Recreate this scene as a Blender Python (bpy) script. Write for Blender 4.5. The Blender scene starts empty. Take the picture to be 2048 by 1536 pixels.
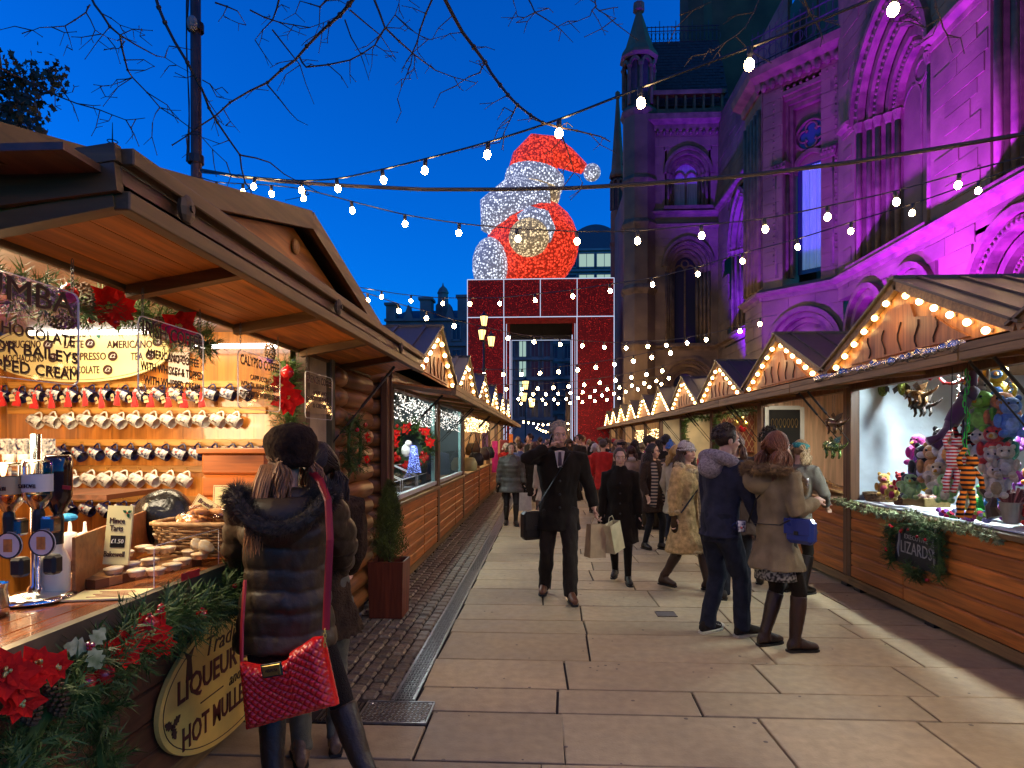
import bpy, bmesh, math, random
import numpy as np
from mathutils import Vector, Matrix, Euler, noise as mnoise
from math import sin, cos, pi, radians, sqrt, atan2, tan
random.seed(7)
SC = bpy.context.scene
COL = SC.collection
EYE = Vector((0, 0, 1.65)); YAW = radians(2.95); FPX = 1280.0
cam_data = bpy.data.cameras.new('camera'); cam = bpy.data.objects.new('camera', cam_data); COL.objects.link(cam)
cam.location = EYE; cam.rotation_euler = (radians(90), 0, YAW)
cam_data.sensor_width = 36.0; cam_data.lens = 36.0 * FPX / 2048; cam_data.shift_y = 112 / 2048
cam_data.clip_start = 0.05; cam_data.clip_end = 2000
SC.camera = cam
world = bpy.data.worlds.new('World'); SC.world = world; world.use_nodes = True
wn = world.node_tree.nodes; wl = world.node_tree.links; wn.clear()
sky = wn.new('ShaderNodeTexSky'); sky.sky_type = 'NISHITA'; sky.sun_disc = False
sky.sun_elevation = radians(4.0); sky.sun_rotation = radians(90); sky.altitude = 40; sky.ozone_density = 5.0; sky.dust_density = 0.4
tint = wn.new('ShaderNodeMix'); tint.data_type = 'RGBA'; tint.blend_type = 'MULTIPLY'; tint.inputs[0].default_value = 1.0
tint.inputs[7].default_value = (0.02, 1.75, 3.5, 1)
bg = wn.new('ShaderNodeBackground'); bg.inputs[1].default_value = 0.15
wo = wn.new('ShaderNodeOutputWorld')
wl.new(sky.outputs[0], tint.inputs[6]); wl.new(tint.outputs[2], bg.inputs[0]); wl.new(bg.outputs[0], wo.inputs[0])
sun_data = bpy.data.lights.new('sun', 'SUN'); sun_data.energy = 0.05; sun_data.angle = radians(60); sun_data.color = (1.0, 0.62, 0.34)
sun = bpy.data.objects.new('sun', sun_data); COL.objects.link(sun); sun.rotation_euler = (radians(48), 0, radians(-20))
SC.view_settings.view_transform = 'Standard'; SC.view_settings.look = 'None'; SC.view_settings.gamma = 1.0
SC.view_settings.use_curve_mapping = False; SC.view_settings.exposure = 0.0
SC.cycles.use_denoising = True
SC.cycles.max_bounces = 7; SC.cycles.diffuse_bounces = 3; SC.cycles.glossy_bounces = 3; SC.cycles.transmission_bounces = 5; SC.cycles.transparent_max_bounces = 12
SC.cycles.sample_clamp_indirect = 3.0; SC.cycles.sample_clamp_direct = 0.0; SC.cycles.caustics_reflective = False; SC.cycles.caustics_refractive = False
CR = Vector((cos(YAW), sin(YAW), 0)); CF = Vector((-sin(YAW), cos(YAW), 0))
def ray(px, py): return CR * ((px - 1024) / FPX) + CF + Vector((0, 0, (880 - py) / FPX))
def at(px, py, d): return EYE + ray(px, py) * d
def onx(px, py, X): r = ray(px, py); return EYE + r * (X / r.x)
def ony(px, py, Y): r = ray(px, py); return EYE + r * (Y / r.y)
def onz(px, py, Z): r = ray(px, py); return EYE + r * ((Z - EYE.z) / r.z)
MATS = {}
def _n(nt, t, **kw):
    n = nt.nodes.new(t)
    for k, v in kw.items(): setattr(n, k, v)
    return n
def mat(name, col=(.5, .5, .5), rough=.6, metal=0, var=.18, vs=6, bump=0, bs=60, emis=None, es=0, trans=0, rnd=.0, stretch=(1, 1, 1),
        spec=.5, col2=None, dist=0, detail=3, coat=0, sheen=0, ior=1.45, alpha=1, stain=0):
    if name in MATS: return MATS[name]
    m = bpy.data.materials.new(name); MATS[name] = m; m.use_nodes = True; nt = m.node_tree; nt.nodes.clear(); L = nt.links.new
    out = _n(nt, 'ShaderNodeOutputMaterial'); b = _n(nt, 'ShaderNodeBsdfPrincipled'); L(b.outputs[0], out.inputs[0])
    tc = _n(nt, 'ShaderNodeTexCoord'); mp = _n(nt, 'ShaderNodeMapping'); mp.inputs['Scale'].default_value = stretch; L(tc.outputs['Object'], mp.inputs[0])
    if stain: gp_ = _n(nt, 'ShaderNodeNewGeometry'); L(gp_.outputs['Position'], mp.inputs[0])
    c1 = tuple(max(0, x * (1 - var)) for x in col); c2 = col2 if col2 else tuple(min(1, x * (1 + var)) for x in col)
    src = None
    if var > 0 or col2:
        no = _n(nt, 'ShaderNodeTexNoise'); no.inputs['Scale'].default_value = vs; no.inputs['Detail'].default_value = detail; no.inputs['Distortion'].default_value = dist
        L(mp.outputs[0], no.inputs['Vector'])
        cr = _n(nt, 'ShaderNodeValToRGB'); cr.color_ramp.elements[0].position = .32; cr.color_ramp.elements[1].position = .68
        cr.color_ramp.elements[0].color = (*c1, 1); cr.color_ramp.elements[1].color = (*c2, 1); L(no.outputs[0], cr.inputs[0]); src = cr.outputs[0]
        rr = _n(nt, 'ShaderNodeMapRange'); rr.inputs[3].default_value = max(.02, rough - .12); rr.inputs[4].default_value = min(1, rough + .12); L(no.outputs[0], rr.inputs[0]); L(rr.outputs[0], b.inputs['Roughness'])
    else:
        b.inputs['Base Color'].default_value = (*col, 1); b.inputs['Roughness'].default_value = rough
    if rnd > 0 and src is not None:
        oi = _n(nt, 'ShaderNodeObjectInfo'); hs = _n(nt, 'ShaderNodeHueSaturation'); mr = _n(nt, 'ShaderNodeMapRange')
        mr.inputs[3].default_value = 1 - rnd; mr.inputs[4].default_value = 1 + rnd; L(oi.outputs['Random'], mr.inputs[0]); L(mr.outputs[0], hs.inputs['Value']); L(src, hs.inputs['Color']); src = hs.outputs[0]
    if stain:
        n2 = _n(nt, 'ShaderNodeTexNoise'); n2.inputs['Scale'].default_value = .9; n2.inputs['Detail'].default_value = 7; n2.inputs['Roughness'].default_value = .7; L(mp.outputs[0], n2.inputs['Vector']); r2 = _n(nt, 'ShaderNodeValToRGB'); r2.color_ramp.elements[0].position = .36; r2.color_ramp.elements[1].position = .62; r2.color_ramp.elements[0].color = (1 - stain, 1 - stain, 1 - stain * .9, 1); r2.color_ramp.elements[1].color = (1, 1, 1, 1); L(n2.outputs[0], r2.inputs[0])
        m2 = _n(nt, 'ShaderNodeMix', data_type='RGBA', blend_type='MULTIPLY'); m2.inputs[0].default_value = 1; L(src, m2.inputs[6]); L(r2.outputs[0], m2.inputs[7]); src = m2.outputs[2]
        rg = _n(nt, 'ShaderNodeMapRange'); rg.inputs[1].default_value = .35; rg.inputs[2].default_value = .6; rg.inputs[3].default_value = rough - .22; rg.inputs[4].default_value = rough + .15; L(n2.outputs[0], rg.inputs[0]); L(rg.outputs[0], b.inputs['Roughness'])
    if src is not None: L(src, b.inputs['Base Color'])
    b.inputs['Metallic'].default_value = metal; b.inputs['Specular IOR Level'].default_value = spec; b.inputs['IOR'].default_value = ior
    b.inputs['Transmission Weight'].default_value = trans; b.inputs['Coat Weight'].default_value = coat; b.inputs['Alpha'].default_value = alpha
    if sheen: b.inputs['Sheen Weight'].default_value = sheen
    if bump > 0:
        bn = _n(nt, 'ShaderNodeTexNoise'); bn.inputs['Scale'].default_value = bs; bn.inputs['Detail'].default_value = 4; L(mp.outputs[0], bn.inputs['Vector'])
        bp = _n(nt, 'ShaderNodeBump'); bp.inputs['Strength'].default_value = bump; bp.inputs['Distance'].default_value = .02; L(bn.outputs[0], bp.inputs['Height']); L(bp.outputs[0], b.inputs['Normal'])
    if emis: b.inputs['Emission Color'].default_value = (*emis, 1); b.inputs['Emission Strength'].default_value = es
    return m
def wood(name, col, ax='y', rough=.5, dark=.45, rnd=.18, grain=1.0, coat=0, knots=True, bump=.25):
    if name in MATS: return MATS[name]
    m = bpy.data.materials.new(name); MATS[name] = m; m.use_nodes = True; nt = m.node_tree; nt.nodes.clear(); L = nt.links.new
    out = _n(nt, 'ShaderNodeOutputMaterial'); b = _n(nt, 'ShaderNodeBsdfPrincipled'); L(b.outputs[0], out.inputs[0])
    tc = _n(nt, 'ShaderNodeTexCoord'); oi = _n(nt, 'ShaderNodeObjectInfo'); ad = _n(nt, 'ShaderNodeVectorMath', operation='ADD'); sc = _n(nt, 'ShaderNodeVectorMath', operation='SCALE')
    cb = _n(nt, 'ShaderNodeCombineXYZ'); L(oi.outputs['Random'], cb.inputs[0]); L(oi.outputs['Random'], cb.inputs[1]); L(oi.outputs['Random'], cb.inputs[2]); L(cb.outputs[0], sc.inputs[0]); sc.inputs['Scale'].default_value = 37
    L(tc.outputs['Object'], ad.inputs[0]); L(sc.outputs[0], ad.inputs[1])
    mp = _n(nt, 'ShaderNodeMapping'); s = {'x': (.9, 16, 16), 'y': (16, .9, 16), 'z': (16, 16, .9)}[ax]; mp.inputs['Scale'].default_value = tuple(v * grain for v in s); L(ad.outputs[0], mp.inputs[0])
    n1 = _n(nt, 'ShaderNodeTexNoise'); n1.inputs['Scale'].default_value = 1.6; n1.inputs['Detail'].default_value = 6; n1.inputs['Distortion'].default_value = .7; L(mp.outputs[0], n1.inputs['Vector'])
    cr = _n(nt, 'ShaderNodeValToRGB'); e = cr.color_ramp.elements; e[0].position = .3; e[1].position = .72
    e[0].color = (*[c * dark for c in col], 1); e[1].color = (*[min(1, c * 1.25) for c in col], 1); L(n1.outputs[0], cr.inputs[0]); src = cr.outputs[0]
    if knots:
        mk = _n(nt, 'ShaderNodeMapping'); k = {'x': (1.1, 5, 5), 'y': (5, 1.1, 5), 'z': (5, 5, 1.1)}[ax]; mk.inputs['Scale'].default_value = k; L(ad.outputs[0], mk.inputs[0])
        vo = _n(nt, 'ShaderNodeTexVoronoi'); vo.inputs['Scale'].default_value = 1.0; L(mk.outputs[0], vo.inputs['Vector'])
        kr = _n(nt, 'ShaderNodeValToRGB'); kr.color_ramp.elements[0].position = .04; kr.color_ramp.elements[1].position = .22; kr.color_ramp.elements[0].color = (.25, .18, .14, 1); kr.color_ramp.elements[1].color = (1, 1, 1, 1); L(vo.outputs[0], kr.inputs[0])
        mx = _n(nt, 'ShaderNodeMix', data_type='RGBA', blend_type='MULTIPLY'); mx.inputs[0].default_value = .8; L(src, mx.inputs[6]); L(kr.outputs[0], mx.inputs[7]); src = mx.outputs[2]
    hs = _n(nt, 'ShaderNodeHueSaturation'); mr = _n(nt, 'ShaderNodeMapRange'); mr.inputs[3].default_value = 1 - rnd; mr.inputs[4].default_value = 1 + rnd
    L(oi.outputs['Random'], mr.inputs[0]); L(mr.outputs[0], hs.inputs['Value']); L(src, hs.inputs['Color']); L(hs.outputs[0], b.inputs['Base Color'])
    b.inputs['Roughness'].default_value = rough; b.inputs['Coat Weight'].default_value = coat
    bp = _n(nt, 'ShaderNodeBump'); bp.inputs['Strength'].default_value = bump; bp.inputs['Distance'].default_value = .006; L(n1.outputs[0], bp.inputs['Height']); L(bp.outputs[0], b.inputs['Normal'])
    return m
def glow(name, col, strength):
    if name in MATS: return MATS[name]
    m = bpy.data.materials.new(name); MATS[name] = m; m.use_nodes = True; nt = m.node_tree; nt.nodes.clear()
    o = _n(nt, 'ShaderNodeOutputMaterial'); e = _n(nt, 'ShaderNodeEmission'); e.inputs[0].default_value = (*col, 1); e.inputs[1].default_value = strength; nt.links.new(e.outputs[0], o.inputs[0]); return m
def speckle(name, base, dot, strength, scale=9, thr=.28, rough=.5, floor=0):
    if name in MATS: return MATS[name]
    m = bpy.data.materials.new(name); MATS[name] = m; m.use_nodes = True; nt = m.node_tree; nt.nodes.clear(); L = nt.links.new
    out = _n(nt, 'ShaderNodeOutputMaterial'); b = _n(nt, 'ShaderNodeBsdfPrincipled'); L(b.outputs[0], out.inputs[0])
    tc = _n(nt, 'ShaderNodeTexCoord'); vo = _n(nt, 'ShaderNodeTexVoronoi'); vo.inputs['Scale'].default_value = scale; L(tc.outputs['Object'], vo.inputs['Vector'])
    cr = _n(nt, 'ShaderNodeValToRGB'); cr.color_ramp.elements[0].position = thr * .6; cr.color_ramp.elements[1].position = thr * 1.3; cr.color_ramp.elements[0].color = (1, 1, 1, 1); cr.color_ramp.elements[1].color = (0, 0, 0, 1); L(vo.outputs['Distance'], cr.inputs[0])
    sp = _n(nt, 'ShaderNodeSeparateColor'); L(vo.outputs['Color'], sp.inputs[0]); mu = _n(nt, 'ShaderNodeMath', operation='MULTIPLY'); L(sp.outputs[0], mu.inputs[0]); L(cr.outputs[0], mu.inputs[1])
    m2 = _n(nt, 'ShaderNodeMath', operation='MULTIPLY'); m2.inputs[1].default_value = strength; m4 = _n(nt, 'ShaderNodeMath', operation='ADD'); m4.inputs[1].default_value = floor; L(mu.outputs[0], m4.inputs[0]); L(m4.outputs[0], m2.inputs[0])
    b.inputs['Base Color'].default_value = (*base, 1); b.inputs['Roughness'].default_value = rough; b.inputs['Emission Color'].default_value = (*dot, 1); L(m2.outputs[0], b.inputs['Emission Strength']); return m
def glass(name, col=(.95, .98, 1), rough=.02, mixf=.12):
    if name in MATS: return MATS[name]
    m = bpy.data.materials.new(name); MATS[name] = m; m.use_nodes = True; nt = m.node_tree; nt.nodes.clear(); L = nt.links.new
    o = _n(nt, 'ShaderNodeOutputMaterial'); t = _n(nt, 'ShaderNodeBsdfTransparent'); t.inputs[0].default_value = (*col, 1); g = _n(nt, 'ShaderNodeBsdfGlossy'); g.inputs['Roughness'].default_value = rough
    fr = _n(nt, 'ShaderNodeFresnel'); fr.inputs[0].default_value = 1.45; ge = _n(nt, 'ShaderNodeNewGeometry'); iv = _n(nt, 'ShaderNodeMath', operation='SUBTRACT'); iv.inputs[0].default_value = 1; L(ge.outputs['Backfacing'], iv.inputs[1]); m3 = _n(nt, 'ShaderNodeMath', operation='MULTIPLY'); L(iv.outputs[0], m3.inputs[1]); ma = _n(nt, 'ShaderNodeMath', operation='MULTIPLY_ADD'); ma.inputs[1].default_value = .6; ma.inputs[2].default_value = mixf * .4; L(fr.outputs[0], ma.inputs[0]); L(ma.outputs[0], m3.inputs[0])
    mx = _n(nt, 'ShaderNodeMixShader'); L(m3.outputs[0], mx.inputs[0]); L(t.outputs[0], mx.inputs[1]); L(g.outputs[0], mx.inputs[2]); L(mx.outputs[0], o.inputs[0]); return m
ORG = {}
def org(o): return ORG.get(o.name, Vector((0, 0, 0))) if o is not None else Vector((0, 0, 0))
def tag(o, label=None, cat=None, group=None, kind=None):
    if label: o['label'] = label
    if cat: o['category'] = cat
    if group: o['group'] = group
    if kind: o['kind'] = kind
    return o
def thing(name, label, cat, loc=(0, 0, 0), group=None, rz=0):
    o = bpy.data.objects.new(name, None); COL.objects.link(o); o.location = loc; o.rotation_euler = (0, 0, rz); o.empty_display_size = .1
    ORG[o.name] = Vector(loc); return tag(o, label, cat, group)
class MB:
    def __init__(s): s.v = []; s.f = []; s.mi = []; s.cur = 0
    def add(s, vs, fs):
        n = len(s.v); s.v.extend(tuple(p) for p in vs); s.f.extend(tuple(i + n for i in f) for f in fs); s.mi.extend([s.cur] * len(fs)); return s
    def box(s, c, d, R=None, ch=0):
        hx, hy, hz = d[0] / 2, d[1] / 2, d[2] / 2; c = Vector(c)
        if ch <= 0:
            vs = [Vector((x * hx, y * hy, z * hz)) for x in (-1, 1) for y in (-1, 1) for z in (-1, 1)]
            fs = [(0, 1, 3, 2), (4, 6, 7, 5), (0, 4, 5, 1), (2, 3, 7, 6), (0, 2, 6, 4), (1, 5, 7, 3)]
        else:
            ch = min(ch, hx * .8, hy * .8, hz * .8); vs = []; idx = {}
            for x in (-1, 1):
                for y in (-1, 1):
                    for z in (-1, 1):
                        for k in range(3):
                            p = [x * (hx - ch), y * (hy - ch), z * (hz - ch)]; p[k] = (x * hx, y * hy, z * hz)[k]
                            idx[(x, y, z, k)] = len(vs); vs.append(Vector(p))
            fs = []
            for k in range(3):
                a, b2 = [q for q in range(3) if q != k]
                for sg in (-1, 1):
                    q = []
                    for (u, w) in ((-1, -1), (1, -1), (1, 1), (-1, 1)):
                        t = [0, 0, 0]; t[k] = sg; t[a] = u; t[b2] = w; q.append(idx[(*t, k)])
                    if (sg > 0) != (k != 1): q.reverse()
                    fs.append(tuple(q))
            for k in range(3):
                a, b2 = [q for q in range(3) if q != k]
                for u in (-1, 1):
                    for w in (-1, 1):
                        t0 = [0, 0, 0]; t1 = [0, 0, 0]; t0[a] = t1[a] = u; t0[b2] = t1[b2] = w; t0[k] = -1; t1[k] = 1
                        fs.append((idx[(*t0, a)], idx[(*t1, a)], idx[(*t1, b2)], idx[(*t0, b2)]))
            for x in (-1, 1):
                for y in (-1, 1):
                    for z in (-1, 1): fs.append((idx[(x, y, z, 0)], idx[(x, y, z, 1)], idx[(x, y, z, 2)]))
        if R is not None: vs = [R @ v for v in vs]
        return s.add([v + c for v in vs], fs)
    def bar(s, a, b, w, h, up=(0, 0, 1), ch=0):
        a = Vector(a); b = Vector(b); d = (b - a); L = d.length
        if L < 1e-6: return s
        x = d / L; u = Vector(up); y = u.cross(x)
        if y.length < 1e-4: y = Vector((0, 1, 0)).cross(x) if abs(x.y) < .9 else Vector((1, 0, 0)).cross(x)
        y.normalize(); z = x.cross(y); R = Matrix((x, y, z)).transposed(); return s.box((a + b) / 2, (L, w, h), R, ch)
    def tube(s, pts, r, n=8, cap=True, sq=(1, 1), up=None):
        pts = [Vector(p) for p in pts]; rs = r if isinstance(r, (list, tuple)) else [r] * len(pts); base = len(s.v); prev = None; vs = []
        for i, p in enumerate(pts):
            t = (pts[min(i + 1, len(pts) - 1)] - pts[max(i - 1, 0)])
            if t.length < 1e-9: t = Vector((0, 0, 1))
            t.normalize()
            if prev is None:
                ref = Vector(up) if up else (Vector((0, 0, 1)) if abs(t.z) < .9 else Vector((0, 1, 0))); xx = ref.cross(t); xx.normalize()
            else:
                xx = prev - t * prev.dot(t)
                if xx.length < 1e-6: xx = t.orthogonal()
                xx.normalize()
            prev = xx; yy = t.cross(xx)
            for k in range(n): a = 2 * pi * k / n; vs.append(p + xx * (cos(a) * rs[i] * sq[0]) + yy * (sin(a) * rs[i] * sq[1]))
        fs = [(i * n + k, i * n + (k + 1) % n, (i + 1) * n + (k + 1) % n, (i + 1) * n + k) for i in range(len(pts) - 1) for k in range(n)]
        if cap: fs.append(tuple(range(n - 1, -1, -1))); fs.append(tuple((len(pts) - 1) * n + k for k in range(n)))
        return s.add(vs, fs)
    def loft(s, rings, cap=True):
        n = len(rings[0]); vs = [p for r in rings for p in r]
        fs = [(i * n + k, i * n + (k + 1) % n, (i + 1) * n + (k + 1) % n, (i + 1) * n + k) for i in range(len(rings) - 1) for k in range(n)]
        if cap: fs.append(tuple(range(n - 1, -1, -1))); fs.append(tuple((len(rings) - 1) * n + k for k in range(n)))
        return s.add(vs, fs)
    def ell(s, rows, n=16, M=None):
        rings = [[(cx + rx * cos(2 * pi * k / n), cy + ry * sin(2 * pi * k / n), z) for k in range(n)] for (z, rx, ry, cx, cy) in rows]
        if M is not None: rings = [[M @ Vector(p) for p in r] for r in rings]
        return s.loft(rings)
    def sph(s, c, r, n=10, m=6, M=None):
        c = Vector(c); rx, ry, rz = r if isinstance(r, (tuple, list)) else (r, r, r); vs = []; fs = []
        for i in range(1, m):
            a = pi * i / m
            for k in range(n): b = 2 * pi * k / n; vs.append(Vector((rx * sin(a) * cos(b), ry * sin(a) * sin(b), rz * cos(a))))
        vs.append(Vector((0, 0, rz))); vs.append(Vector((0, 0, -rz))); T = len(vs) - 2
        for i in range(m - 2):
            for k in range(n): fs.append((i * n + k, (i + 1) * n + k, (i + 1) * n + (k + 1) % n, i * n + (k + 1) % n))
        for k in range(n): fs.append((T, k, (k + 1) % n)); fs.append((T + 1, (m - 2) * n + (k + 1) % n, (m - 2) * n + k))
        if M is not None: vs = [M @ v for v in vs]
        return s.add([v + c for v in vs], fs)
    def lathe(s, prof, n=16, M=None):
        vs = [Vector((r * cos(2 * pi * k / n), r * sin(2 * pi * k / n), z)) for r, z in prof for k in range(n)]
        if M is not None: vs = [M @ v for v in vs]
        fs = [(i * n + k, i * n + (k + 1) % n, (i + 1) * n + (k + 1) % n, (i + 1) * n + k) for i in range(len(prof) - 1) for k in range(n)]
        return s.add(vs, fs)
    def prism(s, poly, M, t0=0, t1=.01):
        n = len(poly); vs = [M @ Vector((x, y, t0)) for x, y in poly] + [M @ Vector((x, y, t1)) for x, y in poly]
        fs = [tuple(range(n - 1, -1, -1)), tuple(range(n, 2 * n))] + [(k, (k + 1) % n, n + (k + 1) % n, n + k) for k in range(n)]; return s.add(vs, fs)
    def ring(s, outer, inner, M, t0, t1):
        n = len(outer); vs = [M @ Vector((x, y, t)) for t in (t0, t1) for P in (outer, inner) for x, y in P]; fs = []
        for k in range(n - 1):
            o0, o1, i0, i1 = k, k + 1, n + k, n + k + 1; O0, O1, I0, I1 = 2 * n + k, 2 * n + k + 1, 3 * n + k, 3 * n + k + 1
            fs += [(o0, i0, i1, o1), (O0, O1, I1, I0), (o0, o1, O1, O0), (i0, I0, I1, i1)]
        fs += [(0, 2 * n, 3 * n, n), (n - 1, 2 * n - 1, 4 * n - 1, 3 * n - 1)]
        return s.add(vs, fs)
    def mesh(s, name, mats, off=None, smooth=False):
        me = bpy.data.meshes.new(name); o = Vector(off) if off is not None else Vector((0, 0, 0))
        me.from_pydata([(p[0] - o.x, p[1] - o.y, p[2] - o.z) for p in s.v], [], s.f)
        for m in (mats if isinstance(mats, (list, tuple)) else [mats]): me.materials.append(m)
        if any(s.mi): me.polygons.foreach_set('material_index', s.mi)
        if smooth: me.polygons.foreach_set('use_smooth', [True] * len(me.polygons))
        me.validate(clean_customdata=False); me.update(); return me
    def build(s, name, mats, parent=None, at=None, smooth=False):
        po = org(parent); a = Vector(at) if at is not None else po
        return link(name, s.mesh(name, mats, a, smooth), parent, a)
def link(name, me, parent=None, loc=(0, 0, 0), rot=None, scale=None):
    o = bpy.data.objects.new(name, me); COL.objects.link(o); po = org(parent); a = Vector(loc)
    if parent is not None: o.parent = parent
    o.location = a - po; ORG[o.name] = a
    if rot is not None:
        o.rotation_euler = rot if not isinstance(rot, Matrix) else rot.to_euler()
    if scale is not None: o.scale = scale if isinstance(scale, (tuple, list, Vector)) else (scale,) * 3
    return o
def kids(o): return [c for c in ALLKIDS.get(o.name, [])]
def copy_tree(o, loc=None, rot=None, parent=None, scale=None, label=None, group=None):
    c = o.copy(); COL.objects.link(c)
    if parent is not None: c.parent = parent
    if loc is not None: c.location = loc; ORG[c.name] = Vector(loc)
    if rot is not None: c.rotation_euler = rot if not isinstance(rot, Matrix) else rot.to_euler()
    if scale is not None: c.scale = (scale,) * 3 if not isinstance(scale, (tuple, list)) else scale
    if label: c['label'] = label
    if group: c['group'] = group
    for ch in list(o.children): k = copy_tree(ch, parent=c); k.location = ch.location
    return c
def frame(o, x, y):
    x = Vector(x).normalized(); y = Vector(y); y = (y - x * y.dot(x)).normalized(); z = x.cross(y); M = Matrix((x, y, z)).transposed().to_4x4(); M.translation = Vector(o); return M
TMP = bpy.data.scenes.new('workbench'); TMPL = TMP.view_layers[0]
def evaluate(o):
    TMP.collection.objects.link(o); TMPL.update(); dg = TMPL.depsgraph
    me = bpy.data.meshes.new_from_object(o.evaluated_get(dg)); return me
def text(s, size, m, parent, M, width=None, align='CENTER', bold=0, shear=0, ext=.0015, name='lettering', sx=1.0):
    cu = bpy.data.curves.new('t', 'FONT'); cu.body = s; cu.size = size; cu.align_x = align; cu.align_y = 'CENTER'; cu.offset = bold * size; cu.shear = shear; cu.extrude = ext; cu.resolution_u = 2
    o = bpy.data.objects.new('t', cu); me = evaluate(o); bpy.data.objects.remove(o); bpy.data.curves.remove(cu)
    if width and len(me.vertices):
        xs = [v.co.x for v in me.vertices]; w = max(xs) - min(xs); sx = width / max(w, 1e-6)
    po = org(parent); a = M.translation.copy()
    for v in me.vertices: v.co = M @ Vector((v.co.x * sx, v.co.y, v.co.z)) - a
    me.materials.clear(); me.materials.append(m); me.name = name
    return link(name, me, parent, a)
def remesh(mb, name, mats, voxel, smooth_it=3, disp=None):
    me0 = mb.mesh('r', mats[0] if isinstance(mats, (list, tuple)) else mats); o = bpy.data.objects.new('r', me0)
    md = o.modifiers.new('r', 'REMESH'); md.mode = 'VOXEL'; md.voxel_size = voxel; md.use_smooth_shade = True
    if smooth_it: sm = o.modifiers.new('s', 'SMOOTH'); sm.factor = .5; sm.iterations = smooth_it
    me = evaluate(o); bpy.data.objects.remove(o); bpy.data.meshes.remove(me0)
    me.materials.clear()
    for m in (mats if isinstance(mats, (list, tuple)) else [mats]): me.materials.append(m)
    if disp is not None:
        nv = len(me.vertices); co = np.empty(nv * 3); no = np.empty(nv * 3); me.vertices.foreach_get('co', co); me.vertices.foreach_get('normal', no)
        co = co.reshape(-1, 3); no = no.reshape(-1, 3); co = co + no * disp(co)[:, None]; me.vertices.foreach_set('co', co.ravel())
    me.polygons.foreach_set('use_smooth', [True] * len(me.polygons)); me.update(); me.name = name; return me
def lamp(name, kind, loc, energy, col, size=.1, size_y=None, target=None, parent=None, spot=None, blend=.5):
    d = bpy.data.lights.new(name, kind); d.energy = energy; d.color = col
    if kind == 'AREA':
        d.size = size
        if size_y: d.shape = 'RECTANGLE'; d.size_y = size_y
    else: d.shadow_soft_size = size
    if kind == 'SPOT': d.spot_size = radians(spot); d.spot_blend = blend
    o = bpy.data.objects.new(name, d); COL.objects.link(o); po = org(parent)
    if parent is not None: o.parent = parent
    o.location = Vector(loc) - po
    if target is not None: o.rotation_euler = (Vector(target) - Vector(loc)).to_track_quat('-Z', 'Y').to_euler()
    return o
def R3(x=0, y=0, z=0): return Euler((x, y, z)).to_matrix()
ORD = ['', 'first', 'second', 'third', 'fourth', 'fifth', 'sixth', 'seventh', 'eighth', 'ninth', 'tenth', 'eleventh', 'twelfth', 'thirteenth', 'fourteenth', 'fifteenth', 'sixteenth']
def rnd(a, b): return random.uniform(a, b)
m_slab = mat('york_stone', (.42, .325, .19), .55, var=.11, vs=14, bump=.15, bs=70, rnd=.17, detail=8, stain=.26)
m_sett = mat('granite_sett', (.17, .14, .10), .38, var=.3, vs=14, bump=.5, bs=40, rnd=.3)
m_joint = mat('joint_grit', (.035, .03, .027), .9, var=.3, vs=30)
m_steel = mat('galvanised', (.50, .52, .52), .32, metal=.9, var=.2, vs=30)
m_iron = mat('worn_iron', (.16, .13, .10), .45, metal=.7, var=.35, vs=18)
g = MB(); g.add([(-300, -60, -.03), (300, -60, -.03), (300, 500, -.03), (-300, 500, -.03)], [(0, 1, 2, 3)])
tag(g.build('ground', mat('asphalt', (.05, .048, .046), .8, var=.25, vs=1.2, bump=.2, bs=120)), kind='structure')
pv = MB(); pv.add([(-2.6, -1, -.022), (3.9, -1, -.022), (3.9, 60, -.022), (-2.6, 60, -.022)], [(0, 1, 2, 3)])
pave = tag(pv.build('pavement', m_joint), kind='structure')
def slab(poly, zt=0.0, t=.03, ch=.006):
    cx = sum(p[0] for p in poly) / len(poly); cy = sum(p[1] for p in poly) / len(poly); b = MB(); n = len(poly)
    def ins(k): return [(p[0] + (cx - p[0]) / max(.01, math.hypot(cx - p[0], cy - p[1])) * k, p[1] + (cy - p[1]) / max(.01, math.hypot(cx - p[0], cy - p[1])) * k) for p in poly]
    q = ins(ch * 1.4); dz = [rnd(-.0015, .0015) for _ in poly]
    vs = [(x, y, zt - t) for x, y in poly] + [(x, y, zt - ch * .5) for x, y in poly] + [(x, y, zt + dz[i]) for i, (x, y) in enumerate(q)]
    fs = [tuple(range(2 * n, 3 * n))] + [(k, (k + 1) % n, n + (k + 1) % n, n + k) for k in range(n)] + [(n + k, n + (k + 1) % n, 2 * n + (k + 1) % n, 2 * n + k) for k in range(n)]
    b.add(vs, fs); return b.build('slab', m_slab, pave, at=(cx, cy, zt))
rows = [1.0, 1.62, 2.2, 2.72, 3.27, 3.875, 4.25, 4.80, 5.47, 5.87, 6.4, 7.09]
wds = [.55, .62, .42, .58, .66, .45, .6]
while rows[-1] < 40: rows.append(rows[-1] + wds[len(rows) % 7] * (1 if rows[-1] < 14 else 1.35))
J = .0085
random.seed(11)
def is_cover(x0, x1, y0, y1): return False
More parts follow.
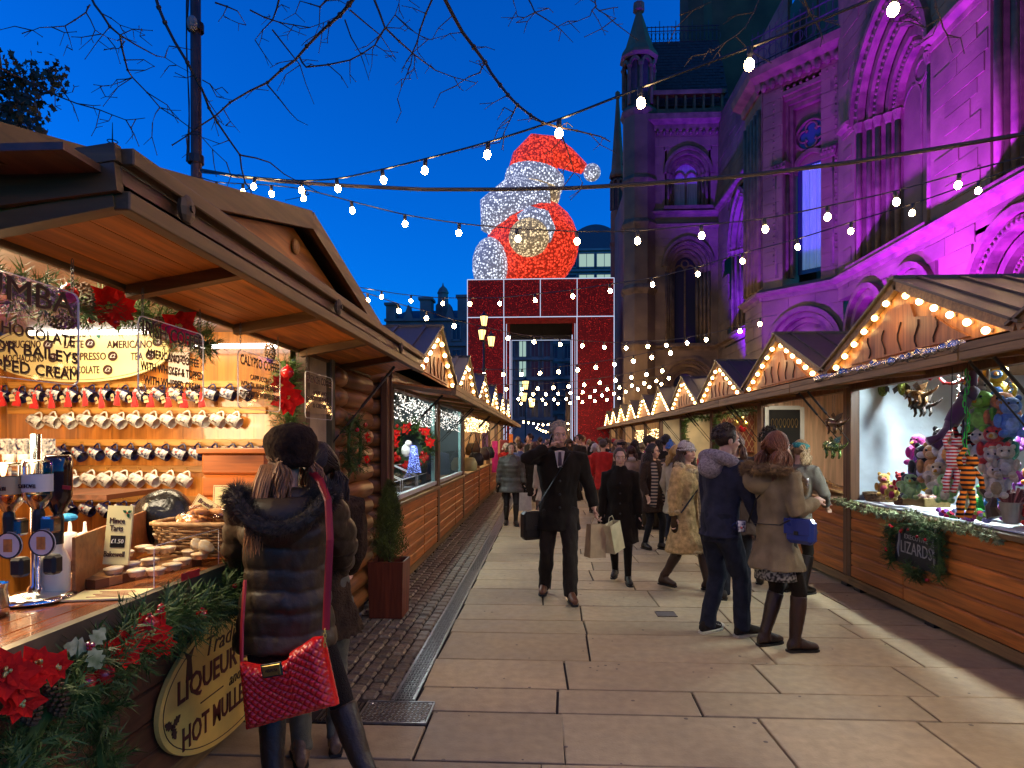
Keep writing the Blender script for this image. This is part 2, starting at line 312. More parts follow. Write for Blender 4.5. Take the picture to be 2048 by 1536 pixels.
for r in range(len(rows) - 1):
    y0, y1 = rows[r], rows[r + 1]; x0 = -.82 if y1 > 3.95 else -1.95
    if 3.6 < y1 <= 3.95: x0 = .1
    x = x0; xe = 3.62
    while x < xe - .05:
        w = rnd(.75, 1.45) * (1 if y0 < 14 else 1.5)
        if xe - x - w < .35: w = xe - x
        sk = .012 * (1 if r % 2 else -1)
        if r == 3 and x < .35 < x + w or r == 4 and False:
            slab([(x + J, y0 + J), (x + w - J, y0 + J), (x + w - J, y1 - J)]); slab([(x + J, y0 + 2.4 * J), (x + w - J, y1 - .2 * J), (x + J, y1 - J)])
        elif y1 <= 3.95 and y1 > 3.6 and x < -.7:
            pass
        else:
            slab([(x + J, y0 + J), (x + w - J, y0 + J), (x + w - J + sk, y1 - J), (x + J + sk, y1 - J)])
        x += w
slab([(-.675, 3.28), (.1, 3.28), (.1, 3.865), (-.675, 3.865)]); slab([(-1.95, 3.28), (-.69, 3.28), (-.69, 3.66), (-1.95, 3.66)])
sb = MB(); sb.box((0, 0, -.025), (.098, .128, .05), ch=.014); sett_me = sb.mesh('sett', m_sett, smooth=False)
far = MB(); cnt = 0; cols = [-.98 - .106 * (k + .5) for k in range(8)]
yy = 4.07; rr = 0
while yy < 30:
    for k, cx in enumerate(cols):
        ox = rnd(-.004, .004); z = rnd(-.006, .004)
        if cnt < 296: link('sett', sett_me, pave, (cx + ox, yy + (.06 if k % 2 else 0) + rnd(-.006, .006), z), (rnd(-.03, .03), rnd(-.03, .03), rnd(-.05, .05)), (rnd(.9, 1), rnd(.86, 1), 1)); cnt += 1
        else: far.box((cx + ox, yy + (.06 if k % 2 else 0), -.025 + z), (.096, .125, .05), R3(rnd(-.03, .03), rnd(-.03, .03), rnd(-.04, .04)), ch=.012)
    yy += .138; rr += 1
tag(far.build('setts', m_sett, pave), kind='stuff')
gm_ = MB()
for k in range(170): gx, gy, gr = rnd(-.7, 3.4), rnd(2.6, 14), rnd(.006, .014); gm_.lathe([(gr, .0022), (gr * .8, .0034), (0, .0036)], 8, Matrix.Translation((gx, gy, 0)))
tag(gm_.build('gum_spots', mat('old_gum', (.16, .13, .10), .7), pave), kind='stuff')
dr = thing('drain_channel', 'long steel drain channel with pierced floral grating beside the stone setts', 'drain', (-.9, 9, 0))
b = MB(); b.box((-.9, 12, -.016), (.15, 16.2, .012)); b.build('channel_bed', mat('drain_dark', (.012, .012, .012), .9), dr)
y = 4.02; k = 0
while y < 20:
    L = .5; gr = MB()
    for sx in (-1, 1): gr.box((-.9 + sx * .066, y + L / 2, -.002), (.018, L - .006, .012))
    nn = 14 if y < 8 else 7
    if y < 11:
        for j in range(nn):
            for i in range(5):
                cx = -.9 - .046 + i * .023; cy = y + (j + .5) * L / nn; a = (i * 1.3 + j * 2.1) % pi; ww = .021 * (14 / nn) ** .5
                for q in (0, 1): aa = a + q * pi / 2; gr.bar((cx - cos(aa) * ww * .62, cy - sin(aa) * ww * .8, 0), (cx + cos(aa) * ww * .62, cy + sin(aa) * ww * .8, 0), .0062, .006)
    else:
        for j in range(8): gr.box((-.9, y + (j + .5) * L / 8, 0), (.12, .03, .006))
    gr.build('grating', m_steel, dr); y += L
cv = thing('access_cover', 'rectangular ribbed metal access cover at the near end of the drain', 'cover', (-.9, 3.82, 0))
b = MB(); b.box((-.9, 3.835, -.008), (.42, .30, .02)); b.build('plate', m_iron, cv)
b = MB()
for (c, d) in (((-.9, 3.685, .002), (.42, .01, .012)), ((-.9, 3.985, .002), (.42, .01, .012)), ((-1.108, 3.835, .002), (.008, .29, .012)), ((-.692, 3.835, .002), (.008, .29, .012))): b.box(c, d)
b.build('rim', m_steel, cv)
b = MB()
for i in range(14):
    for j in range(9):
        if (i in (0, 13) and j in (0, 8)): continue
        a = pi / 4 if (i + j) % 2 else -pi / 4; cx = -1.085 + i * .0285; cy = 3.71 + j * .031; b.bar((cx - cos(a) * .010, cy - sin(a) * .010, .004), (cx + cos(a) * .010, cy + sin(a) * .010, .004), .0055, .005)
tag(b.build('studs', m_steel, cv), kind='stuff')
for sx in (-1.085, -.715):
    for sy in (3.71, 3.96): b = MB(); b.lathe([(0, .006), (.013, .006), (.015, .002)], 12, Matrix.Translation((sx, sy, 0))); b.build('bolt', m_steel, cv)
b = MB(); b.box((-1.24, 3.83, -.01), (.25, .28, .01)); gp = b.build('gully_grate', mat('drain_dark'), None, at=(-1.24, 3.83, 0)); tag(gp, 'dark slotted gully grate left of the ribbed access cover', 'grate')
for i in range(9): b = MB(); b.box((-1.345 + i * .026, 3.83, .0), (.012, .26, .014)); b.build('slat', m_iron, gp)
p = onz(1332, 1229, 0); b = MB()
for s in (-1, 1): b.box((p.x + s * .088, p.y, .004), (.008, .17, .01)); b.box((p.x, p.y + s * .083, .004), (.17, .008, .01))
c2 = thing('small_drain_cover', 'small square metal cover set in the paving in front of the couple', 'cover', (p.x, p.y, 0)); b.build('rim', m_iron, c2); b = MB(); b.box((p.x, p.y, .003), (.168, .158, .004)); b.build('plate', mat('cover_plate', (.12, .11, .10), .5, var=.3, vs=20), c2)
m_stone = mat('hall_stone', (.17, .114, .052), .75, var=.35, vs=.9, bump=.35, bs=14, rnd=.12, detail=8)
m_stone_d = mat('hall_stone_moulding', (.14, .092, .043), .75, var=.4, vs=3, bump=.4, bs=22, rnd=.1)
m_slate = mat('slate', (.03, .027, .024), .85, var=.3, vs=5, rnd=.35)
m_pane_dark = mat('hall_pane', (.02, .025, .035), .12, var=0, spec=.6)
m_lead = mat('lead', (.05, .05, .055), .5, metal=.5, var=.2)
hall = thing('town_hall', 'tall gothic stone town hall lit purple behind the right hand stalls', 'building', (8, 20, 0))
XW = 8.0
def arch_pts(cx, spring, r, rise=None, n=14):
    if rise is None or abs(rise - r) < 1e-3: return [(cx - r * cos(pi * k / n), spring + r * sin(pi * k / n)) for k in range(n + 1)]
    R = (r * r + rise * rise) / (2 * r); L = []
    a_end = math.asin(min(1, rise / R)); h = n // 2
    for k in range(h + 1): a = a_end * k / h; L.append((cx - r + R - R * cos(a), spring + R * sin(a)))
    return L + [(2 * cx - x, y) for x, y in reversed(L[:-1])]
def gothic_window(par, M, cx, sill, spring, r, rise, orders=4, depth=.16, step=.16, pane=m_pane_dark, mull=True, stone=m_stone_d, cap=True, quat=True, base=True, gd=None):
    w = thing_part('window', par, M @ Vector((cx, sill, 0)))
    sp_ = MB(); A_ = arch_pts(cx, spring, r, rise); sp_.ring([(x, spring + rise + .1) for x, y in A_], A_, M, -.5, .004); sp_.build('spandrel', m_stone, w)
    hb = MB(); hb.ring(arch_pts(cx, spring, r + .16, rise + .17), arch_pts(cx, spring, r + .04, rise + .04), M, .0, .14); hb.build('hood_mould', stone, w)
    for k in range(orders):
        ro = r - k * step; ri = ro - step * .92; z0 = -depth * (k + 1); z1 = -depth * k + (.03 if k % 2 == 0 else -.02)
        ri_rise = rise * ri / r; ro_rise = rise * ro / r
        b = MB(); b.ring(arch_pts(cx, spring, ro, ro_rise), arch_pts(cx, spring, ri, ri_rise), M, z0, z1); b.build('arch_order', stone, w)
        if k % 2 == 0 and r > 1:
            b = MB()
            for (x, y) in arch_pts(cx, spring, (ro + ri) / 2, (ro_rise + ri_rise) / 2, 30): b.sph(M @ Vector((x, y, z1 + .01)), .045, 5, 4)
            tag(b.build('bead_ornament', stone, w), kind='stuff')
        for s in (-1, 1):
            x = cx + s * (ro + ri) / 2; zz = (z0 + z1) / 2
            b = MB(); b.box(M @ Vector((x, (sill + spring) / 2, z0 + .02)), (1, 1, 1)) if False else None
            b.prism([(x - step * .5, sill), (x + step * .5, sill), (x + step * .5, spring), (x - step * .5, spring)], M, z0 - .05, z0 + .04); b.build('jamb', stone, w)
            p0 = M @ Vector((x, sill + .02, zz)); p1 = M @ Vector((x, spring - .24, zz)); sh = MB(); sh.tube([p0, p1], step * .42, 10); sh.build('shaft', stone, w, smooth=True)
            if cap:
                c = MB(); c.tube([M @ Vector((x, spring - .24, zz)), M @ Vector((x, spring - .2, zz)), M @ Vector((x, spring - .08, zz)), M @ Vector((x, spring, zz))], [step * .45, step * .55, step * .72, step * .85], 8)
                for q in range(6): a = q * pi / 3; c.sph(M @ Vector((x + cos(a) * step * .5, spring - .1, zz + sin(a) * step * .5)), step * .22, 5, 4)
                c.build('capital', stone, w)
    ri = r - orders * step; rr = rise * ri / r; zg = -depth * orders - .05 if gd is None else gd
    b = MB(); b.prism([(cx - ri - .1, sill)] + [(cx + ri + .1, sill)] + [(x, y) for x, y in reversed(arch_pts(cx, spring, ri + .1, rr + .1))], M, zg - .02, zg); g_ = b.build('glass', pane, w)
    if mull:
        b = MB(); b.tube([M @ Vector((cx, sill, zg + .04)), M @ Vector((cx, spring, zg + .04))], .045, 6)
        for s in (-1, 1): pts = arch_pts(cx + s * ri / 2, spring - .1, ri / 2, ri * .6, 8); b.tube([M @ Vector((x, y, zg + .04)) for x, y in pts], .04, 5)
        if quat: b.tube([M @ Vector((cx + .33 * ri * cos(a * pi / 10), spring + rr * .48 + .33 * ri * sin(a * pi / 10), zg + .05)) for a in range(21)], .04, 5)
        b.build('tracery', stone, w)
    if base:
        b = MB(); b.prism([(cx - r - .2, sill - .16), (cx + r + .2, sill - .16), (cx + r + .15, sill), (cx - r - .15, sill)], M, -.3, .2); b.build('sill', stone, w)
    return w
def thing_part(name, par, loc):
    o = bpy.data.objects.new(name, None); COL.objects.link(o); o.parent = par; o.location = Vector(loc) - org(par); ORG[o.name] = Vector(loc); o.empty_display_size = .1; return o
NB = [0]
def ashlar(par, M, x0, x1, y0, y1, holes, h=.36, parts=None, relief=.02, name='stone_block'):
    rest = MB(); y = y0; row = 0
    while y < y1 - .05:
        hh = min(h * (1 if row % 3 else .82), y1 - y); x = x0 + (0 if row % 2 else -.35)
        while x < x1 - .02:
            w = rnd(.65, 1.25); a = max(x, x0); e = min(x + w, x1); cx = (a + e) / 2; cy = y + hh / 2
            if e - a > .08 and not any(t(a, e, y, y + hh) for t in holes):
                z = rnd(-.006, .008); q = [(a + .008, y + .008), (e - .008, y + .008), (e - .008, y + hh - .008), (a + .008, y + hh - .008)]
                c = M @ Vector((cx, cy, 0))
                if parts is not None and NB[0] < 285 and parts(cx, cy): b = MB(); b.prism(q, M, -.06, relief + z); b.build(name, m_stone, par); NB[0] += 1
                else: rest.prism(q, M, -.06, relief + z)
            x += w
        y += hh; row += 1
    if rest.f: tag(rest.build('stonework', m_stone, par), kind='stuff')
def hole_arch(cx, r, sill, top): return lambda a, e, y, t: (e > cx - r and a < cx + r and t > sill and y < top)
def cornice(par, M, x0, x1, y, prof, name='string_course'):
    b = MB(); ring = lambda x: [M @ Vector((x, y + h, z)) for h, z in prof]; b.loft([ring(x0), ring(x1)]); return b.build(name, m_stone_d, par)
COURSE = [(-.22, -.05), (-.22, .04), (-.12, .07), (-.06, .22), (0, .24), (.1, .06), (.16, -.05)]
MA = frame((XW, 0, 0), (0, -1, 0), (0, 0, 1))
ya = lambda Y: -Y
core = MB(); core.prism([(-17.9, 0), (-3.5, 0), (-3.5, 19), (-17.9, 19)], MA, -1.2, -.75); core.build('wall', m_stone, hall)
HA = [hole_arch(-15.35, 1.62, 6.1, 12.2), hole_arch(-10.3, 1.62, 6.1, 12.2), hole_arch(-16.3, .9, 2.5, 5.7), hole_arch(-14.45, .9, 2.5, 5.7), hole_arch(-11.2, 1.2, 2.5, 5.7), hole_arch(-8.7, 1.2, 2.5, 5.7)]
def hs(cx, r, rise, sill, spring):
    def t(a, e, y, tt):
        if e < cx - r or a > cx + r or tt < sill: return False
        if y < spring: return True
        m = min(abs(a - cx), abs(e - cx)); m = 0 if a < cx < e else m
        return y < spring + rise * sqrt(max(0, 1 - (m / r) ** 2))
    return t
HA = [hs(-15.35, 1.6, 2.2, 6.1, 9.75), hs(-10.3, 1.6, 2.2, 6.1, 9.75), hs(-16.3, .9, .95, 2.2, 4.45), hs(-14.45, .9, .95, 2.2, 4.45), hs(-11.2, 1.2, 1.25, 2.2, 4.2), hs(-8.7, 1.2, 1.25, 2.2, 4.2)]
ashlar(hall, MA, -17.6, -7.5, 3.0, 14.5, HA, .36, parts=lambda x, y: -14.3 < x < -11.6 and y < 11)
bk = MB()
for (a, e) in ((-17.9, -16.98), (-13.72, -11.93), (-8.66, -3.5)): bk.prism([(a, 6.0), (e, 6.0), (e, 19), (a, 19)], MA, -.75, .006)
bk.prism([(-17.9, 12.0), (-3.5, 12.0), (-3.5, 19), (-17.9, 19)], MA, -.75, .004); bk.prism([(-17.9, 0), (-3.5, 0), (-3.5, 3.0), (-17.9, 3.0)], MA, -.75, .006); bk.prism([(-17.9, 5.45), (-3.5, 5.45), (-3.5, 6.02), (-17.9, 6.02)], MA, -.75, .004)
bk.prism([(-13.45, 3.0), (-12.45, 3.0), (-12.45, 5.45), (-13.45, 5.45)], MA, -.75, .005); bk.build('wall_core', m_stone, hall)
for cx in (-15.35, -10.3): gothic_window(hall, MA, cx, 6.15, 9.75, 1.6, 2.2, orders=5, depth=.15, step=.17, pane=mat('curtain_glow', (.10, .05, .02), .4, var=.3, vs=3) if cx < -12 else m_pane_dark)
for cx, r, sp in ((-16.3, .88, 4.45), (-14.45, .88, 4.45), (-11.2, 1.18, 4.2), (-8.7, 1.18, 4.2)): gothic_window(hall, MA, cx, 2.4, sp, r, r * 1.05, orders=3, depth=.2, step=.17, mull=False, base=False, quat=False)
cornice(hall, MA, -17.9, -3.5, 6.02, COURSE)
for (a, e) in ((-17.6, -17.0), (-13.7, -11.95), (-8.65, -3.5)): cornice(hall, MA, a, e, 9.9, COURSE)
PL, PR = Vector((6.65, 19.9, 0)), Vector((8.25, 18.15, 0)); bx = (PR - PL); bw = bx.length; MBY = frame(PL, bx, (0, 0, 1)); cb = bw * .53
b = MB(); b.prism([(0, 0), (bw, 0), (bw, 6.2), (0, 6.2)], MBY, -1.0, -.25); b.ring([(x, 6.1) for x, y in arch_pts(cb, 4.35, 1.0, 1.05)], [(x, y) for x, y in arch_pts(cb, 4.35, 1.0, 1.05)], MBY, -.3, .006); b.prism([(0, 0), (cb - 1.0, 0), (cb - 1.0, 6.1), (0, 6.1)], MBY, -.3, .005); b.prism([(cb + 1.0, 0), (bw, 0), (bw, 6.1), (cb + 1.0, 6.1)], MBY, -.3, .005); b.prism([(0, 12.2), (bw, 12.2), (bw, 12.7), (0, 12.7)], MBY, -1.0, -.03)
b.prism([(0, 6), (.62, 6), (.62, 12.3), (0, 12.3)], MBY, -1.0, .006); b.prism([(bw - .62, 6), (bw, 6), (bw, 12.3), (bw - .62, 12.3)], MBY, -1.0, .006); b.build('bay_wall', m_stone, hall)
cb = bw * .53
ashlar(hall, MBY, 0, bw, 2.8, 6.0, [hs(cb, .98, 1.0, 1.5, 4.35)], .36)
ashlar(hall, MBY, 0, .62, 6.2, 12.3, [], .4); ashlar(hall, MBY, bw - .62, bw, 6.2, 12.3, [], .4)
gothic_window(hall, MBY, cb, 2.2, 4.35, .95, 1.0, orders=4, depth=.14, step=.13, mull=False, base=False, quat=False)
cornice(hall, MBY, -.1, bw + .1, 6.1, COURSE)
w = thing_part('window', hall, MBY @ Vector((cb, 6.6, 0)))
for k in range(4):
    x0, x1, y1 = cb - .86 + k * .1, cb + .86 - k * .1, 12.0 - k * .12; z = -.10 * k
    b = MB()
    for (a, e, lo, hi) in ((x0, x0 + .1, 6.5, y1), (x1 - .1, x1, 6.5, y1), (x0 + .1, x1 - .1, y1 - .12, y1)): b.prism([(a, lo), (e, lo), (e, hi), (a, hi)], MBY, z - .14, z + .02)
    b.build('frame_order', m_stone_d, w)
b = MB()
for k in range(26): y = 7 + k * .19; [b.sph(MBY @ Vector((cb + s * .91, y, .0)), .05, 5, 4) for s in (-1, 1)] if y < 12 else None
for k in range(10): b.sph(MBY @ Vector((cb - .85 + k * .19, 12.06, 0)), .05, 5, 4)
tag(b.build('bead_ornament', m_stone_d, w), kind='stuff')
for s in (-1, 1):
    for k in range(3):
        x = cb + s * (.60 + k * .12); z = .02 - k * -.02; sh = MB(); sh.tube([MBY @ Vector((x, 6.6, -.2 + k * .09)), MBY @ Vector((x, 9.6, -.2 + k * .09))], .05, 8); sh.build('shaft', m_stone_d, w, smooth=True)
    c = MB(); c.prism([(cb + s * .55 - .04 * s, 9.58), (cb + s * .92, 9.58), (cb + s * .98, 9.9), (cb + s * .5, 9.9)] if s > 0 else [(cb - .98, 9.9), (cb - .92, 9.58), (cb - .51, 9.58), (cb - .5, 9.9)], MBY, -.3, .1)
    for q in range(8): c.sph(MBY @ Vector((cb + s * (.56 + q * .05), 9.74 + (q % 2) * .08, .1)), .07, 5, 4)
    c.build('capital', m_stone_d, w)
m_blue_cloth = mat('window_curtain', (.30, .42, .55), .7, var=.2, vs=3, emis=(.25, .55, .9), es=.16, stretch=(6, 6, .4))
gl = MB(); gl.prism([(cb - .45, 6.6), (cb + .45, 6.6)] + list(reversed(arch_pts(cb, 9.6, .45, .5))), MBY, -.56, -.54); gl.build('glass', mat('bay_glass', (.03, .05, .09), .1, var=0), w)
cu = MB(); n = 28; pts = [(cb - .30 + .62 * k / n, .018 * sin(k * 1.9)) for k in range(n + 1)]
cu.add([MBY @ Vector((x, y, -.525 + z)) for y in (6.72, 9.78) for x, z in pts], [(k, k + 1, n + 2 + k, n + 1 + k) for k in range(n)]); cu.build('curtain', m_blue_cloth, w)
b = MB(); b.ring(arch_pts(cb, 9.6, .56, .62), arch_pts(cb, 9.6, .45, .5), MBY, -.56, -.36); b.build('arch_order', m_stone_d, w)
b = MB(); b.prism([(cb - .6, 9.85), (cb + .6, 9.85), (cb + .6, 11.6), (cb - .6, 11.6)], MBY, -.62, -.5); b.build('tympanum', m_stone, w)
b = MB(); b.lathe([(.44, -.02), (.5, .05), (.43, .09), (.40, -.02)], 28, MBY @ Matrix.Translation((cb, 10.65, -.47))); b.build('rose_ring', m_stone_d, w)
b = MB(); b.prism([(cb + .41 * cos(k * pi / 14), 10.65 + .41 * sin(k * pi / 14)) for k in range(28)], MBY, -.50, -.48); b.build('rose_glass', mat('bay_glass'), w)
for q in range(4):
    a0 = pi / 4 + q * pi / 2; cx, cy = cb + .2 * cos(a0 + pi / 4), 10.65 + .2 * sin(a0 + pi / 4); b = MB()
    b.tube([MBY @ Vector((cx + .17 * cos(a0 + pi / 4 + (t - 6) * .36), cy + .17 * sin(a0 + pi / 4 + (t - 6) * .36), -.45)) for t in range(13)], .032, 5); b.build('rose_foil', m_stone_d, w)
cornice(hall, MBY, -.2, bw + .15, 12.6, [(-.3, -.1), (-.3, .1), (-.1, .14), (0, .42), (.22, .46), (.3, .2), (.34, -.3)], 'cornice')
for k in range(9): b = MB(); p = MBY @ Vector((.1 + k * (bw - .2) / 8, 12.3, .14)); b.sph(p, (.1, .1, .14), 6, 5); b.build('corbel', m_stone_d, hall)
rl = MB()
for z in (13.0, 13.45, 13.8): rl.tube([MBY @ Vector((-.2, z, .35)), MBY @ Vector((bw + .1, z, .35))], .022, 5)
for k in range(15): x = -.15 + k * (bw + .2) / 14; rl.tube([MBY @ Vector((x, 12.9, .35)), MBY @ Vector((x, 13.95, .35))], .016, 5)
for k in range(7): x = k * (bw) / 6.5 + .15; rl.tube([MBY @ Vector((x + .16 * cos(t * pi / 6), 13.22 + .16 * sin(t * pi / 6), .35)) for t in range(13)], .012, 4)
rl.build('balcony_railing', m_lead, hall)
MS = frame((6.65, 0, 0), (0, -1, 0), (0, 0, 1)); b = MB(); b.prism([(-21.6, 0), (-19.95, 0), (-19.95, 12.7), (-21.6, 12.7)], MS, -.9, -.05); b.build('bay_wall', m_stone, hall); ashlar(hall, MS, -21.6, -19.95, 3, 12.4, [], .4)
cornice(hall, MS, -21.7, -19.85, 6.1, COURSE); cornice(hall, MS, -21.7, -19.8, 12.6, [(-.3, -.1), (-.3, .1), (-.1, .14), (0, .42), (.22, .46), (.3, .2), (.34, -.3)], 'cornice')
for k in range(5): b = MB(); b.tube([(6.6, 20.1 + k * .33, 6.3), (6.6, 20.1 + k * .33, 11.8)], .085, 8); b.build('shaft', m_stone_d, hall, smooth=True)
b = MB(); b.prism([(-30, 0), (-21, 0), (-21, 17), (-30, 17)], MA, -1.2, -.7); b.build('wall', m_stone, hall)
ashlar(hall, MA, -30, -21.5, 3, 16.5, [hs(-26.6, 1.5, 2.2, 6.1, 9.75)], .42)
gothic_window(hall, MA, -26.6, 6.15, 9.75, 1.45, 2.1, orders=4, depth=.16, step=.17)
cornice(hall, MA, -30, -21.5, 12.3, COURSE); cornice(hall, MA, -30, -21.5, 6.02, COURSE)
b = MB(); b.box((9.6, 20, 18.5), (1.6, 5.4, 12)); b.build('upper_wall', m_stone, hall)
MU = frame((8.8, 0, 0), (0, -1, 0), (0, 0, 1)); gothic_window(hall, MU, -19.6, 13.6, 16.4, 1.1, 1.6, orders=3, depth=.14, step=.15)
YW = 30.0; MW = frame((0, YW, 0), (1, 0, 0), (0, 0, 1))
b = MB(); b.prism([(4.6, 0), (8.2, 0), (8.2, 16.4), (4.6, 16.4)], MW, -1.2, -.75); b.build('wall', m_stone, hall)
cw = 6.6
ashlar(hall, MW, 4.6, 8.05, 3, 16.3, [hs(cw, .95, 1.0, 12.4, 14.0), hs(cw, 1.05, 1.2, 6.0, 9.7), hs(cw, 1.1, 1.1, 1, 4.3)], .45)
b = MB()
for (a, e, lo, hi) in ((4.6, 5.55, 0, 16.4), (7.65, 8.2, 0, 16.4), (5.5, 7.7, 10.9, 12.35), (5.5, 7.7, 15.1, 16.4), (5.5, 7.7, 5.4, 6.05)): b.prism([(a, lo), (e, lo), (e, hi), (a, hi)], MW, -.75, .006)
b.build('wall_core', m_stone, hall)
cur = mat('net_curtain', (.30, .28, .24), .8, var=.25, vs=2, stretch=(8, 8, .5))
gothic_window(hall, MW, cw, 12.45, 14.0, .95, 1.05, orders=3, depth=.15, step=.14, pane=cur, mull=True, quat=False)
gothic_window(hall, MW, cw, 6.1, 9.7, 1.05, 1.2, orders=4, depth=.15, step=.14)
gothic_window(hall, MW, cw, 1.5, 4.2, 1.12, 1.15, orders=4, depth=.15, step=.14, mull=False, base=False, quat=False)
for yy_ in (6.0, 11.6, 12.2): cornice(hall, MW, 4.6, 8.1, yy_, COURSE)
cornice(hall, MW, 4.6, 8.3, 16.3, [(-.35, -.1), (-.35, .12), (-.1, .16), (0, .5), (.25, .52), (.3, .3), (.34, -.3)], 'cornice')
b = MB()
for k in range(11): b.sph(MW @ Vector((4.9 + k * .3, 15.85, .1)), (.09, .12, .12), 6, 5)
tag(b.build('corbels', m_stone_d, hall), kind='stuff')
pb = MB(); pb.prism([(4.6, 16.65), (8.3, 16.65), (8.3, 16.95), (4.6, 16.95)], MW, -.2, .1); pb.prism([(4.6, 17.6), (8.3, 17.6), (8.3, 17.8), (4.6, 17.8)], MW, -.2, .14)
for k in range(9): x = 4.75 + k * .42; pb.prism([(x, 16.95), (x + .1, 16.95), (x + .1, 17.6), (x, 17.6)], MW, -.14, .06)
pb.build('parapet', m_stone_d, hall)
rf = MB(); rf.add([MW @ Vector(p) for p in ((4.3, 17.2, -.2), (8.6, 17.2, -.2), (8.6, 21.4, -2.2), (4.9, 21.4, -2.2), (8.6, 17, -6), (4.3, 17, -6))], [(0, 1, 2, 3), (3, 2, 4, 5), (0, 3, 5)]); roof = rf.build('roof', m_slate, hall)
slates = MB(); Rr = math.atan2(4.2, 2.0)
for i in range(22):
    for j in range(16):
        t = (i + .5) / 22; x = 4.45 + t * .4 + (j + (i % 2) * .5) * .26
        if x > 8.5: continue
        p = MW @ Vector((x, 17.2 + 4.2 * t, -.2 - 2 * t + .02)); slates.box(p, (.245, .02 + rnd(0, .012), .24), R3(-(pi / 2 - Rr) - .06, 0, 0))
tag(slates.build('slates', m_slate, roof), kind='stuff')
cr_ = MB(); zz = 21.45
for dz in (0, .55, .75): cr_.tube([MW @ Vector((4.9, zz + dz, -2.2)), MW @ Vector((8.6, zz + dz, -2.2))], .025, 4)
for k in range(19): x = 4.9 + k * .2; cr_.tube([MW @ Vector((x, zz, -2.2)), MW @ Vector((x, zz + (1.05 if k % 4 == 0 else .8), -2.2))], .018, 4); cr_.tube([MW @ Vector((x + .1 + .09 * cos(t * pi / 4), zz + .28 + .2 * sin(t * pi / 4), -2.2)) for t in range(9)], .012, 4)
cr_.build('roof_cresting', m_lead, roof)
def turret(cx, cy, r, zs, band, ztop, zcol, zspire):
    t = thing_part('turret', hall, (cx, cy, 0)); T = Matrix.Translation((cx, cy, 0)) @ Matrix.Rotation(pi / 8, 4, 'Z')
    b = MB(); b.lathe([(r, zs), (r, zcol)], 8, T); b.build('shaft_wall', m_stone, t)
    for z in band: b = MB(); b.lathe([(r, z - .25), (r * 1.12, z - .08), (r * 1.16, z + .02), (r * 1.02, z + .2)], 8, T); b.build('band', m_stone_d, t)
    b = MB(); b.lathe([(r * .72, zcol), (r * .72, zspire)], 8, T); b.build('lantern_core', mat('turret_dark', (.06, .055, .05), .9), t)
    for k in range(8):
        a = k * pi / 4; b = MB(); x, y = cx + r * .93 * cos(a), cy + r * .93 * sin(a); b.tube([(x, y, zcol + .1), (x, y, zspire - .55)], r * .11, 6); b.sph((x, y, zspire - .5), (r * .18, r * .18, .14), 6, 4); b.build('colonnette', m_stone_d, t)
        x2, y2 = cx + r * .9 * cos(a + pi / 8), cy + r * .9 * sin(a + pi / 8); b = MB(); Mx = frame((x2, y2, 0), (-sin(a + pi / 8), cos(a + pi / 8), 0), (0, 0, 1)); b.ring(arch_pts(0, zspire - .5, r * .36, r * .5, 8), arch_pts(0, zspire - .5, r * .22, r * .3, 8), Mx, -.06, .06); b.build('arch', m_stone_d, t)
    b = MB(); b.lathe([(r * 1.0, zspire - .12), (r * 1.2, zspire), (r * 1.15, zspire + .15), (r * .9, zspire + .45), (r * .22, ztop - .7), (r * .2, ztop - .6), (r * .36, ztop - .5), (r * .34, ztop - .15), (.01, ztop)], 8, T); b.build('spire', m_stone, t)
    return t
turret(4.38, 30.2, .76, 0, (6, 8.6, 11.6, 13.6, 16.8), 22.2, 17.0, 19.4)
turret(4.95, 44, .5, 0, (8, 12, 15), 25.5, 17.2, 19.6)
b = MB(); b.box((7.0, 38, 8.3), (4.6, 13, 16.4)); b.build('wall', m_stone, hall)
b = MB(); b.box((10.6, 35.4, 17), (4.2, 3.6, 40)); b.build('tower_wall', mat('tower_stone', (.11, .075, .035), .85, var=.3, vs=1), hall)
t2 = MB(); t2.lathe([(1.0, 20), (1.0, 26.0), (1.25, 26.3), (1.2, 26.6), (.1, 31)], 8, Matrix.Translation((8.15, 34.4, 0))); t2.build('stair_turret', mat('tower_stone'), hall)
m_purple_case = mat('flood_case', (.03, .03, .03), .5)
def flood(px, py, X, target, energy, col, spot=95):
    p = Vector((X, px, py)); f = thing('floodlight', 'black floodlight behind the right hand stalls throwing %s light up the stone wall' % col[0], 'floodlight', p)
    d = (Vector(target) - p).normalized(); q = d.to_track_quat('-Z', 'Y').to_matrix(); b = MB(); b.box(p - d * .06, (.34, .26, .1), q, ch=.02); b.build('housing', m_purple_case, f)
    b = MB(); b.tube([p - d * .05 - Vector((0, 0, .05)), (p.x, p.y, p.z - .35)], .02, 6); b.build('bracket', m_purple_case, f)
    b = MB(); b.box(p - d * .004, (.28, .2, .01), q); b.build('lens', glow('lens_' + col[0], col[1], 4), f)
    lamp('flood_beam', 'SPOT', p + d * .03, energy, col[1], .12, target=target, parent=f, spot=spot, blend=.8)
VIO = ('violet', (.11, .005, 1.0)); MAG = ('magenta', (.24, .01, 1.0)); PNK = ('pink purple', (.30, .015, 1.0))
flood(12.2, 2.9, 6.1, (8, 12.6, 8.0), 10500, PNK)
flood(15.0, 2.9, 6.1, (8, 15.0, 8.5), 7600, MAG)
flood(9.4, 2.9, 6.1, (8, 10, 9), 4200, ('rose purple', (.32, .015, 1.0)))
flood(17.6, 2.9, 5.6, (7.4, 19.2, 9.5), 3400, ('deep purple', (.2, .01, 1.0)))
flood(24.5, 2.9, 6.4, (8.0, 25.8, 9), 24000, VIO, 66)
flood(28.0, 2.6, 7.2, (7.2, 30, 4.5), 20, ('dim violet', (.4, .05, 1.0)))
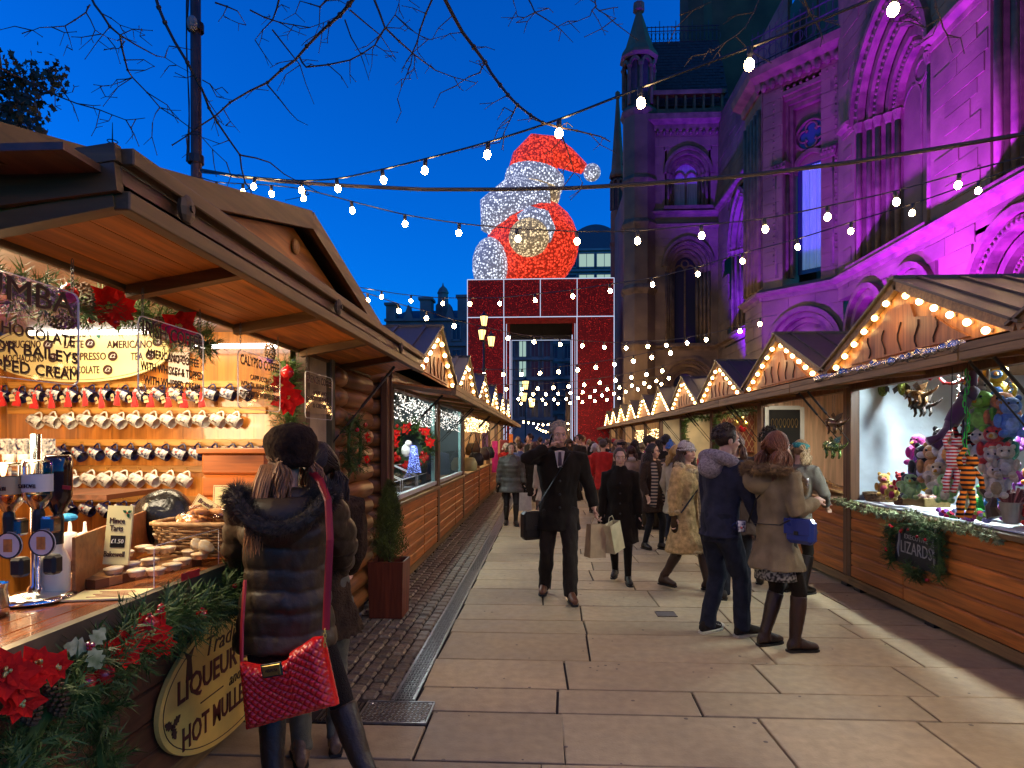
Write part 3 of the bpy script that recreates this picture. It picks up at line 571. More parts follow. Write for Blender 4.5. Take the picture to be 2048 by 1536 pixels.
m_redpanel = speckle('red_light_net', (.11, .004, .005), (1, .03, .025), 1.1, 15, .24, rough=.95, floor=.025)
m_led = glow('led_strip', (.62, .72, 1.0), .95)
m_redlit = speckle('red_lamp_skin', (.35, .012, .008), (1, .06, .025), 2.2, 8.5, .50, floor=.13)
m_whtlit = speckle('white_lamp_skin', (.16, .18, .34), (.80, .86, 1.0), 2.4, 8.5, .40, floor=.07)
m_goldlit = speckle('gold_lamp_skin', (.22, .14, .08), (1, .74, .40), 2.0, 8.5, .42, floor=.08)
GY, GD = 34.0, 7.8; gx0 = ony(935, 600, GY).x; gx1 = ony(1228, 600, GY).x; GT = ony(1080, 558, GY).z; GB = ony(1080, 634, GY).z
gate = thing('light_arch', 'huge square red arch of fairy lights outlined in white at the street end', 'arch', ((gx0 + gx1) / 2, GY + GD / 2, 0))
lw = ony(1008, 700, GY).x - gx0
for fx in (gx0, gx1 - lw):
    for fy in (GY, GY + GD - lw): b = MB(); b.box((fx + lw / 2, fy + lw / 2, GB / 2), (lw, lw, GB)); b.build('leg', m_redpanel, gate)
n4 = (gx1 - gx0) / 4
for k in range(4):
    for (fy, dy) in ((GY, lw), (GY + GD - lw, lw)): b = MB(); b.box((gx0 + (k + .5) * n4, fy + dy / 2, (GB + GT) / 2), (n4 - .01, dy - .01, GT - GB)); b.build('beam_panel', m_redpanel if fy == GY else mat('screen_dark', (.02, .025, .03), .7), gate)
for fx in (gx0, gx1 - lw): b = MB(); b.box((fx + lw / 2, GY + GD / 2, (GB + GT) / 2), (lw, GD - 2 * lw, GT - GB)); b.build('beam_panel', m_redpanel, gate)
b = MB(); b.box(((gx0 + gx1) / 2, GY + GD / 2, GT - .1), (gx1 - gx0 - .1, GD - .1, .1)); b.build('deck', mat('deck_dark', (.03, .03, .035), .8), gate)
def strip(a, b_, r=.024): m = MB(); m.tube([a, b_], r, 5); m.build('light_strip', m_led, gate)
for fy in (GY - .05, GY + GD + .05):
    strip((gx0, fy, GT), (gx1, fy, GT)); strip((gx0, fy, GB), (gx1, fy, GB))
    for x in (gx0, gx0 + lw, gx1 - lw, gx1): strip((x, fy, .5), (x, fy, GB))
    for k in range(5): strip((gx0 + k * n4, fy, GB), (gx0 + k * n4, fy, GT), .02)
for x in (gx0 + lw, gx1 - lw):
    for fy in (GY + lw, GY + GD - lw): strip((x, fy, .5), (x, fy, GB), .03)
fp = lambda px, py, dy=0: ony(px, py, GY + GD * .42 + dy)
S = (GY + GD * .42) / FPX
fig = thing('giant_light_figure', 'giant seated figure of red and white fairy lights with bobble hat on the arch', 'light figure', ((gx0 + gx1) / 2, GY + GD / 2, GT))
def blob(name, px, py, rx, ry, rz, m, par=fig, rot=0, dy=0, n=24, k=14):
    b = MB(); p = fp(px, py, dy); b.sph(p, (rx * S, ry * S, rz * S), n, k, R3(0, rot, 0)); return b.build(name, m, par, smooth=True)
blob('body', 1065, 490, 92, 84, 92, m_redlit)
blob('knee', 980, 532, 34, 46, 54, m_whtlit, dy=-1.6)
blob('head', 1068, 385, 53, 52, 55, m_goldlit)
b = MB(); b.tube([fp(1085, 405, -.4), fp(1030, 405, -1.0), fp(990, 430, -1.0), fp(975, 465, -.6)], [42 * S, 50 * S, 40 * S, 14 * S], 16); b.build('beard', m_whtlit, fig, smooth=True)
b = MB(); c = fp(1069, 362); prof = [(53, -17), (58, -12), (60, 0), (58, 12), (52, 17), (46, 12), (46, -12), (53, -17)]; b.lathe([(r * S, z * S) for r, z in prof], 28, Matrix.Translation(c) @ Matrix.Rotation(radians(9), 4, 'Y')); b.build('hat_band', m_whtlit, fig, smooth=True)
b = MB(); b.tube([fp(1066, 352), fp(1070, 325), fp(1082, 303), fp(1105, 302), fp(1135, 318), fp(1168, 338)], [52 * S, 48 * S, 38 * S, 28 * S, 21 * S, 11 * S], 18); b.sph(fp(1072, 322), (44 * S, 44 * S, 38 * S), 20, 12); b.build('hat', m_redlit, fig, smooth=True)
blob('bobble', 1184, 345, 17, 17, 17, m_whtlit)
blob('mitten', 1058, 475, 38, 30, 36, m_goldlit, dy=-2.4)
b = MB(); c = fp(1066, 455, -2.2); b.tube([fp(1038, 440, -2.3), fp(1060, 428, -2.4), fp(1085, 436, -2.4), fp(1098, 460, -2.3), fp(1096, 485, -2.1)], [10 * S, 15 * S, 17 * S, 13 * S, 5 * S], 12); b.build('cuff', m_whtlit, fig, smooth=True)
for px in (1018, 1030): b = MB(); b.sph(fp(px, 372, -1.45), 4 * S, 8, 6); b.build('eye', mat('fig_eye', (.02, .02, .02), .4), fig)
m_far = mat('far_stone', (.20, .17, .15), .85, var=.3, vs=.6, bump=.3, bs=4)
m_far_pane = mat('far_pane', (.03, .04, .06), .2, var=0); m_far_lit = glow('far_lit_pane', (.65, .95, .85), .55); m_far_roof = mat('far_slate', (.06, .06, .065), .6, var=.2)
def far_building(name, label, x0, x1, Y, depth, zw, rows, cols, lit=(), wm=m_far, ww=.9, wh=1.7, base=3.0):
    t = thing(name, label, 'building', ((x0 + x1) / 2, Y + depth / 2, 0)); b = MB(); b.box(((x0 + x1) / 2, Y + depth / 2, zw / 2), (x1 - x0, depth, zw)); wall = b.build('wall', wm, t)
    fh = (zw - base) / rows
    for r in range(rows):
        for c in range(cols):
            cx = x0 + (c + .5) * (x1 - x0) / cols; cz = base + (r + .5) * fh; f = MB()
            for (dx, dz, w_, h_) in ((-ww / 2 - .08, 0, .16, wh + .3), (ww / 2 + .08, 0, .16, wh + .3), (0, wh / 2 + .12, ww, .2), (0, -wh / 2 - .12, ww + .5, .2), (0, 0, .07, wh)): f.box((cx + dx, Y - .08, cz + dz), (w_, .2, h_))
            fo = f.build('window', wm, t); q = MB(); q.box((cx, Y - .012, cz), (ww, .03, wh)); q.build('pane', m_far_lit if (r, c) in lit else m_far_pane, fo)
    for r in range(rows + 1): b = MB(); b.box(((x0 + x1) / 2, Y - .1, base + r * fh), (x1 - x0 + .3, .5, .3)); b.build('ledge', wm, t)
    return t
Y1 = 78.0; bx0, bx1 = ony(772, 700, Y1).x, ony(960, 700, Y1).x; zt = ony(850, 640, Y1).z
fb = far_building('victorian_building', 'dark victorian stone building with a cupola beyond the left hand stalls', bx0, bx1, Y1, 14, zt, 4, 6, base=4)
for px0, px1, pt in ((772, 790, 610), (840, 862, 600), (915, 940, 596)):
    a, e = ony(px0, 700, Y1).x, ony(px1, 700, Y1).x; z = ony(800, pt, Y1).z; b = MB(); b.box(((a + e) / 2, Y1 + 1, (zt + z) / 2), (e - a, 2, z - zt)); b.box(((a + e) / 2, Y1 + 1, z + .15), (e - a + .4, 2.4, .3)); b.build('chimney_stack', m_far, fb)
b = MB(); z1 = ony(850, 605, Y1).z; b.add([(bx0, Y1, zt), (bx1, Y1, zt), (bx1, Y1 + 5, z1), (bx0 + 1.5, Y1 + 5, z1), (bx1, Y1 + 10, zt), (bx0, Y1 + 10, zt)], [(0, 1, 2, 3), (3, 2, 4, 5), (0, 3, 5)]); b.build('roof', m_far_roof, fb)
cx = ony(886, 600, Y1 + 3).x; b = MB(); sc = (Y1 + 3) / FPX; b.lathe([(15 * sc, ony(886, 640, Y1).z), (15 * sc, ony(886, 600, Y1).z), (11 * sc, ony(886, 596, Y1).z), (10 * sc, ony(886, 578, Y1).z), (12 * sc, ony(886, 575, Y1).z), (8 * sc, ony(886, 566, Y1).z), (2 * sc, ony(886, 560, Y1).z), (.02, ony(886, 553, Y1).z)], 8, Matrix.Translation((cx, Y1 + 3, 0))); b.build('cupola', m_far, fb)
for k in range(3): a = ony(815 + k * 42, 620, Y1).x; b = MB(); b.add([(a - .7, Y1 + .3, zt), (a + .7, Y1 + .3, zt), (a, Y1 + .3, zt + 2.0), (a, Y1 + 2.5, zt + 2.0)], [(0, 1, 2), (0, 2, 3), (1, 3, 2)]); b.build('dormer', m_far, fb)
Y2 = 72.0
far_building('stone_office', 'dark stone office with a few lit windows seen through the red arch', ony(985, 700, Y2).x, ony(1106, 700, Y2).x, Y2, 12, ony(1050, 678, Y2).z, 4, 5, lit={(2, 2), (1, 2), (3, 2)}, base=4, ww=.75)
Y2b = 90.0
far_building('glass_office', 'tall dark office block seen through the right half of the red arch', ony(1095, 700, Y2b).x, ony(1230, 700, Y2b).x, Y2b, 12, ony(1120, 652, Y2b).z, 6, 5, lit={(5, 2)}, base=3)
Y3 = 96.0; ox0, ox1 = ony(1120, 500, Y3).x, ony(1262, 500, Y3).x
ob = far_building('round_roofed_office', 'modern office with a curved roof behind the giant light figure', ox0, ox1, Y3, 16, ony(1180, 500, Y3).z, 9, 4, lit={(8, 1), (8, 2), (7, 1), (7, 2), (8, 3)}, ww=2.2, wh=1.9, base=2, wm=mat('office_stone', (.30, .28, .25), .8, var=.2, vs=.4))
zr = ony(1180, 500, Y3).z; r1 = MB(); pts = [(ox0 + (ox1 - ox0) * k / 16, zr + (ony(1180, 450, Y3).z - zr) * sin(pi * k / 16) ** .8) for k in range(17)]
r1.add([(x, Y3 + d, z) for d in (-.3, 16) for x, z in pts], [(k, k + 1, 18 + k, 17 + k) for k in range(16)] + [tuple(range(17))]); r1.build('roof', mat('roof_zinc', (.10, .11, .13), .5, metal=.3, var=.2, stretch=(12, .2, .2)), ob)
bk = far_building('terrace_block', 'long low dark block closing the square behind the market', -60, bx0 - 1, 120, 12, 14, 3, 12, base=4)
bx_ = MB(); bx_.box((4.3, 47, 2.6), (5.6, .3, 5.2)); tag(bx_.build('hoarding', mat('hoarding_brown', (.10, .075, .06), .8, var=.2, vs=1)), 'plain brown hoarding under the right leg of the red arch', 'hoarding')
m_black = mat('black_paint', (.012, .012, .013), .45, var=.3, vs=10)
m_lantern = glow('lantern_glow', (1, .62, .22), 3.2)
def street_lamp(label, p, H, s=1.0):
    t = thing('street_lamp', label, 'street lamp', (p.x, p.y, 0)); b = MB(); b.lathe([(.16, 0), (.16, .5), (.09, .6), (.07, 1.0), (.055, H * .72), (.09, H * .74), (.05, H * .76), (.045, H - .1)], 10, Matrix.Translation((p.x, p.y, 0))); b.build('post', m_black, t, smooth=True)
    for (dx, dz) in ((0, .72), (-.1, 0), (.38, -.35)):
        c = Vector((p.x + dx * s, p.y, H + dz * s - .4)); b = MB(); b.lathe([(.12 * s, 0), (.2 * s, .5 * s)], 6, Matrix.Translation(c)); ln = b.build('lantern', m_lantern, t); b = MB(); b.lathe([(.24 * s, .5 * s), (.2 * s, .56 * s), (.06 * s, .68 * s), (.02 * s, .8 * s)], 6, Matrix.Translation(c)); b.lathe([(.02, -.1 * s), (.13 * s, 0)], 6, Matrix.Translation(c))
        for q in range(6): a = q * pi / 3; b.tube([c + Vector((.125 * s * cos(a), .125 * s * sin(a), 0)), c + Vector((.205 * s * cos(a), .205 * s * sin(a), .5 * s))], .012 * s, 4)
        b.build('lantern_cap', m_black, ln)
        b = MB(); b.tube([(p.x, p.y, H - .55 * s), c + Vector((0, 0, -.08 * s))], .025 * s, 5); b.build('bracket', m_black, t)
    return t
p = ony(968, 880, 26.0); street_lamp('ornate black street lamp with three glowing lanterns before the red arch', p, ony(968, 660, 26.0).z, .78)
p = ony(1051, 880, 66.0); street_lamp('small far street lamp seen through the red arch opening', p, ony(1051, 795, 66).z, 1.7)
PP = Vector((-4.45, 8.0, 0)); pole = thing('tall_pole', 'tall dark metal pole rising behind the coffee stall roof', 'pole', PP)
b = MB(); b.tube([PP, PP + Vector((-.02, 0, 5)), PP + Vector((-.06, 0, 12))], [.07, .066, .06], 12); b.build('shaft', mat('rust_pole', (.05, .028, .02), .35, var=.4, vs=6), pole, smooth=True)
b = MB()
for z in (4.95, 5.25, 6.95): b.lathe([(.085, -.05), (.1, -.05), (.1, .05), (.085, .05)], 10, Matrix.Translation(PP + Vector((-.03, 0, z))))
b.build('clamp', m_black, pole)
for k in range(3): b = MB(); b.tube([PP + Vector((-.1 - .02 * sin(z * (2 + k)), -.06, z * 1.0)) for z in [5.2 + q * .25 for q in range(12 + 4 * k)]], .008, 4); b.build('cable', m_black, pole)
b = MB(); q0 = PP + Vector((-.03, -.08, 6.95)); b.sph(q0, (.07, .06, .1), 8, 6); b.build('pole_box', mat('grey_box', (.25, .24, .22), .6), pole)
fn = ony(225, 290, 60.0); f = thing('roof_finial', 'thin ornate metal finial showing above the coffee stall roof', 'finial', fn); b = MB(); zb = fn.z - 1
b.tube([(fn.x, fn.y, zb), (fn.x, fn.y, ony(225, 245, 60).z)], [.1, .03], 5); b.build('spike', m_black, f)
for dz in (.5, 1.0, 1.35): b = MB(); b.tube([(fn.x + .45 * cos(t * pi / 6), fn.y + .45 * sin(t * pi / 6), zb + dz + .15 * sin(t * pi)) for t in range(13)], .05, 4); b.build('scroll_ring', m_black, f)
b = MB(); b.box((fn.x - 13, 66, (fn.z - 2.2) / 2), (24, 10, fn.z - 2.2)); tag(b.build('far_roof_block', m_far), 'dark roof block far behind the coffee stall', 'building')
m_cable = mat('black_cable', (.015, .014, .014), .4, var=.2)
m_bulb = glow('festoon_bulb', (1.0, .62, .28), 150.0)
sk = MB(); sk.lathe([(.0, .075), (.019, .075), (.021, .03), (.016, .0), (.0, .0)], 8); socket_me = sk.mesh('bulb_socket', m_black, smooth=False)
bl = MB(); bl.sph((0, 0, -.034), (.031, .031, .038), 10, 7); bulb_me = bl.mesh('bulb', m_bulb, smooth=True)
sk2 = MB(); sk2.lathe([(.0, .07), (.02, .07), (.016, 0)], 5); socket_lo = sk2.mesh('bulb_socket', m_black); bl2 = MB(); bl2.sph((0, 0, -.034), (.033, .033, .038), 6, 5); bulb_lo = bl2.mesh('bulb', m_bulb, smooth=True)
def festoon(label, ctrl, bulbs, r=.008, bs=1.0, lo=False):
    pts = [at(*c) for c in ctrl]; t = thing('light_string', label, 'light string', pts[0])
    den = []
    for i in range(len(ctrl) - 1):
        n = 6
        for k in range(n): u = k / n; den.append(tuple(ctrl[i][j] + (ctrl[i + 1][j] - ctrl[i][j]) * u for j in range(3)))
    den.append(ctrl[-1])
    def smooth(d):
        return [d[0]] + [tuple((d[i - 1][j] + 2 * d[i][j] + d[i + 1][j]) / 4 for j in range(3)) for i in range(1, len(d) - 1)] + [d[-1]]
    for _ in range(4): den = smooth(den)
    b = MB(); b.tube([at(*c) for c in den], r, 5); b.build('cable', m_cable, t)
    for px in bulbs:
        for i in range(len(den) - 1):
            if (den[i][0] - px) * (den[i + 1][0] - px) <= 0 and den[i][0] != den[i + 1][0]:
                u = (px - den[i][0]) / (den[i + 1][0] - den[i][0]); q = at(*[den[i][j] + (den[i + 1][j] - den[i][j]) * u for j in range(3)])
                tl = rnd(-.16, .16); o = link('bulb_socket', socket_lo if lo else socket_me, t, q - Vector((0, 0, .075 * bs)), (rnd(-.1, .1), tl, 0), bs); link('bulb', bulb_lo if lo else bulb_me, o, q - Vector((0, 0, .075 * bs))).location = (0, 0, 0); break
    return t
festoon('festoon cable of big bulbs sweeping from the tall pole to the top right', [(402, 345, 8), (480, 352, 7.6), (600, 362, 7.1), (675, 358, 6.8), (760, 340, 6.4), (850, 318, 6.0), (975, 285, 5.5), (1117, 240, 5.0), (1280, 175, 4.5), (1500, 95, 4.0), (1790, -20, 3.5), (2048, -130, 3.2), (2500, -300, 2.9), (2900, -420, 2.8)], [508, 603, 675, 766, 850, 975, 1118, 1281, 1499, 1788, 2160, 2560, 2860], .009, 1.0)
festoon('festoon cable of bulbs dipping past the giant figure towards the purple wall', [(402, 355, 8), (433, 365, 7.9), (545, 370, 7.6), (610, 378, 7.4), (705, 403, 7.2), (810, 430, 7.0), (918, 447, 6.8), (1035, 458, 6.6), (1154, 463, 6.5), (1275, 462, 6.4), (1403, 450, 6.2), (1530, 438, 6.1), (1655, 412, 6.0), (1792, 382, 5.8), (1917, 347, 5.7), (2060, 310, 5.6), (2300, 240, 5.4), (2600, 150, 5.2)], [2100, 2240, 2400, 2560, 433, 486, 543, 608, 704, 810, 918, 1035, 1154, 1275, 1403, 1530, 1655, 1792, 1917], .007, .95)
b = MB(); b.tube([at(*c) for c in ((402, 340, 8), (470, 352, 7.7), (560, 363, 7.4), (700, 372, 7.0), (850, 379, 6.7), (1000, 379, 6.5), (1150, 376, 6.3), (1300, 367, 6.2), (1500, 350, 6.0), (1700, 325, 5.8), (1900, 293, 5.6), (2080, 263, 5.4))], .02, 7)
tag(b.build('power_cable', mat('brown_cable', (.03, .022, .016), .5), None, at=PP + Vector((0, 0, 5))), 'thick dark power cable strung right across the street from the tall pole', 'cable')
festoon('festoon cable crossing above the red arch from a short mast on the left', [(658, 566, 12), (735, 577, 12), (797, 588, 12), (880, 596, 12), (1000, 596, 11.5), (1070, 588, 11), (1145, 580, 10.6), (1220, 568, 10.2), (1305, 556, 9.8), (1395, 534, 9.3), (1485, 506, 8.8), (1595, 478, 8.2), (1702, 444, 7.8), (1825, 408, 7.4), (1957, 362, 7.0), (2060, 325, 6.7), (2200, 275, 6.4)], [2080, 2180, 680, 763, 822, 886, 940, 1000, 1070, 1145, 1220, 1305, 1395, 1485, 1595, 1702, 1825, 1957], .008, 1.0)
festoon('lower festoon cable sagging from the left mast across the arch legs', [(658, 568, 12), (735, 586, 12.2), (797, 608, 12.6), (853, 622, 13), (908, 640, 14), (1016, 665, 15.5), (1068, 673, 16), (1120, 678, 16.3), (1165, 681, 16.6), (1208, 684, 16.8), (1252, 686, 17), (1296, 682, 17), (1333, 680, 16.6), (1374, 675, 16.2), (1412, 668, 15.8), (1452, 660, 15.4), (1480, 650, 15), (1520, 635, 14.6), (1553, 630, 14.2)], [735, 797, 853, 908, 1016, 1068, 1120, 1165, 1208, 1252, 1296, 1333, 1374, 1412, 1480, 1520], .009, 1.3, True)
def fill_festoon(label, Y):  # unseen bulb strings, added outside the frame to light the foreground
    t = thing('light_string', label, 'light string', (-.6, Y, 4.2)); P = [Vector((-.6 + 6.2 * u / 14, Y, 4.2 - .45 * sin(pi * u / 14))) for u in range(15)]; b = MB(); b.tube(P, .008, 5); b.build('cable', m_cable, t)
    for q in P[1:14]: o = link('bulb_socket', socket_me, t, q - Vector((0, 0, .075))); link('bulb', bulb_me, o, q - Vector((0, 0, .075))).location = (0, 0, 0)
fill_festoon('festoon cable added above the frame to light the foreground by the coffee stall', 1.9); fill_festoon('festoon cable added behind the viewer to light the foreground', -1.6)
for i, (lab, y0, d0, sag, a, e, yb, n) in enumerate((('fifth festoon string back, in front of the arch legs', 738, 22, 14, 950, 1360, 690, 11), ('sixth festoon string back, across the arch opening', 765, 25, 22, 935, 1340, 728, 13), ('seventh festoon string back, low over the walk', 780, 28, 10, 1030, 1350, 745, 13), ('eighth festoon string back, lower across the opening', 790, 30, 14, 1025, 1335, 757, 13), ('ninth festoon string back, lowest across the opening', 800, 33, 8, 1030, 1300, 780, 11))):
    ctrl = [(a + (e - a) * u / 8, y0 + (yb - y0) * (u / 8) ** 1.6 + sag * 4 * (u / 8) * (1 - u / 8) * .5, d0 - 3 * u / 8) for u in range(9)]
    festoon(lab, ctrl, [a + (e - a) * (k + .5) / n for k in range(n)], .010, 1.6, True)
festoon('short festoon string behind the crowd, upper of the two low far rows', [(1040, 838, 44), (1085, 846, 44), (1140, 842, 44)], [1047, 1057, 1067, 1076, 1086, 1096, 1106, 1117, 1127, 1136], .012, 1.5, True)
festoon('short festoon string behind the crowd, lower of the two low far rows', [(1072, 850, 45), (1090, 860, 45), (1120, 860, 45), (1145, 852, 45)], [1074, 1080, 1086, 1092, 1099, 1106, 1113, 1121, 1128, 1136], .012, 1.5, True)
mp_ = at(658, 620, 12); b = MB(); b.tube([(mp_.x, mp_.y, 2.5), (mp_.x, mp_.y, at(658, 552, 12).z)], .02, 6); tag(b.build('short_mast', m_black), 'short thin mast on a left stall roof holding two light strings', 'mast')
m_bark = mat('bark', (.045, .03, .022), .8, var=.4, vs=12, bump=.5, bs=30)
tree = thing('bare_tree', 'bare winter tree whose thin branches hang across the top of the sky', 'tree', (-4.7, 2.6, 0))
b = MB(); b.tube([(-4.7, 2.6, 0), (-4.72, 2.65, 2.2), (-4.6, 2.8, 4.4), (-4.3, 3.1, 6.2), (-3.9, 3.5, 7.4)], [.2, .17, .14, .11, .07], 10); b.build('trunk', m_bark, tree, smooth=True)
BR = [([(885, -10), (925, 65), (970, 125), (1000, 170), (1035, 210), (1085, 245), (1120, 255), (1180, 268), (1220, 283)], 10, 5.2),
      ([(970, 125), (960, 145), (920, 165), (905, 176)], 4, 5.2), ([(1035, 207), (1020, 240), (1000, 285)], 4, 5.2), ([(1118, 255), (1135, 300), (1148, 345), (1165, 365)], 4, 5.2),
      ([(310, -10), (330, 45), (375, 125), (405, 180), (435, 245), (480, 310), (490, 365), (505, 392), (550, 412)], 8, 5.0), ([(480, 310), (540, 325), (600, 365), (618, 388)], 4, 5.0), ([(405, 160), (430, 180), (448, 196)], 3, 5),
      ([(180, -10), (205, 30), (240, 70), (250, 120), (265, 155), (320, 215), (400, 270), (453, 325)], 6, 5.0), ([(240, 70), (300, 105), (330, 115), (380, 145)], 4, 5.0), ([(180, 10), (172, 25), (130, 52), (80, 55), (44, 67)], 4, 5.0), ([(172, 25), (190, 60), (215, 75), (250, 82)], 3, 5.0), ([(265, 155), (240, 165), (200, 173)], 3, 5), ([(200, 25), (240, 50), (290, 70)], 3, 5), ([(330, 115), (338, 92)], 3, 5), ([(130, 52), (145, 100)], 3, 5), ([(320, 215), (305, 245)], 3, 5),
      ([(720, -20), (680, 30), (640, 65), (590, 120), (535, 165), (460, 205), (395, 255), (345, 290)], 9, 5.4), ([(535, 170), (580, 225), (615, 250)], 4, 5.4), ([(545, 60), (600, 130), (628, 208)], 4, 5.4), ([(445, 215), (480, 265)], 3, 5.4),
      ([(600, 115), (612, 134), (700, 120), (750, 90), (790, 30), (800, -10)], 5, 5.6), ([(745, -10), (770, 55), (830, 110), (870, 140), (950, 165)], 6, 5.6), ([(868, -10), (840, 60), (825, 105), (813, 150), (795, 198)], 5, 5.6), ([(690, 40), (720, 105), (738, 160)], 4, 5.6), ([(560, -10), (545, 40), (510, 80)], 5, 5.6), ([(500, 20), (560, 45), (620, 55), (680, 30)], 4, 5.6), ([(770, 55), (745, 100), (737, 155)], 3, 5.6), ([(700, 20), (760, 70), (792, 118)], 4, 5.6), ([(790, 30), (830, 65), (855, 80)], 3, 5.6), ([(660, -5), (640, 14), (600, 2)], 6, 5.6),
      ([(0, 135), (40, 155), (110, 190), (200, 220), (252, 240), (290, 236)], 5, 5.0), ([(110, 188), (145, 184)], 3, 5.0), ([(430, 5), (475, 22), (492, 50)], 4, 5.4), ([(1025, -5), (1033, 22)], 3, 5), ([(1055, -5), (1070, 25), (1110, 50), (1118, 62)], 4, 5), ([(1070, 25), (1032, 45)], 3, 5), ([(1190, -5), (1192, 12), (1180, 32), (1125, 52)], 4, 5), ([(1190, 14), (1210, 28), (1232, 36)], 3, 5),
      ([(1605, -10), (1640, 60), (1600, 0)], 4, 4.4), ([(1520, -5), (1490, 55), (1450, 85), (1410, 108)], 4, 4.4), ([(1870, -8), (1880, 35), (1895, 70), (1905, 105)], 5, 4.2), ([(1880, 35), (1850, 55), (1810, 30)], 4, 4.2), ([(1360, 30), (1420, 5)], 4, 4.4)]
for i, (pl, wpx, d) in enumerate(BR):
    P = [at(px, py, d + .25 * sin(i * 2.3 + k * .9)) for k, (px, py) in enumerate(pl)]
    P2 = [P[0]]
    for k in range(1, len(P)): m = (P[k - 1] + P[k]) / 2; m += Vector((rnd(-.012, .012), 0, rnd(-.012, .012))); P2 += [m, P[k]]
    r0 = wpx * d / FPX / 2 * .85; n = len(P2); rs = [max(r0 * .3, r0 * (1 - .75 * k / (n - 1))) for k in range(n)]; b = MB(); b.tube(P2, rs, 5)
    for k in range(1, n):
        if rnd(0, 1) < .5: b.sph(P2[k], rs[k] * 1.7, 5, 4)
        if rnd(0, 1) < .6: e = P2[k] + Vector((rnd(-.24, .24), rnd(-.05, .05), rnd(-.24, .08))); mm_ = (P2[k] + e) / 2 + Vector((rnd(-.04, .04), 0, rnd(-.04, .04))); b.tube([P2[k], mm_, e], [.0045, .0035, .0025], 4); b.sph(e, .005, 4, 3); b.tube([mm_, mm_ + Vector((rnd(-.1, .1), 0, rnd(-.1, .02)))], [.003, .002], 4)
    b.build('branch', m_bark, tree)
for k, (px, d) in enumerate(((885, 5.2), (310, 5.0), (720, 5.4), (180, 5.0), (800, 5.6), (0, 5.0), (1190, 5.0), (1870, 4.2))):
    e = at(px, -10 if k != 5 else 135, d); s0 = Vector((-3.9, 3.5, 7.4)); b = MB(); m = (s0 + e) / 2 + Vector((0, 0, .5)); b.tube([s0, s0 * .6 + m * .4 + Vector((0, 0, .2)), m, m * .5 + e * .5 + Vector((0, 0, .12)), e], [.05, .045, .035, .025, .016], 6); b.build('limb', m_bark, tree)
lt = thing('leafy_tree', 'dark leafy tree at the far left behind the coffee stall roof', 'tree', (-13.5, 13, 0)); b = MB(); b.tube([(-13.5, 13, 0), (-13.4, 13, 3), (-13.0, 13, 6), (-12.4, 13, 8)], [.25, .2, .13, .04], 8)
for k in range(14): z = rnd(4, 8); a = rnd(0, 6.28); b.tube([(-13.2, 13, z), (-13.2 + cos(a) * 1.0, 13 + sin(a), z + .5), (-13.2 + cos(a) * 1.9, 13 + sin(a) * 1.7, z + .7)], [.05, .03, .012], 5)
b.build('trunk', m_bark, lt)
lf = MB(); c0 = at(20, 215, 13.5)
for k in range(2600):
    cl = k % 26; random.seed(cl * 13 + 5); cc = Vector((rnd(-1.6, .75), rnd(-1, 1), rnd(-1.3, .95))); random.seed(k * 7 + 1)
    p = c0 + cc + Vector((random.gauss(0, .2), random.gauss(0, .2), random.gauss(0, .2))); Rm = R3(rnd(0, 6), rnd(0, 6), rnd(0, 6)); s = rnd(.05, .085)
    lf.add([p + Rm @ (Vector(q) * s) for q in ((0, -1.1, 0), (.45, -.5, .1), (1.1, -.1, 0), (.5, .3, .1), (.35, 1.0, 0), (0, .6, .15), (-.35, 1.0, 0), (-.5, .3, .1), (-1.1, -.1, 0), (-.45, -.5, .1))], [(0, 1, 2, 3, 4, 5, 6, 7, 8, 9)])
random.seed(3)
tag(lf.build('crown', mat('leaf_dark', (.05, .055, .02), .6, var=.5, vs=2), lt), kind='stuff')
w_log = wood('log_wood', (.30, .11, .025), 'y', .45, .5); w_logx = wood('log_wood_x', (.24, .09, .022), 'x', .45, .5)
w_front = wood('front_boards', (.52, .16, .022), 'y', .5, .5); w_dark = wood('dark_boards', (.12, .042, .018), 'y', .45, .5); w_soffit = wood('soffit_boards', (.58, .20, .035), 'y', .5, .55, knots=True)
w_fascia = wood('weathered_rail', (.24, .14, .05), 'y', .6, .5, knots=False); w_fasciax = wood('weathered_rail_x', (.26, .16, .06), 'x', .6, .5, knots=False); w_post = wood('post_wood', (.16, .07, .03), 'z', .5, .5); w_int = wood('interior_boards', (.55, .33, .16), 'z', .5, .7)
w_gable = wood('gable_board', (.46, .2, .05), 'z', .5, .6, knots=False); w_white = mat('white_frame', (.62, .64, .60), .5, var=.12, vs=4)
m_roof = mat('roof_sheet', (.06, .05, .04), .45, metal=.3, var=.3, vs=3, rnd=.1)
m_needle = mat('pine_needle', (.06, .115, .022), .6, var=.5, vs=6); m_needle_l = mat('pine_needle_pale', (.14, .20, .09), .45, var=.4, vs=6)
m_red = mat('red_bauble', (.45, .01, .012), .12, var=.1, coat=.6); m_petal = mat('poinsettia_petal', (.66, .010, .006), .75, var=.3, vs=20, spec=.2); m_gold = mat('gold_bits', (.55, .38, .1), .3, metal=.8, var=.2)
m_cone = mat('pine_cone', (.11, .055, .025), .7, var=.4, vs=20); m_ivy = mat('variegated_leaf', (.16, .22, .06), .5, col2=(.55, .58, .30), vs=25)
m_tube = glow('fluorescent_tube', (1, .95, .85), 9); m_tubec = glow('cool_tube', (.85, .97, 1.0), 9)
m_gbulb = glow('gable_bulb', (1.0, .60, .22), 26)
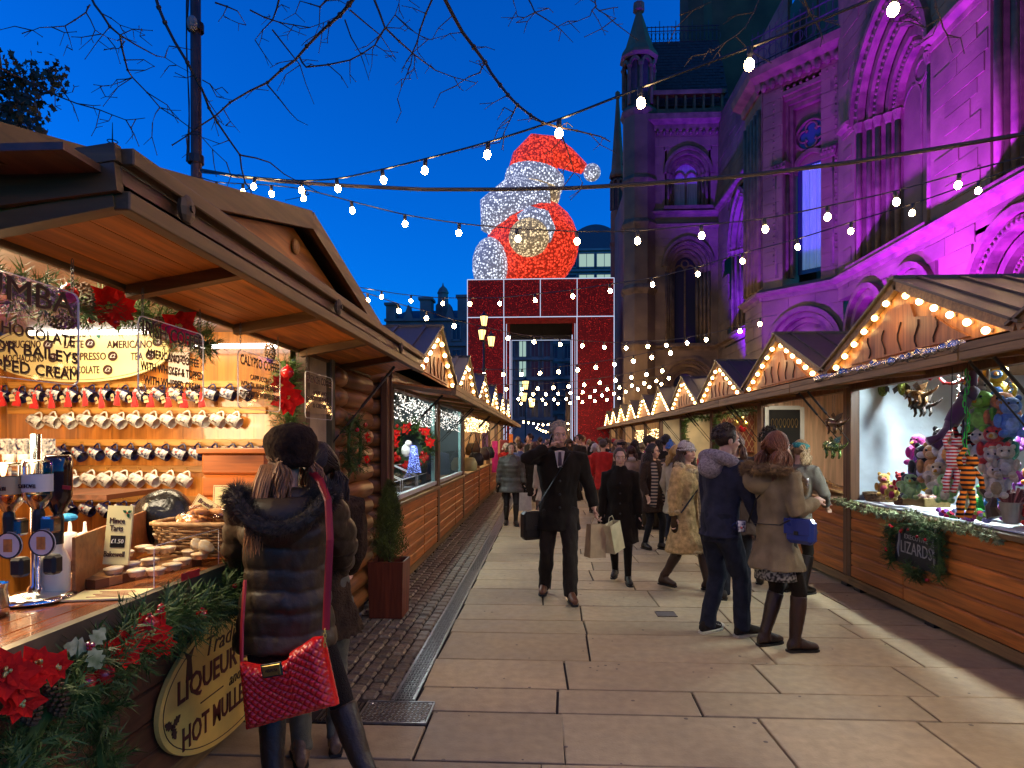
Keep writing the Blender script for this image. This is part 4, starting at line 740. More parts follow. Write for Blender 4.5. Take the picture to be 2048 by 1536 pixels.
def needles(b, path, rad, n, ln=.055, w=.0028, spr=14, droop=.0):
    L = [Vector(p) for p in path]
    for i in range(n):
        t = rnd(0, len(L) - 1.001); k = int(t); p = L[k].lerp(L[k + 1], t - k); tg = (L[k + 1] - L[k]).normalized()
        d = Vector((random.gauss(0, 1), random.gauss(0, 1), random.gauss(0, 1))); d = (d - tg * d.dot(tg) * .4).normalized(); d.z -= droop; d.normalize(); ax = (d + tg * rnd(-.6, .6)).normalized()
        s0 = p + d * rad * rnd(0, .35); sl = rad * rnd(.7, 1.15)
        for j in range(spr):
            u = j / spr; q = s0 + ax * sl * u; nd = Vector((random.gauss(0, 1), random.gauss(0, 1), random.gauss(0, 1))); nd = (nd - ax * nd.dot(ax)).normalized(); e = q + (nd * .8 + ax * .7).normalized() * ln * rnd(.7, 1.1); sd = nd.cross(ax) * w
            b.add([q + sd, q - sd, e], [(0, 1, 2)])
def poinsettia(c, nrm, r=.07):
    b = MB(); nrm = Vector(nrm).normalized(); x = nrm.orthogonal().normalized(); y = nrm.cross(x)
    for lay, (cnt, rr, lift) in enumerate(((7, r, .15), (5, r * .62, .4))):
        for k in range(cnt):
            a = k * 2 * pi / cnt + lay * .4 + rnd(-.2, .2); d = x * cos(a) + y * sin(a); s = nrm.cross(d); l = rr * rnd(.85, 1.15); w = l * .34
            tip = c + d * l + nrm * (lift * l * rnd(.2, 1.2)); m1 = c + d * l * .5 + nrm * lift * l * .7
            b.add([c, m1 + s * w, tip, m1 - s * w, m1 - nrm * w * .25], [(0, 1, 4), (1, 2, 4), (2, 3, 4), (3, 0, 4)])
    b.cur = 1
    for k in range(6): b.sph(c + nrm * .012 + Vector((rnd(-.01, .01), rnd(-.01, .01), rnd(-.01, .01))), .006, 5, 4)
    return b
def pinecone(c, ax, s=.05):
    b = MB(); ax = Vector(ax).normalized(); x = ax.orthogonal().normalized(); y = ax.cross(x)
    for k in range(70):
        u = k / 70; r = s * .5 * (sin(pi * min(1, u * .9 + .12)) ** .6); a = k * 2.4; b.sph(c + ax * (u - .5) * s * 2 + (x * cos(a) + y * sin(a)) * r, (s * .16, s * .16, s * .1), 5, 3)
    return b
def bauble(c, r):
    b = MB(); b.sph(c, r, 14, 9); b.lathe([(r * .22, r * .95), (r * .22, r * 1.2), (0, r * 1.2)], 8, Matrix.Translation(c)); return b
def garland(name, label, path, rad, n, parent=None, deco=(), matr=None, ln=.055, cat='garland', spr=14, w=.0028, droop=0):
    t = thing(name, label, cat, path[0]); b = MB(); needles(b, path, rad, n, ln, w, spr, droop); b.tube(path, rad * .18, 5); tag(b.build('foliage', matr or m_needle, t), kind='stuff')
    for d in deco:
        k = d[0]; c = Vector(d[1])
        if k == 'p': poinsettia(c, d[2], d[3]).build('poinsettia', [m_petal, m_gold], t)
        elif k == 'b': bauble(c, d[2]).build('bauble', m_red, t, smooth=True)
        elif k == 'c': pinecone(c, d[2], d[3]).build('pine_cone', m_cone, t)
        elif k == 'h':
            b = MB(); nrm = Vector(d[2])
            for q in range(3):
                a = q * 2.1; x = nrm.orthogonal().normalized(); y = nrm.cross(x); dd = x * cos(a) + y * sin(a); s = nrm.cross(dd); P = []
                for j in range(9): u = j / 8; P.append(c + dd * .07 * u + s * (.026 * sin(pi * u) * (1 if j % 2 else .6)))
                for j in range(7, 0, -1): u = j / 8; P.append(c + dd * .07 * u - s * (.026 * sin(pi * u) * (1 if j % 2 else .6)))
                b.add(P, [tuple(range(len(P)))])
            b.build('holly_leaf', m_ivy, t); b = MB()
            for q in range(4): b.sph(c + Vector((rnd(-.012, .012), rnd(-.012, .012), rnd(-.012, .012))) + nrm * .01, .008, 6, 4)
            b.build('berries', m_red, t)
    return t
bar_me = {}
def stall(side, xf, y0, y1, label, depth=2.1, peak=3.05, eave=2.42, pm=None, plank=True, light=(14, (1, .83, .58)), lo=False, over=.25, canopy=.62, zc=.98, wallm=None, bulbs=5, cz=(2.24, 2.17), gable=True, base=True, tube=True, name='market_stall', struts=True, swirl=True, backm=None):
    dx = -side; Q = lambda v, u, z: Vector((xf + dx * v, u, z)); yc = (y0 + y1) / 2; W = y1 - y0
    t = thing(name, label, 'market stall', Q(-depth / 2, yc, 0))
    def bx(nm, v0, v1, u0, u1, z0, z1, m, ch=0, par=None):
        b = MB(); b.box(Q((v0 + v1) / 2, (u0 + u1) / 2, (z0 + z1) / 2), (abs(v1 - v0), abs(u1 - u0), abs(z1 - z0)), ch=ch); return b.build(nm, m, par or t)
    bx('floor', -depth, -.02, y0 + .02, y1 - .02, .08, .14, w_dark)
    bx('skid_beam', -.12, -.0, y0, y1, .045, .135, w_fascia)
    for u in (y0 + .15, yc, y1 - .15): bx('foot', -.16, -.02, u - .07, u + .07, -.01, .05, m_black)
    if base:
        n = 6; h = (zc - .06 - .14) / n
        for k in range(n):
            for (a, e) in ((y0 + .05, yc + .35), (yc + .36, y1 - .05)) if not lo else ((y0 + .05, y1 - .05),): bx('plank', -.035, .012 + rnd(-.002, .003), a, e, .142 + k * h + .002, .142 + (k + 1) * h - .002, pm or w_front, ch=.012)
    bx('counter', -.6, .05, y0 + .05, y1 - .05, zc - .055, zc - .01, w_fascia, ch=.006)
    for u in (y0 + .045, y1 - .045): bx('post', -.08, .02, u - .045, u + .045, .14, 2.3, w_post, ch=.006)
    bx('side_wall', -depth, -.085, y0 + .005, y0 + .03, .14, 2.4, wallm or w_int); bx('side_wall', -depth, -.085, y1 - .03, y1 - .005, .14, 2.4, wallm or w_int)
    bx('back_wall', -depth, -depth + .03, y0 + .032, y1 - .032, .14, 2.4, backm or wallm or w_int)
    bx('ceiling', -depth + .03, -.1, y0 + .032, y1 - .032, 2.36, 2.39, w_int); bx('header', -.09, .0, y0 + .09, y1 - .09, 2.2, 2.38, w_post)
    c = thing_part('canopy', t, Q(0, yc, cz[0])); nb = 4 if not lo else 2
    for k in range(nb):
        v0, v1 = canopy * k / nb, canopy * (k + 1) / nb; b = MB(); za = cz[0] + (cz[1] - cz[0]) * v0 / canopy; zb = cz[0] + (cz[1] - cz[0]) * v1 / canopy
        b.add([Q(v, u, z) for (v, z) in ((v0 + .003, za), (v1 - .003, zb), (v1 - .003, zb + .02), (v0 + .003, za + .02)) for u in (y0 + .02, y1 - .02)], [(0, 1, 3, 2), (2, 3, 5, 4), (4, 5, 7, 6), (6, 7, 1, 0), (0, 2, 4, 6), (1, 7, 5, 3)]); b.build('canopy_board', w_soffit, c)
    b = MB(); b.bar(Q(canopy, y0 + .01, cz[1] - .01), Q(canopy, y1 - .01, cz[1] - .01), .05, .05); b.build('canopy_rail', w_fascia, c)
    b = MB(); b.bar(Q(canopy + .012, y0 + .01, cz[1] + .045), Q(canopy + .012, y1 - .01, cz[1] + .045), .03, .05); b.build('canopy_rail', w_fascia, c)
    for u in (y0 + .035, yc, y1 - .035): b = MB(); b.bar(Q(.02, u, cz[0] - .022), Q(canopy - .03, u, cz[1] - .02), .04, .035); b.build('canopy_rib', w_fasciax, c)
    if struts:
        for u in (y0 + .12, y1 - .12):
            b = MB(); p0, p1 = Q(.03, u, 1.62), Q(canopy * .8, u, cz[1] - .03); b.tube([p0, p0.lerp(p1, .55), p0.lerp(p1, .56), p1], [.006, .006, .012, .012], 6); b.build('gas_strut', m_black, t)
    M = frame(Q(over, yc, 0), (0, dx, 0), (0, 0, 1)); hw = W / 2
    if gable:
        b = MB(); b.prism([(-hw + .1, eave - .02), (hw - .1, eave - .02), (0, peak - .06)], M, -.05, -.03); b.build('gable_board', w_gable, t)
        for s in (-1, 1):
            b = MB(); a = Vector((s * hw, eave, 0)); e = Vector((0, peak, 0)); d = (e - a).normalized(); nrm = Vector((-d.y, d.x, 0)) * (-s if s > 0 else 1)
            if nrm.y < 0: nrm = -nrm
            P = [a - nrm * .06, e - nrm * .064, e + nrm * .03, a + nrm * .03]; b.prism([(p.x, p.y) for p in P], M, -.02, .03); b.build('barge_board', w_fascia if False else w_fasciax, t)
            ea, ee = Vector((xf - dx * (depth + .1), yc + dx * s * (hw + .06), eave - .03)), Vector((xf - dx * (depth + .1), yc, peak)); fa, fe = Q(over + .06, yc + dx * s * (hw + .06), eave - .03), Q(over + .06, yc, peak)
            up = Vector((0, 0, .022)); b = MB(); b.add([fa + up, fe + up, ee + up, ea + up, fa + up * 2, fe + up * 2, ee + up * 2, ea + up * 2], [(0, 1, 2, 3), (4, 7, 6, 5), (0, 4, 5, 1), (1, 5, 6, 2), (2, 6, 7, 3), (3, 7, 4, 0)])
            nr = 7 if not lo else 4
            for k in range(nr):
                f = (k + .6) / nr; r0 = fe.lerp(ee, f) + up * 2.2; r1 = fa.lerp(ea, f) + up * 2.2; b.bar(r0, r1, .05, .03)
            b.build('roof_sheet', m_roof, t)
        b = MB(); b.bar(Q(over + .07, yc, peak + .035), Q(-depth - .1, yc, peak + .035), .12, .03); b.build('ridge_cap', m_roof, t)
        if swirl and not lo:
            rs = random.Random(int(y0 * 10))
            b = MB(); P = [(-hw * .62, eave), (-hw * .5, eave + .07), (-hw * .42, eave + .22), (-hw * .22, eave + .30), (-hw * .12, eave + .42), (0, peak - .2), (hw * .12, eave + .40), (hw * .16, eave + .28), (hw * .34, eave + .24), (hw * .5, eave + .1), (hw * .64, eave)]; b.prism(P, M, -.03, -.008); b.build('carved_panel', wood('carved_wood', (.34, .13, .04), 'z', .5, .5, knots=False), t)
            b = MB()
            for k in range(5):
                x = -hw * .35 + k * hw * .18; yb = eave + .02; b.tube([M @ Vector((x + .03 * sin(j * 1.1 + k), yb + j * .05 * (1 - .1 * abs(k - 2)), -.004)) for j in range(6)], .008, 4)
            b.build('carving', mat('carve_dark', (.03, .012, .006), .8), t)
        for s in (-1, 1):
            for k in range(bulbs):
                f = (k + .9) / (bulbs + .7); x = s * (hw - .12) * (1 - f); y = eave - .045 + (peak - eave) * f - .035; p = M @ Vector((x, y, .02))
                b = MB(); b.lathe([(0, -.02), (.018, -.02), (.016, .02)], 6, Matrix.Translation(p) @ M.to_3x3().to_4x4() @ Matrix.Translation((0, 0, -.02))); so = b.build('bulb_holder', m_white_p, t); o = link('bulb', gb_lo if lo else gb_me, so, p)
                o.location = p - org(so)
        if not lo and bulbs: lamp('gable_glow', 'POINT', M @ Vector((0, eave + (peak - eave) * .45, .14)), 2.2, (1, .62, .25), .1, parent=t)
    if tube:
        b = MB(); b.tube([Q(-.35, y0 + .4, 2.33), Q(-.35, y1 - .4, 2.33)], .016, 6); b.build('tube_lamp', m_tube if light[1][2] < .8 else m_tubec, t)
        lamp('tube_light', 'AREA', Q(-.4, yc, 2.3), light[0], light[1], 1.2 if W > 2 else .8, .12, target=Q(.75, yc, 0), parent=t)
    t['_'] = 0; del t['_']; return t, Q
m_white_p = mat('white_plastic', (.7, .68, .62), .4, var=.05)
_b = MB(); _b.sph((0, 0, 0), .027, 9, 6); gb_me = _b.mesh('bulb', m_gbulb, smooth=True); _b = MB(); _b.sph((0, 0, 0), .032, 6, 4); gb_lo = _b.mesh('bulb', m_gbulb, smooth=True)
XC = -1.72
cs = thing('coffee_stall', 'big wooden coffee stall with lit bar and plank canopy on the left', 'market stall', (-2.8, 3.6, 0))
def cbx(nm, x0, x1, y0, y1, z0, z1, m, ch=0, par=None): b = MB(); b.box(((x0 + x1) / 2, (y0 + y1) / 2, (z0 + z1) / 2), (abs(x1 - x0), abs(y1 - y0), abs(z1 - z0)), ch=ch); return b.build(nm, m, par or cs)
w_bar = wood('bar_top', (.42, .13, .035), 'y', .22, .6, knots=False, coat=.5); w_mug = wood('mug_wall_wood', (.42, .15, .022), 'z', .28, .55, knots=False, coat=.4, bump=.1); w_rail = wood('mug_rail_wood', (.48, .22, .05), 'x', .4, .6); w_or = wood('orange_boards', (.62, .17, .03), 'x', .4, .6)
m_cream = mat('cream_board', (.80, .70, .34), .5, var=.06, vs=3); m_ink = mat('brown_ink', (.05, .012, .008), .6, var=0); m_beige = mat('beige_panel', (.42, .33, .20), .7, var=.25, vs=4, bump=.3)
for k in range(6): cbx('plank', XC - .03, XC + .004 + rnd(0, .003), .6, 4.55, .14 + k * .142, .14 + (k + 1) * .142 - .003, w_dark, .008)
cbx('skid_beam', XC - .1, XC - .012, .6, 6.05, .03, .13, w_fascia); [cbx('foot', XC - .14, XC - .0, u - .08, u + .08, -.01, .035, mat('plastic_sack', (.45, .43, .38), .5, bump=.6, bs=20), .02) for u in (2.7, 4.4, 6.0)]
for k in range(5): x = -1.56 - .1 * k; cbx('counter_plank', x - .098, x, .6, 4.4, 1.02, 1.05 + rnd(0, .0012), w_bar, .003)
cbx('counter_edge', -1.558, -1.52, .6, 4.5, .985, 1.056, mat('edge_strip', (.16, .13, .09), .35, metal=.5, var=.3)); cbx('counter_trim', -1.60, -1.54, .6, 4.5, .955, .983, w_bar)
cbx('back_shelf', -2.5, -2.08, .8, 4.3, .80, .85, w_dark); cbx('shelf_front', -2.10, -2.07, .8, 4.3, .2, .8, mat('dark_ply', (.03, .02, .015), .6)); cbx('floor', -3.9, XC - .1, .6, 6.0, .08, .14, w_dark)
YM = 4.45
for k in range(8): x0 = -3.9 + k * .262; cbx('wall_board', x0, x0 + .2605, YM, YM + .02, .8, 2.5, w_mug)
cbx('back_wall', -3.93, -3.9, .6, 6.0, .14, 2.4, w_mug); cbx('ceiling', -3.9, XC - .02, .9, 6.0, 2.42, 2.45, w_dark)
RZ = [ony(200, 770, YM).z, ony(200, 822, YM).z, ony(200, 886, YM).z, ony(200, 938, YM).z, ony(200, 998, YM).z]
for z in RZ: cbx('mug_rail', -3.88, -1.97, YM - .022, YM - .001, z - .022, z + .026, w_rail, .004)
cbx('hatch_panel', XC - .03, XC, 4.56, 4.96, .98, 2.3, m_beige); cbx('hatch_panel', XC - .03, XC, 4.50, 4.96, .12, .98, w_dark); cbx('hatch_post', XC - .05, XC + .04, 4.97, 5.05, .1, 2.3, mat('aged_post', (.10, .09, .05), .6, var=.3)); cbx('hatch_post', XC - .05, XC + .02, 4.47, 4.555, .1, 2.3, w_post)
for k in range(13):
    z = .21 + k * .163
    for (a, e) in ((5.055, 5.27), (5.28, 6.06)): b = MB(); yo = .012 * sin(k * 3.3); b.tube([(XC, a, z), (XC, (a + e) / 2, z + .004), (XC, e, z)], [.083, .085 + abs(yo) * .2, .082], 10, sq=(.75, 1) if False else (1, 1)); b.build('log', w_log, cs, smooth=True)
cbx('end_wall', -3.9, XC - .02, 6.0, 6.04, .12, 2.4, w_dark)
w_rl = wood('canopy_rail_wood', (.15, .075, .022), 'y', .55, .5, knots=False); w_rlx = wood('canopy_beam_wood', (.17, .085, .025), 'x', .55, .5, knots=False)
cn = thing_part('canopy', cs, (XC, 4, 2.3)); cx0, cx1, cy0, cy1 = XC, -1.21, 1.77, 6.2; zi, zo = 2.25, 2.335
nb = 5
for k in range(nb):
    a, e = cx0 + (cx1 - cx0) * k / nb, cx0 + (cx1 - cx0) * (k + 1) / nb; za, ze = zi + (zo - zi) * k / nb, zi + (zo - zi) * (k + 1) / nb; b = MB()
    b.add([(x, y, z) for (x, z) in ((a + .002, za + .03), (e - .002, ze + .03), (e - .002, ze + .05), (a + .002, za + .05)) for y in (cy0, cy1)], [(0, 1, 3, 2), (2, 3, 5, 4), (4, 5, 7, 6), (6, 7, 1, 0), (0, 2, 4, 6), (1, 7, 5, 3)]); b.build('canopy_board', w_soffit, cn)
for y in (cy0 + .02, 2.55, 3.45, 4.4, 5.3): b = MB(); b.bar((cx0 + .01, y, zi + .005), (cx1 - .02, y, zo + .005), .055, .05); b.build('canopy_beam', w_rlx, cn)
for (x, z, w_, h_) in ((cx0 + .0, zi + .03, .03, .04), (cx1, zo - .0, .05, .055), (cx1 + .012, zo + .125, .05, .05), (cx1 - .012, zo + .06, .02, .075)):
    b = MB(); b.bar((x, cy0, z), (x, cy1, z), w_, h_, ch=.004); b.build('canopy_rail', w_rl if h_ != .075 else w_dark, cn)
b = MB(); b.bar((cx0, cy0 - .01, zi + .09), (cx1, cy0 - .01, zo + .06), .03, .08); b.bar((cx0, cy0 - .01, zi + .15), (cx1, cy0 - .012, zo + .13), .03, .05); b.build('canopy_end', w_rlx, cn)
for y in (2.05, 3.6, 5.2): b = MB(); b.sph((cx1 + .03, y, zo + .075), (.02, .045, .05), 10, 6); b.tube([(cx1 + .04, y, zo + .075), (cx1 + .055, y, zo + .075)], .012, 8); b.build('catch', mat('rusty_catch', (.10, .07, .045), .6, metal=.5), cn)
for (a, e, za, ze) in ((1.6, 4.0, 2.44, 3.05), (4.0, 6.3, 3.05, 2.5)):
    b = MB(); b.add([(x, y, z) for (y, z) in ((a, za), (e, ze)) for x in (-4.05, -1.5)] + [(x, y, z + .05) for (y, z) in ((a, za), (e, ze)) for x in (-4.05, -1.5)], [(0, 1, 3, 2), (4, 6, 7, 5), (1, 5, 7, 3), (0, 2, 6, 4), (2, 3, 7, 6), (0, 4, 5, 1)]); b.build('roof_sheet', m_roof, cs)
    b = MB(); b.bar((-1.49, a, za - .02), (-1.49, e, ze - .02), .035, .12, up=(1, 0, 0)) if False else b.bar((-1.49, a, za), (-1.49, e, ze), .035, .11); b.build('barge_board', w_rl, cs)
b = MB(); b.add([(-1.6, 1.7, 2.42), (-1.6, 4.0, 3.0), (-1.6, 6.25, 2.42), (-1.62, 1.7, 2.42), (-1.62, 4.0, 3.0), (-1.62, 6.25, 2.42)], [(0, 2, 1), (3, 4, 5)]); b.build('gable_board', w_front, cs)
b = MB(); b.sph((-1.585, 4.0, 2.88), (.02, .05, .05), 10, 6); b.build('gable_boss', w_gable, cs)
cbx('eaves_board', -1.72, -1.25, 1.6, 6.25, 2.405, 2.425, w_dark)
b = MB(); p0, p1 = Vector((XC + .03, 5.0, 1.62)), Vector((-1.32, 5.55, 2.29)); b.tube([p0, p0.lerp(p1, .45), p0.lerp(p1, .46), p1], [.007, .007, .013, .013], 7); b.build('gas_strut', m_black, cs)
for (a, e, y, z) in ((-3.6, -2.75, 4.3, 2.40), (-2.45, -1.85, 4.32, 2.30)): b = MB(); b.tube([(a, y, z), (e, y, z)], .017, 8); b.build('tube_lamp', m_tube, cs)
lamp('bar_light', 'POINT', (-2.95, 2.9, 1.78), 105, (1, .72, .38), .3, parent=cs); b = MB(); b.tube([(-3.0, 2.3, 1.8), (-3.0, 3.2, 1.8)], .017, 8); b.build('tube_lamp', m_tube, cs)  # point lamp and tube added out of frame to light the canopy underside
lamp('bar_light', 'AREA', (-2.4, 3.9, 2.38), 34, (1, .8, .5), 1.6, .2, target=(-2.4, 4.0, 0), parent=cs)
lamp('bar_light', 'AREA', (-2.1, 2.4, 2.38), 60, (1, .82, .56), .5, 1.2, target=(-1.5, 2.4, 0), parent=cs)
m_mugw = mat('white_glaze', (.78, .75, .68), .15, var=.04, coat=.4); m_mugp = mat('mug_print', (.25, .22, .2), .3, col2=(.75, .7, .62), vs=45); m_mugb = mat('navy_glaze', (.012, .012, .06), .15, var=0, coat=.4); m_mugbp = mat('navy_snow_print', (.012, .014, .08), .2, col2=(.75, .74, .7), vs=42, detail=1); m_dot = mat('red_dot', (.7, .06, .02), .4)
def mug(pm, prm, lab):
    t = thing('mug', lab, 'mug', (0, 0, 0)); b = MB(); Rx = Matrix.Rotation(pi / 2, 4, 'Y'); n = 18
    prof = [(.0, -.045), (.034, -.045), (.036, -.043), (.041, .0), (.042, .046), (.039, .046), (.037, -.03), (0, -.036)]; b.lathe(prof, n, Rx)
    m = b.mesh('body', [pm, prm], smooth=True)
    for p in m.polygons:
        c = p.center
        if c.y < -.012 and -.03 < c.x < .038 and abs(c.z) < .032 and (c.y ** 2 + c.z ** 2) > .034 ** 2: p.material_index = 1
    o = link('body', m, t); b = MB(); b.tube([(.028 - .056 * u, 0, .038 + .034 * sin(pi * u)) for u in [k / 10 for k in range(11)]], .0065, 7); b.build('handle', pm, t, smooth=True)
    if prm is m_mugbp: b = MB(); b.sph((-.008, -.038, .008), (.008, .004, .008), 6, 4); b.build('red_motif', m_dot, t)
    else: b = MB(); b.box((.004, -.0405, -.012), (.034, .003, .007)); b.build('dark_lettering', m_ink, t)
    return t
hk = MB(); hk.tube([(0, 0, 0), (0, -.03, -.004), (0, -.038, .008)], .003, 5); hook_me = hk.mesh('hook', m_gold)
mw = mug(m_mugw, m_mugp, ''); mbq = mug(m_mugb, m_mugbp, '')
RWN = ['topmost', 'second', 'third', 'fourth', 'lowest']
def row(src, r, px0, px1, n, lab, first):
    for k in range(n):
        px = px0 + (px1 - px0) * k / max(1, n - 1); p = ony(px, 800, YM - .055); p.z = RZ[r] - .072 + rnd(-.004, .004)
        side_ = 'from the left' if k < n / 2 else 'from the right'; i = k + 1 if k < n / 2 else n - k
        L = '%s mug, %s %s on the %s mug rail' % (lab, ORD[i], side_, RWN[r]); rot = (rnd(-.12, .12), radians(24) + rnd(-.16, .2), radians(-8) + rnd(-.3, .3))
        o = src if first and k == 0 else copy_tree(src); o.location = p; o.rotation_euler = rot; o['label'] = L; o['category'] = 'mug'; o['group'] = 'mugs hanging on the rails'
        link('hook', hook_me, cs, (p.x + .01, YM - .022, RZ[r] + .005))
row(mbq, 0, 5, 490, 15, 'navy snow patterned', True); row(mw, 1, 70, 468, 13, 'white printed', True); row(mbq, 2, 124, 528, 13, 'navy snow patterned', False); row(mw, 3, 145, 368, 8, 'white printed', False); row(mbq, 4, 140, 275, 5, 'navy snow patterned', False)
m_felt = mat('red_felt', (.62, .012, .012), .8, var=.2, vs=20, sheen=.3); m_card = mat('kraft_tag', (.55, .42, .22), .7, var=.1)
pt = thing('gift_pouch', '', 'pouch', (0, 0, 0)); b = MB(); b.ell([(-.09, .028, .012, 0, 0), (-.085, .03, .016, 0, 0), (-.05, .024, .015, 0, 0), (-.02, .012, .009, 0, 0), (-.01, .008, .006, 0, 0), (.012, .014, .008, 0, 0)], 10); b.build('bag', m_felt, pt, smooth=True)
b = MB(); b.tube([(0, 0, -.01), (.004, -.004, .03), (.012, 0, .06)], .002, 4); b.build('ribbon', m_felt, pt); Mt = frame((-.022, -.02, -.035), (1, 0, .25), (-.25, 0, 1)); b = MB(); b.prism([(-.016, -.024), (.016, -.024), (.016, .018), (.008, .026), (-.008, .026), (-.016, .018)], Mt, 0, .002); tg = b.build('price_tag', m_card, pt)
text('£10', .018, m_ink, tg, frame((-.022, -.0225, -.038), (1, 0, .25), (-.25, 0, 1)) @ Matrix.Translation((0, 0, .003)))
for k in range(13):
    px = 2 + k * 33.3; p = ony(px, 790, YM - .11); p.z = RZ[0] - .075 + rnd(-.01, .01); o = pt if k == 0 else copy_tree(pt); o.location = p; o.rotation_euler = (0, rnd(-.15, .15), rnd(-.5, .5))
    o['label'] = 'red felt pouch with price tag, %s from the left below the top rail' % ORD[k + 1]; o['category'] = 'pouch'; o['group'] = 'red pouches under the top mug rail'
YB = YM - .05; c = ony(157, 704, YB); hwid, hh = 195 * YB / FPX, 63 * YB / FPX
mn = thing('menu_board', 'cream oval menu board with holly and drink prices above the mugs', 'menu board', c); F = frame(c, (1, 0, 0), (0, 0, 1)); ov = [(hwid * cos(k * pi / 32), hh * sin(k * pi / 32)) for k in range(64)]
b = MB(); b.prism(ov, F, -.01, .012); b.build('board', m_cream, mn); b = MB(); b.ring([(x * .96, y * .93) for x, y in ov] + [(ov[0][0] * .96, 0)], [(x * .952, y * .915) for x, y in ov] + [(ov[0][0] * .952, 0)], F, .012, .0135); b.build('border_line', m_ink, mn)
def mtext(s, px, py, size, w=None, par=mn, m=m_ink, bold=.012, shear=0, Y=YB, z=.014): q = ony(px, py, Y); return text(s, size, m, par, frame((q.x, Y - z, q.z), (1, 0, 0), (0, 0, 1)), width=w * Y / FPX if w else None, bold=bold, shear=shear)
mtext('Menu', 154, 668, .085, 44, shear=.35, bold=.0); mtext('LATTE', 150, 690, .075, 42); mtext('ESPRESSO', 181, 714, .075, 72); mtext('HOT CHOCOLATE', 150, 741, .075, 110); mtext('AMERICANO', 262, 690, .075, 96); mtext('TEA', 276, 714, .075, 26); mtext('CAPPUCCINO', 44, 690, .075, 88); mtext('MOCHACCINO', 50, 718, .075, 88)
for (px, py, s) in ((184, 688, '£2'), (229, 713, '£2'), (219, 740, '£2'), (318, 684, '£2'), (304, 711, '£2'), (100, 690, '£2'), (110, 716, '£2.5')):
    q = ony(px, py, YB); b = MB(); b.lathe([(0, 0), (.034, 0), (.034, .004)], 20, frame((q.x, YB - .018, q.z), (1, 0, 0), (0, 0, 1))); d = b.build('price_disc', m_ink, mn); b = None
    text(s, .04, m_mugw, d, frame((q.x, YB - .0225, q.z), (1, 0, 0), (0, 0, 1)), shear=.2)
def holly(par, c, s, X, Yv, g=None, r=None, z=.003):
    F = frame(c, X, Yv)
    for a in (.5, 2.6, -1.2):
        P = []
        for j in range(9): u = j / 8; P.append((s * u * cos(a) - s * .32 * sin(pi * u) * (1 if j % 2 else .6) * sin(a), s * u * sin(a) + s * .32 * sin(pi * u) * (1 if j % 2 else .6) * cos(a)))
        for j in range(7, 0, -1): u = j / 8; P.append((s * u * cos(a) + s * .32 * sin(pi * u) * (1 if j % 2 else .6) * sin(a), s * u * sin(a) - s * .32 * sin(pi * u) * (1 if j % 2 else .6) * cos(a)))
        b = MB(); b.prism(P, F, z, z + .002); b.build('holly_leaf', g or mat('holly_green', (.01, .12, .05), .5), par)
    for k in range(3): b = MB(); b.sph(F @ Vector((s * .1 * cos(k * 2.1), s * .1 * sin(k * 2.1), z + .002)), s * .12, 6, 4); b.build('berry', r or m_dot, par)
q = ony(197, 665, YB); holly(mn, (q.x, YB - .012, q.z), .05, (1, 0, 0), (0, 0, 1))
q = ony(357, 735, YM - .03); ps = thing('wall_poster', 'small white poster on the mug wall behind the irish coffee sign', 'poster', q); b = MB(); b.box((q.x, YM - .028, q.z), (.15, .004, .22)); b.build('sheet', mat('poster_white', (.6, .5, .45), .6, var=.1), ps)
mtext('CHRISTMAS', 356, 713, .022, par=ps, Y=YM - .03, z=.004); mtext('CHILLING', 356, 721, .034, par=ps, Y=YM - .03, z=.004); mtext('MARKETS', 356, 748, .02, par=ps, Y=YM - .03, z=.004)
m_acr = glass('acrylic', (.97, .95, .93), .03, .18); m_acre = mat('acrylic_edge', (.75, .72, .68), .2, var=0, spec=.8)
def acrylic(label, y0, y1, z0, z1, lines, X=-1.62):
    c = Vector((X, (y0 + y1) / 2, (z0 + z1) / 2)); t = thing('hanging_sign', label, 'sign', c); w, h = y1 - y0, z1 - z0; b = MB(); F = frame(c, (0, 1, 0), (0, 0, 1)); r = .03
    P = [(sx * (w / 2 - r) + r * cos(a), sy * (h / 2 - r) + r * sin(a)) for (sx, sy, a0) in ((1, 1, 0), (-1, 1, pi / 2), (-1, -1, pi), (1, -1, 3 * pi / 2)) for a in [a0 + k * pi / 8 for k in range(5)]]
    b.prism(P, F, -.002, .002); b.build('sheet', m_acr, t); b = MB(); P2 = [(x * .985, y * .985) for x, y in P]; b.ring(P + [P[0]], P2 + [P2[0]], F, -.0025, .0025); b.build('edge', m_acre, t)
    yy = h / 2 - .05
    for (s, sz, wf) in lines:
        text(s, sz, m_ink, t, F @ Matrix.Translation((0, yy, .004)), width=w * wf, bold=.0, name='lettering', ext=.001); text(s, sz, mat('gold_shadow', (.30, .19, .06), .5), t, F @ Matrix.Translation((.004, yy - .004, .0025)), width=w * wf, bold=.0, ext=.0004, name='lettering_shadow'); yy -= sz * 1.12
    for s in (-1, 1):
        ch = MB(); k = 0; z = z1
        while z < 2.26: ch.tube([(X + (.005 * sin(a) if k % 2 else 0), c.y + s * (w / 2 - .03) + (0 if k % 2 else .005 * sin(a)), z + .009 + .010 * cos(a)) for a in [j * pi / 4 for j in range(9)]], .0016, 4); z += .016; k += 1
        ch.build('chain', m_iron, t)
acrylic('clear hanging sign reading rumba at the left edge of the bar', 1.60, 2.12, 1.835, 2.15, [('RUMBA', .105, .86), ('HOT CHOCOLATE', .05, .9), ('RUM OR BAILEYS', .05, .95), ('& WHIPPED CREAM', .05, .97)], -1.60)
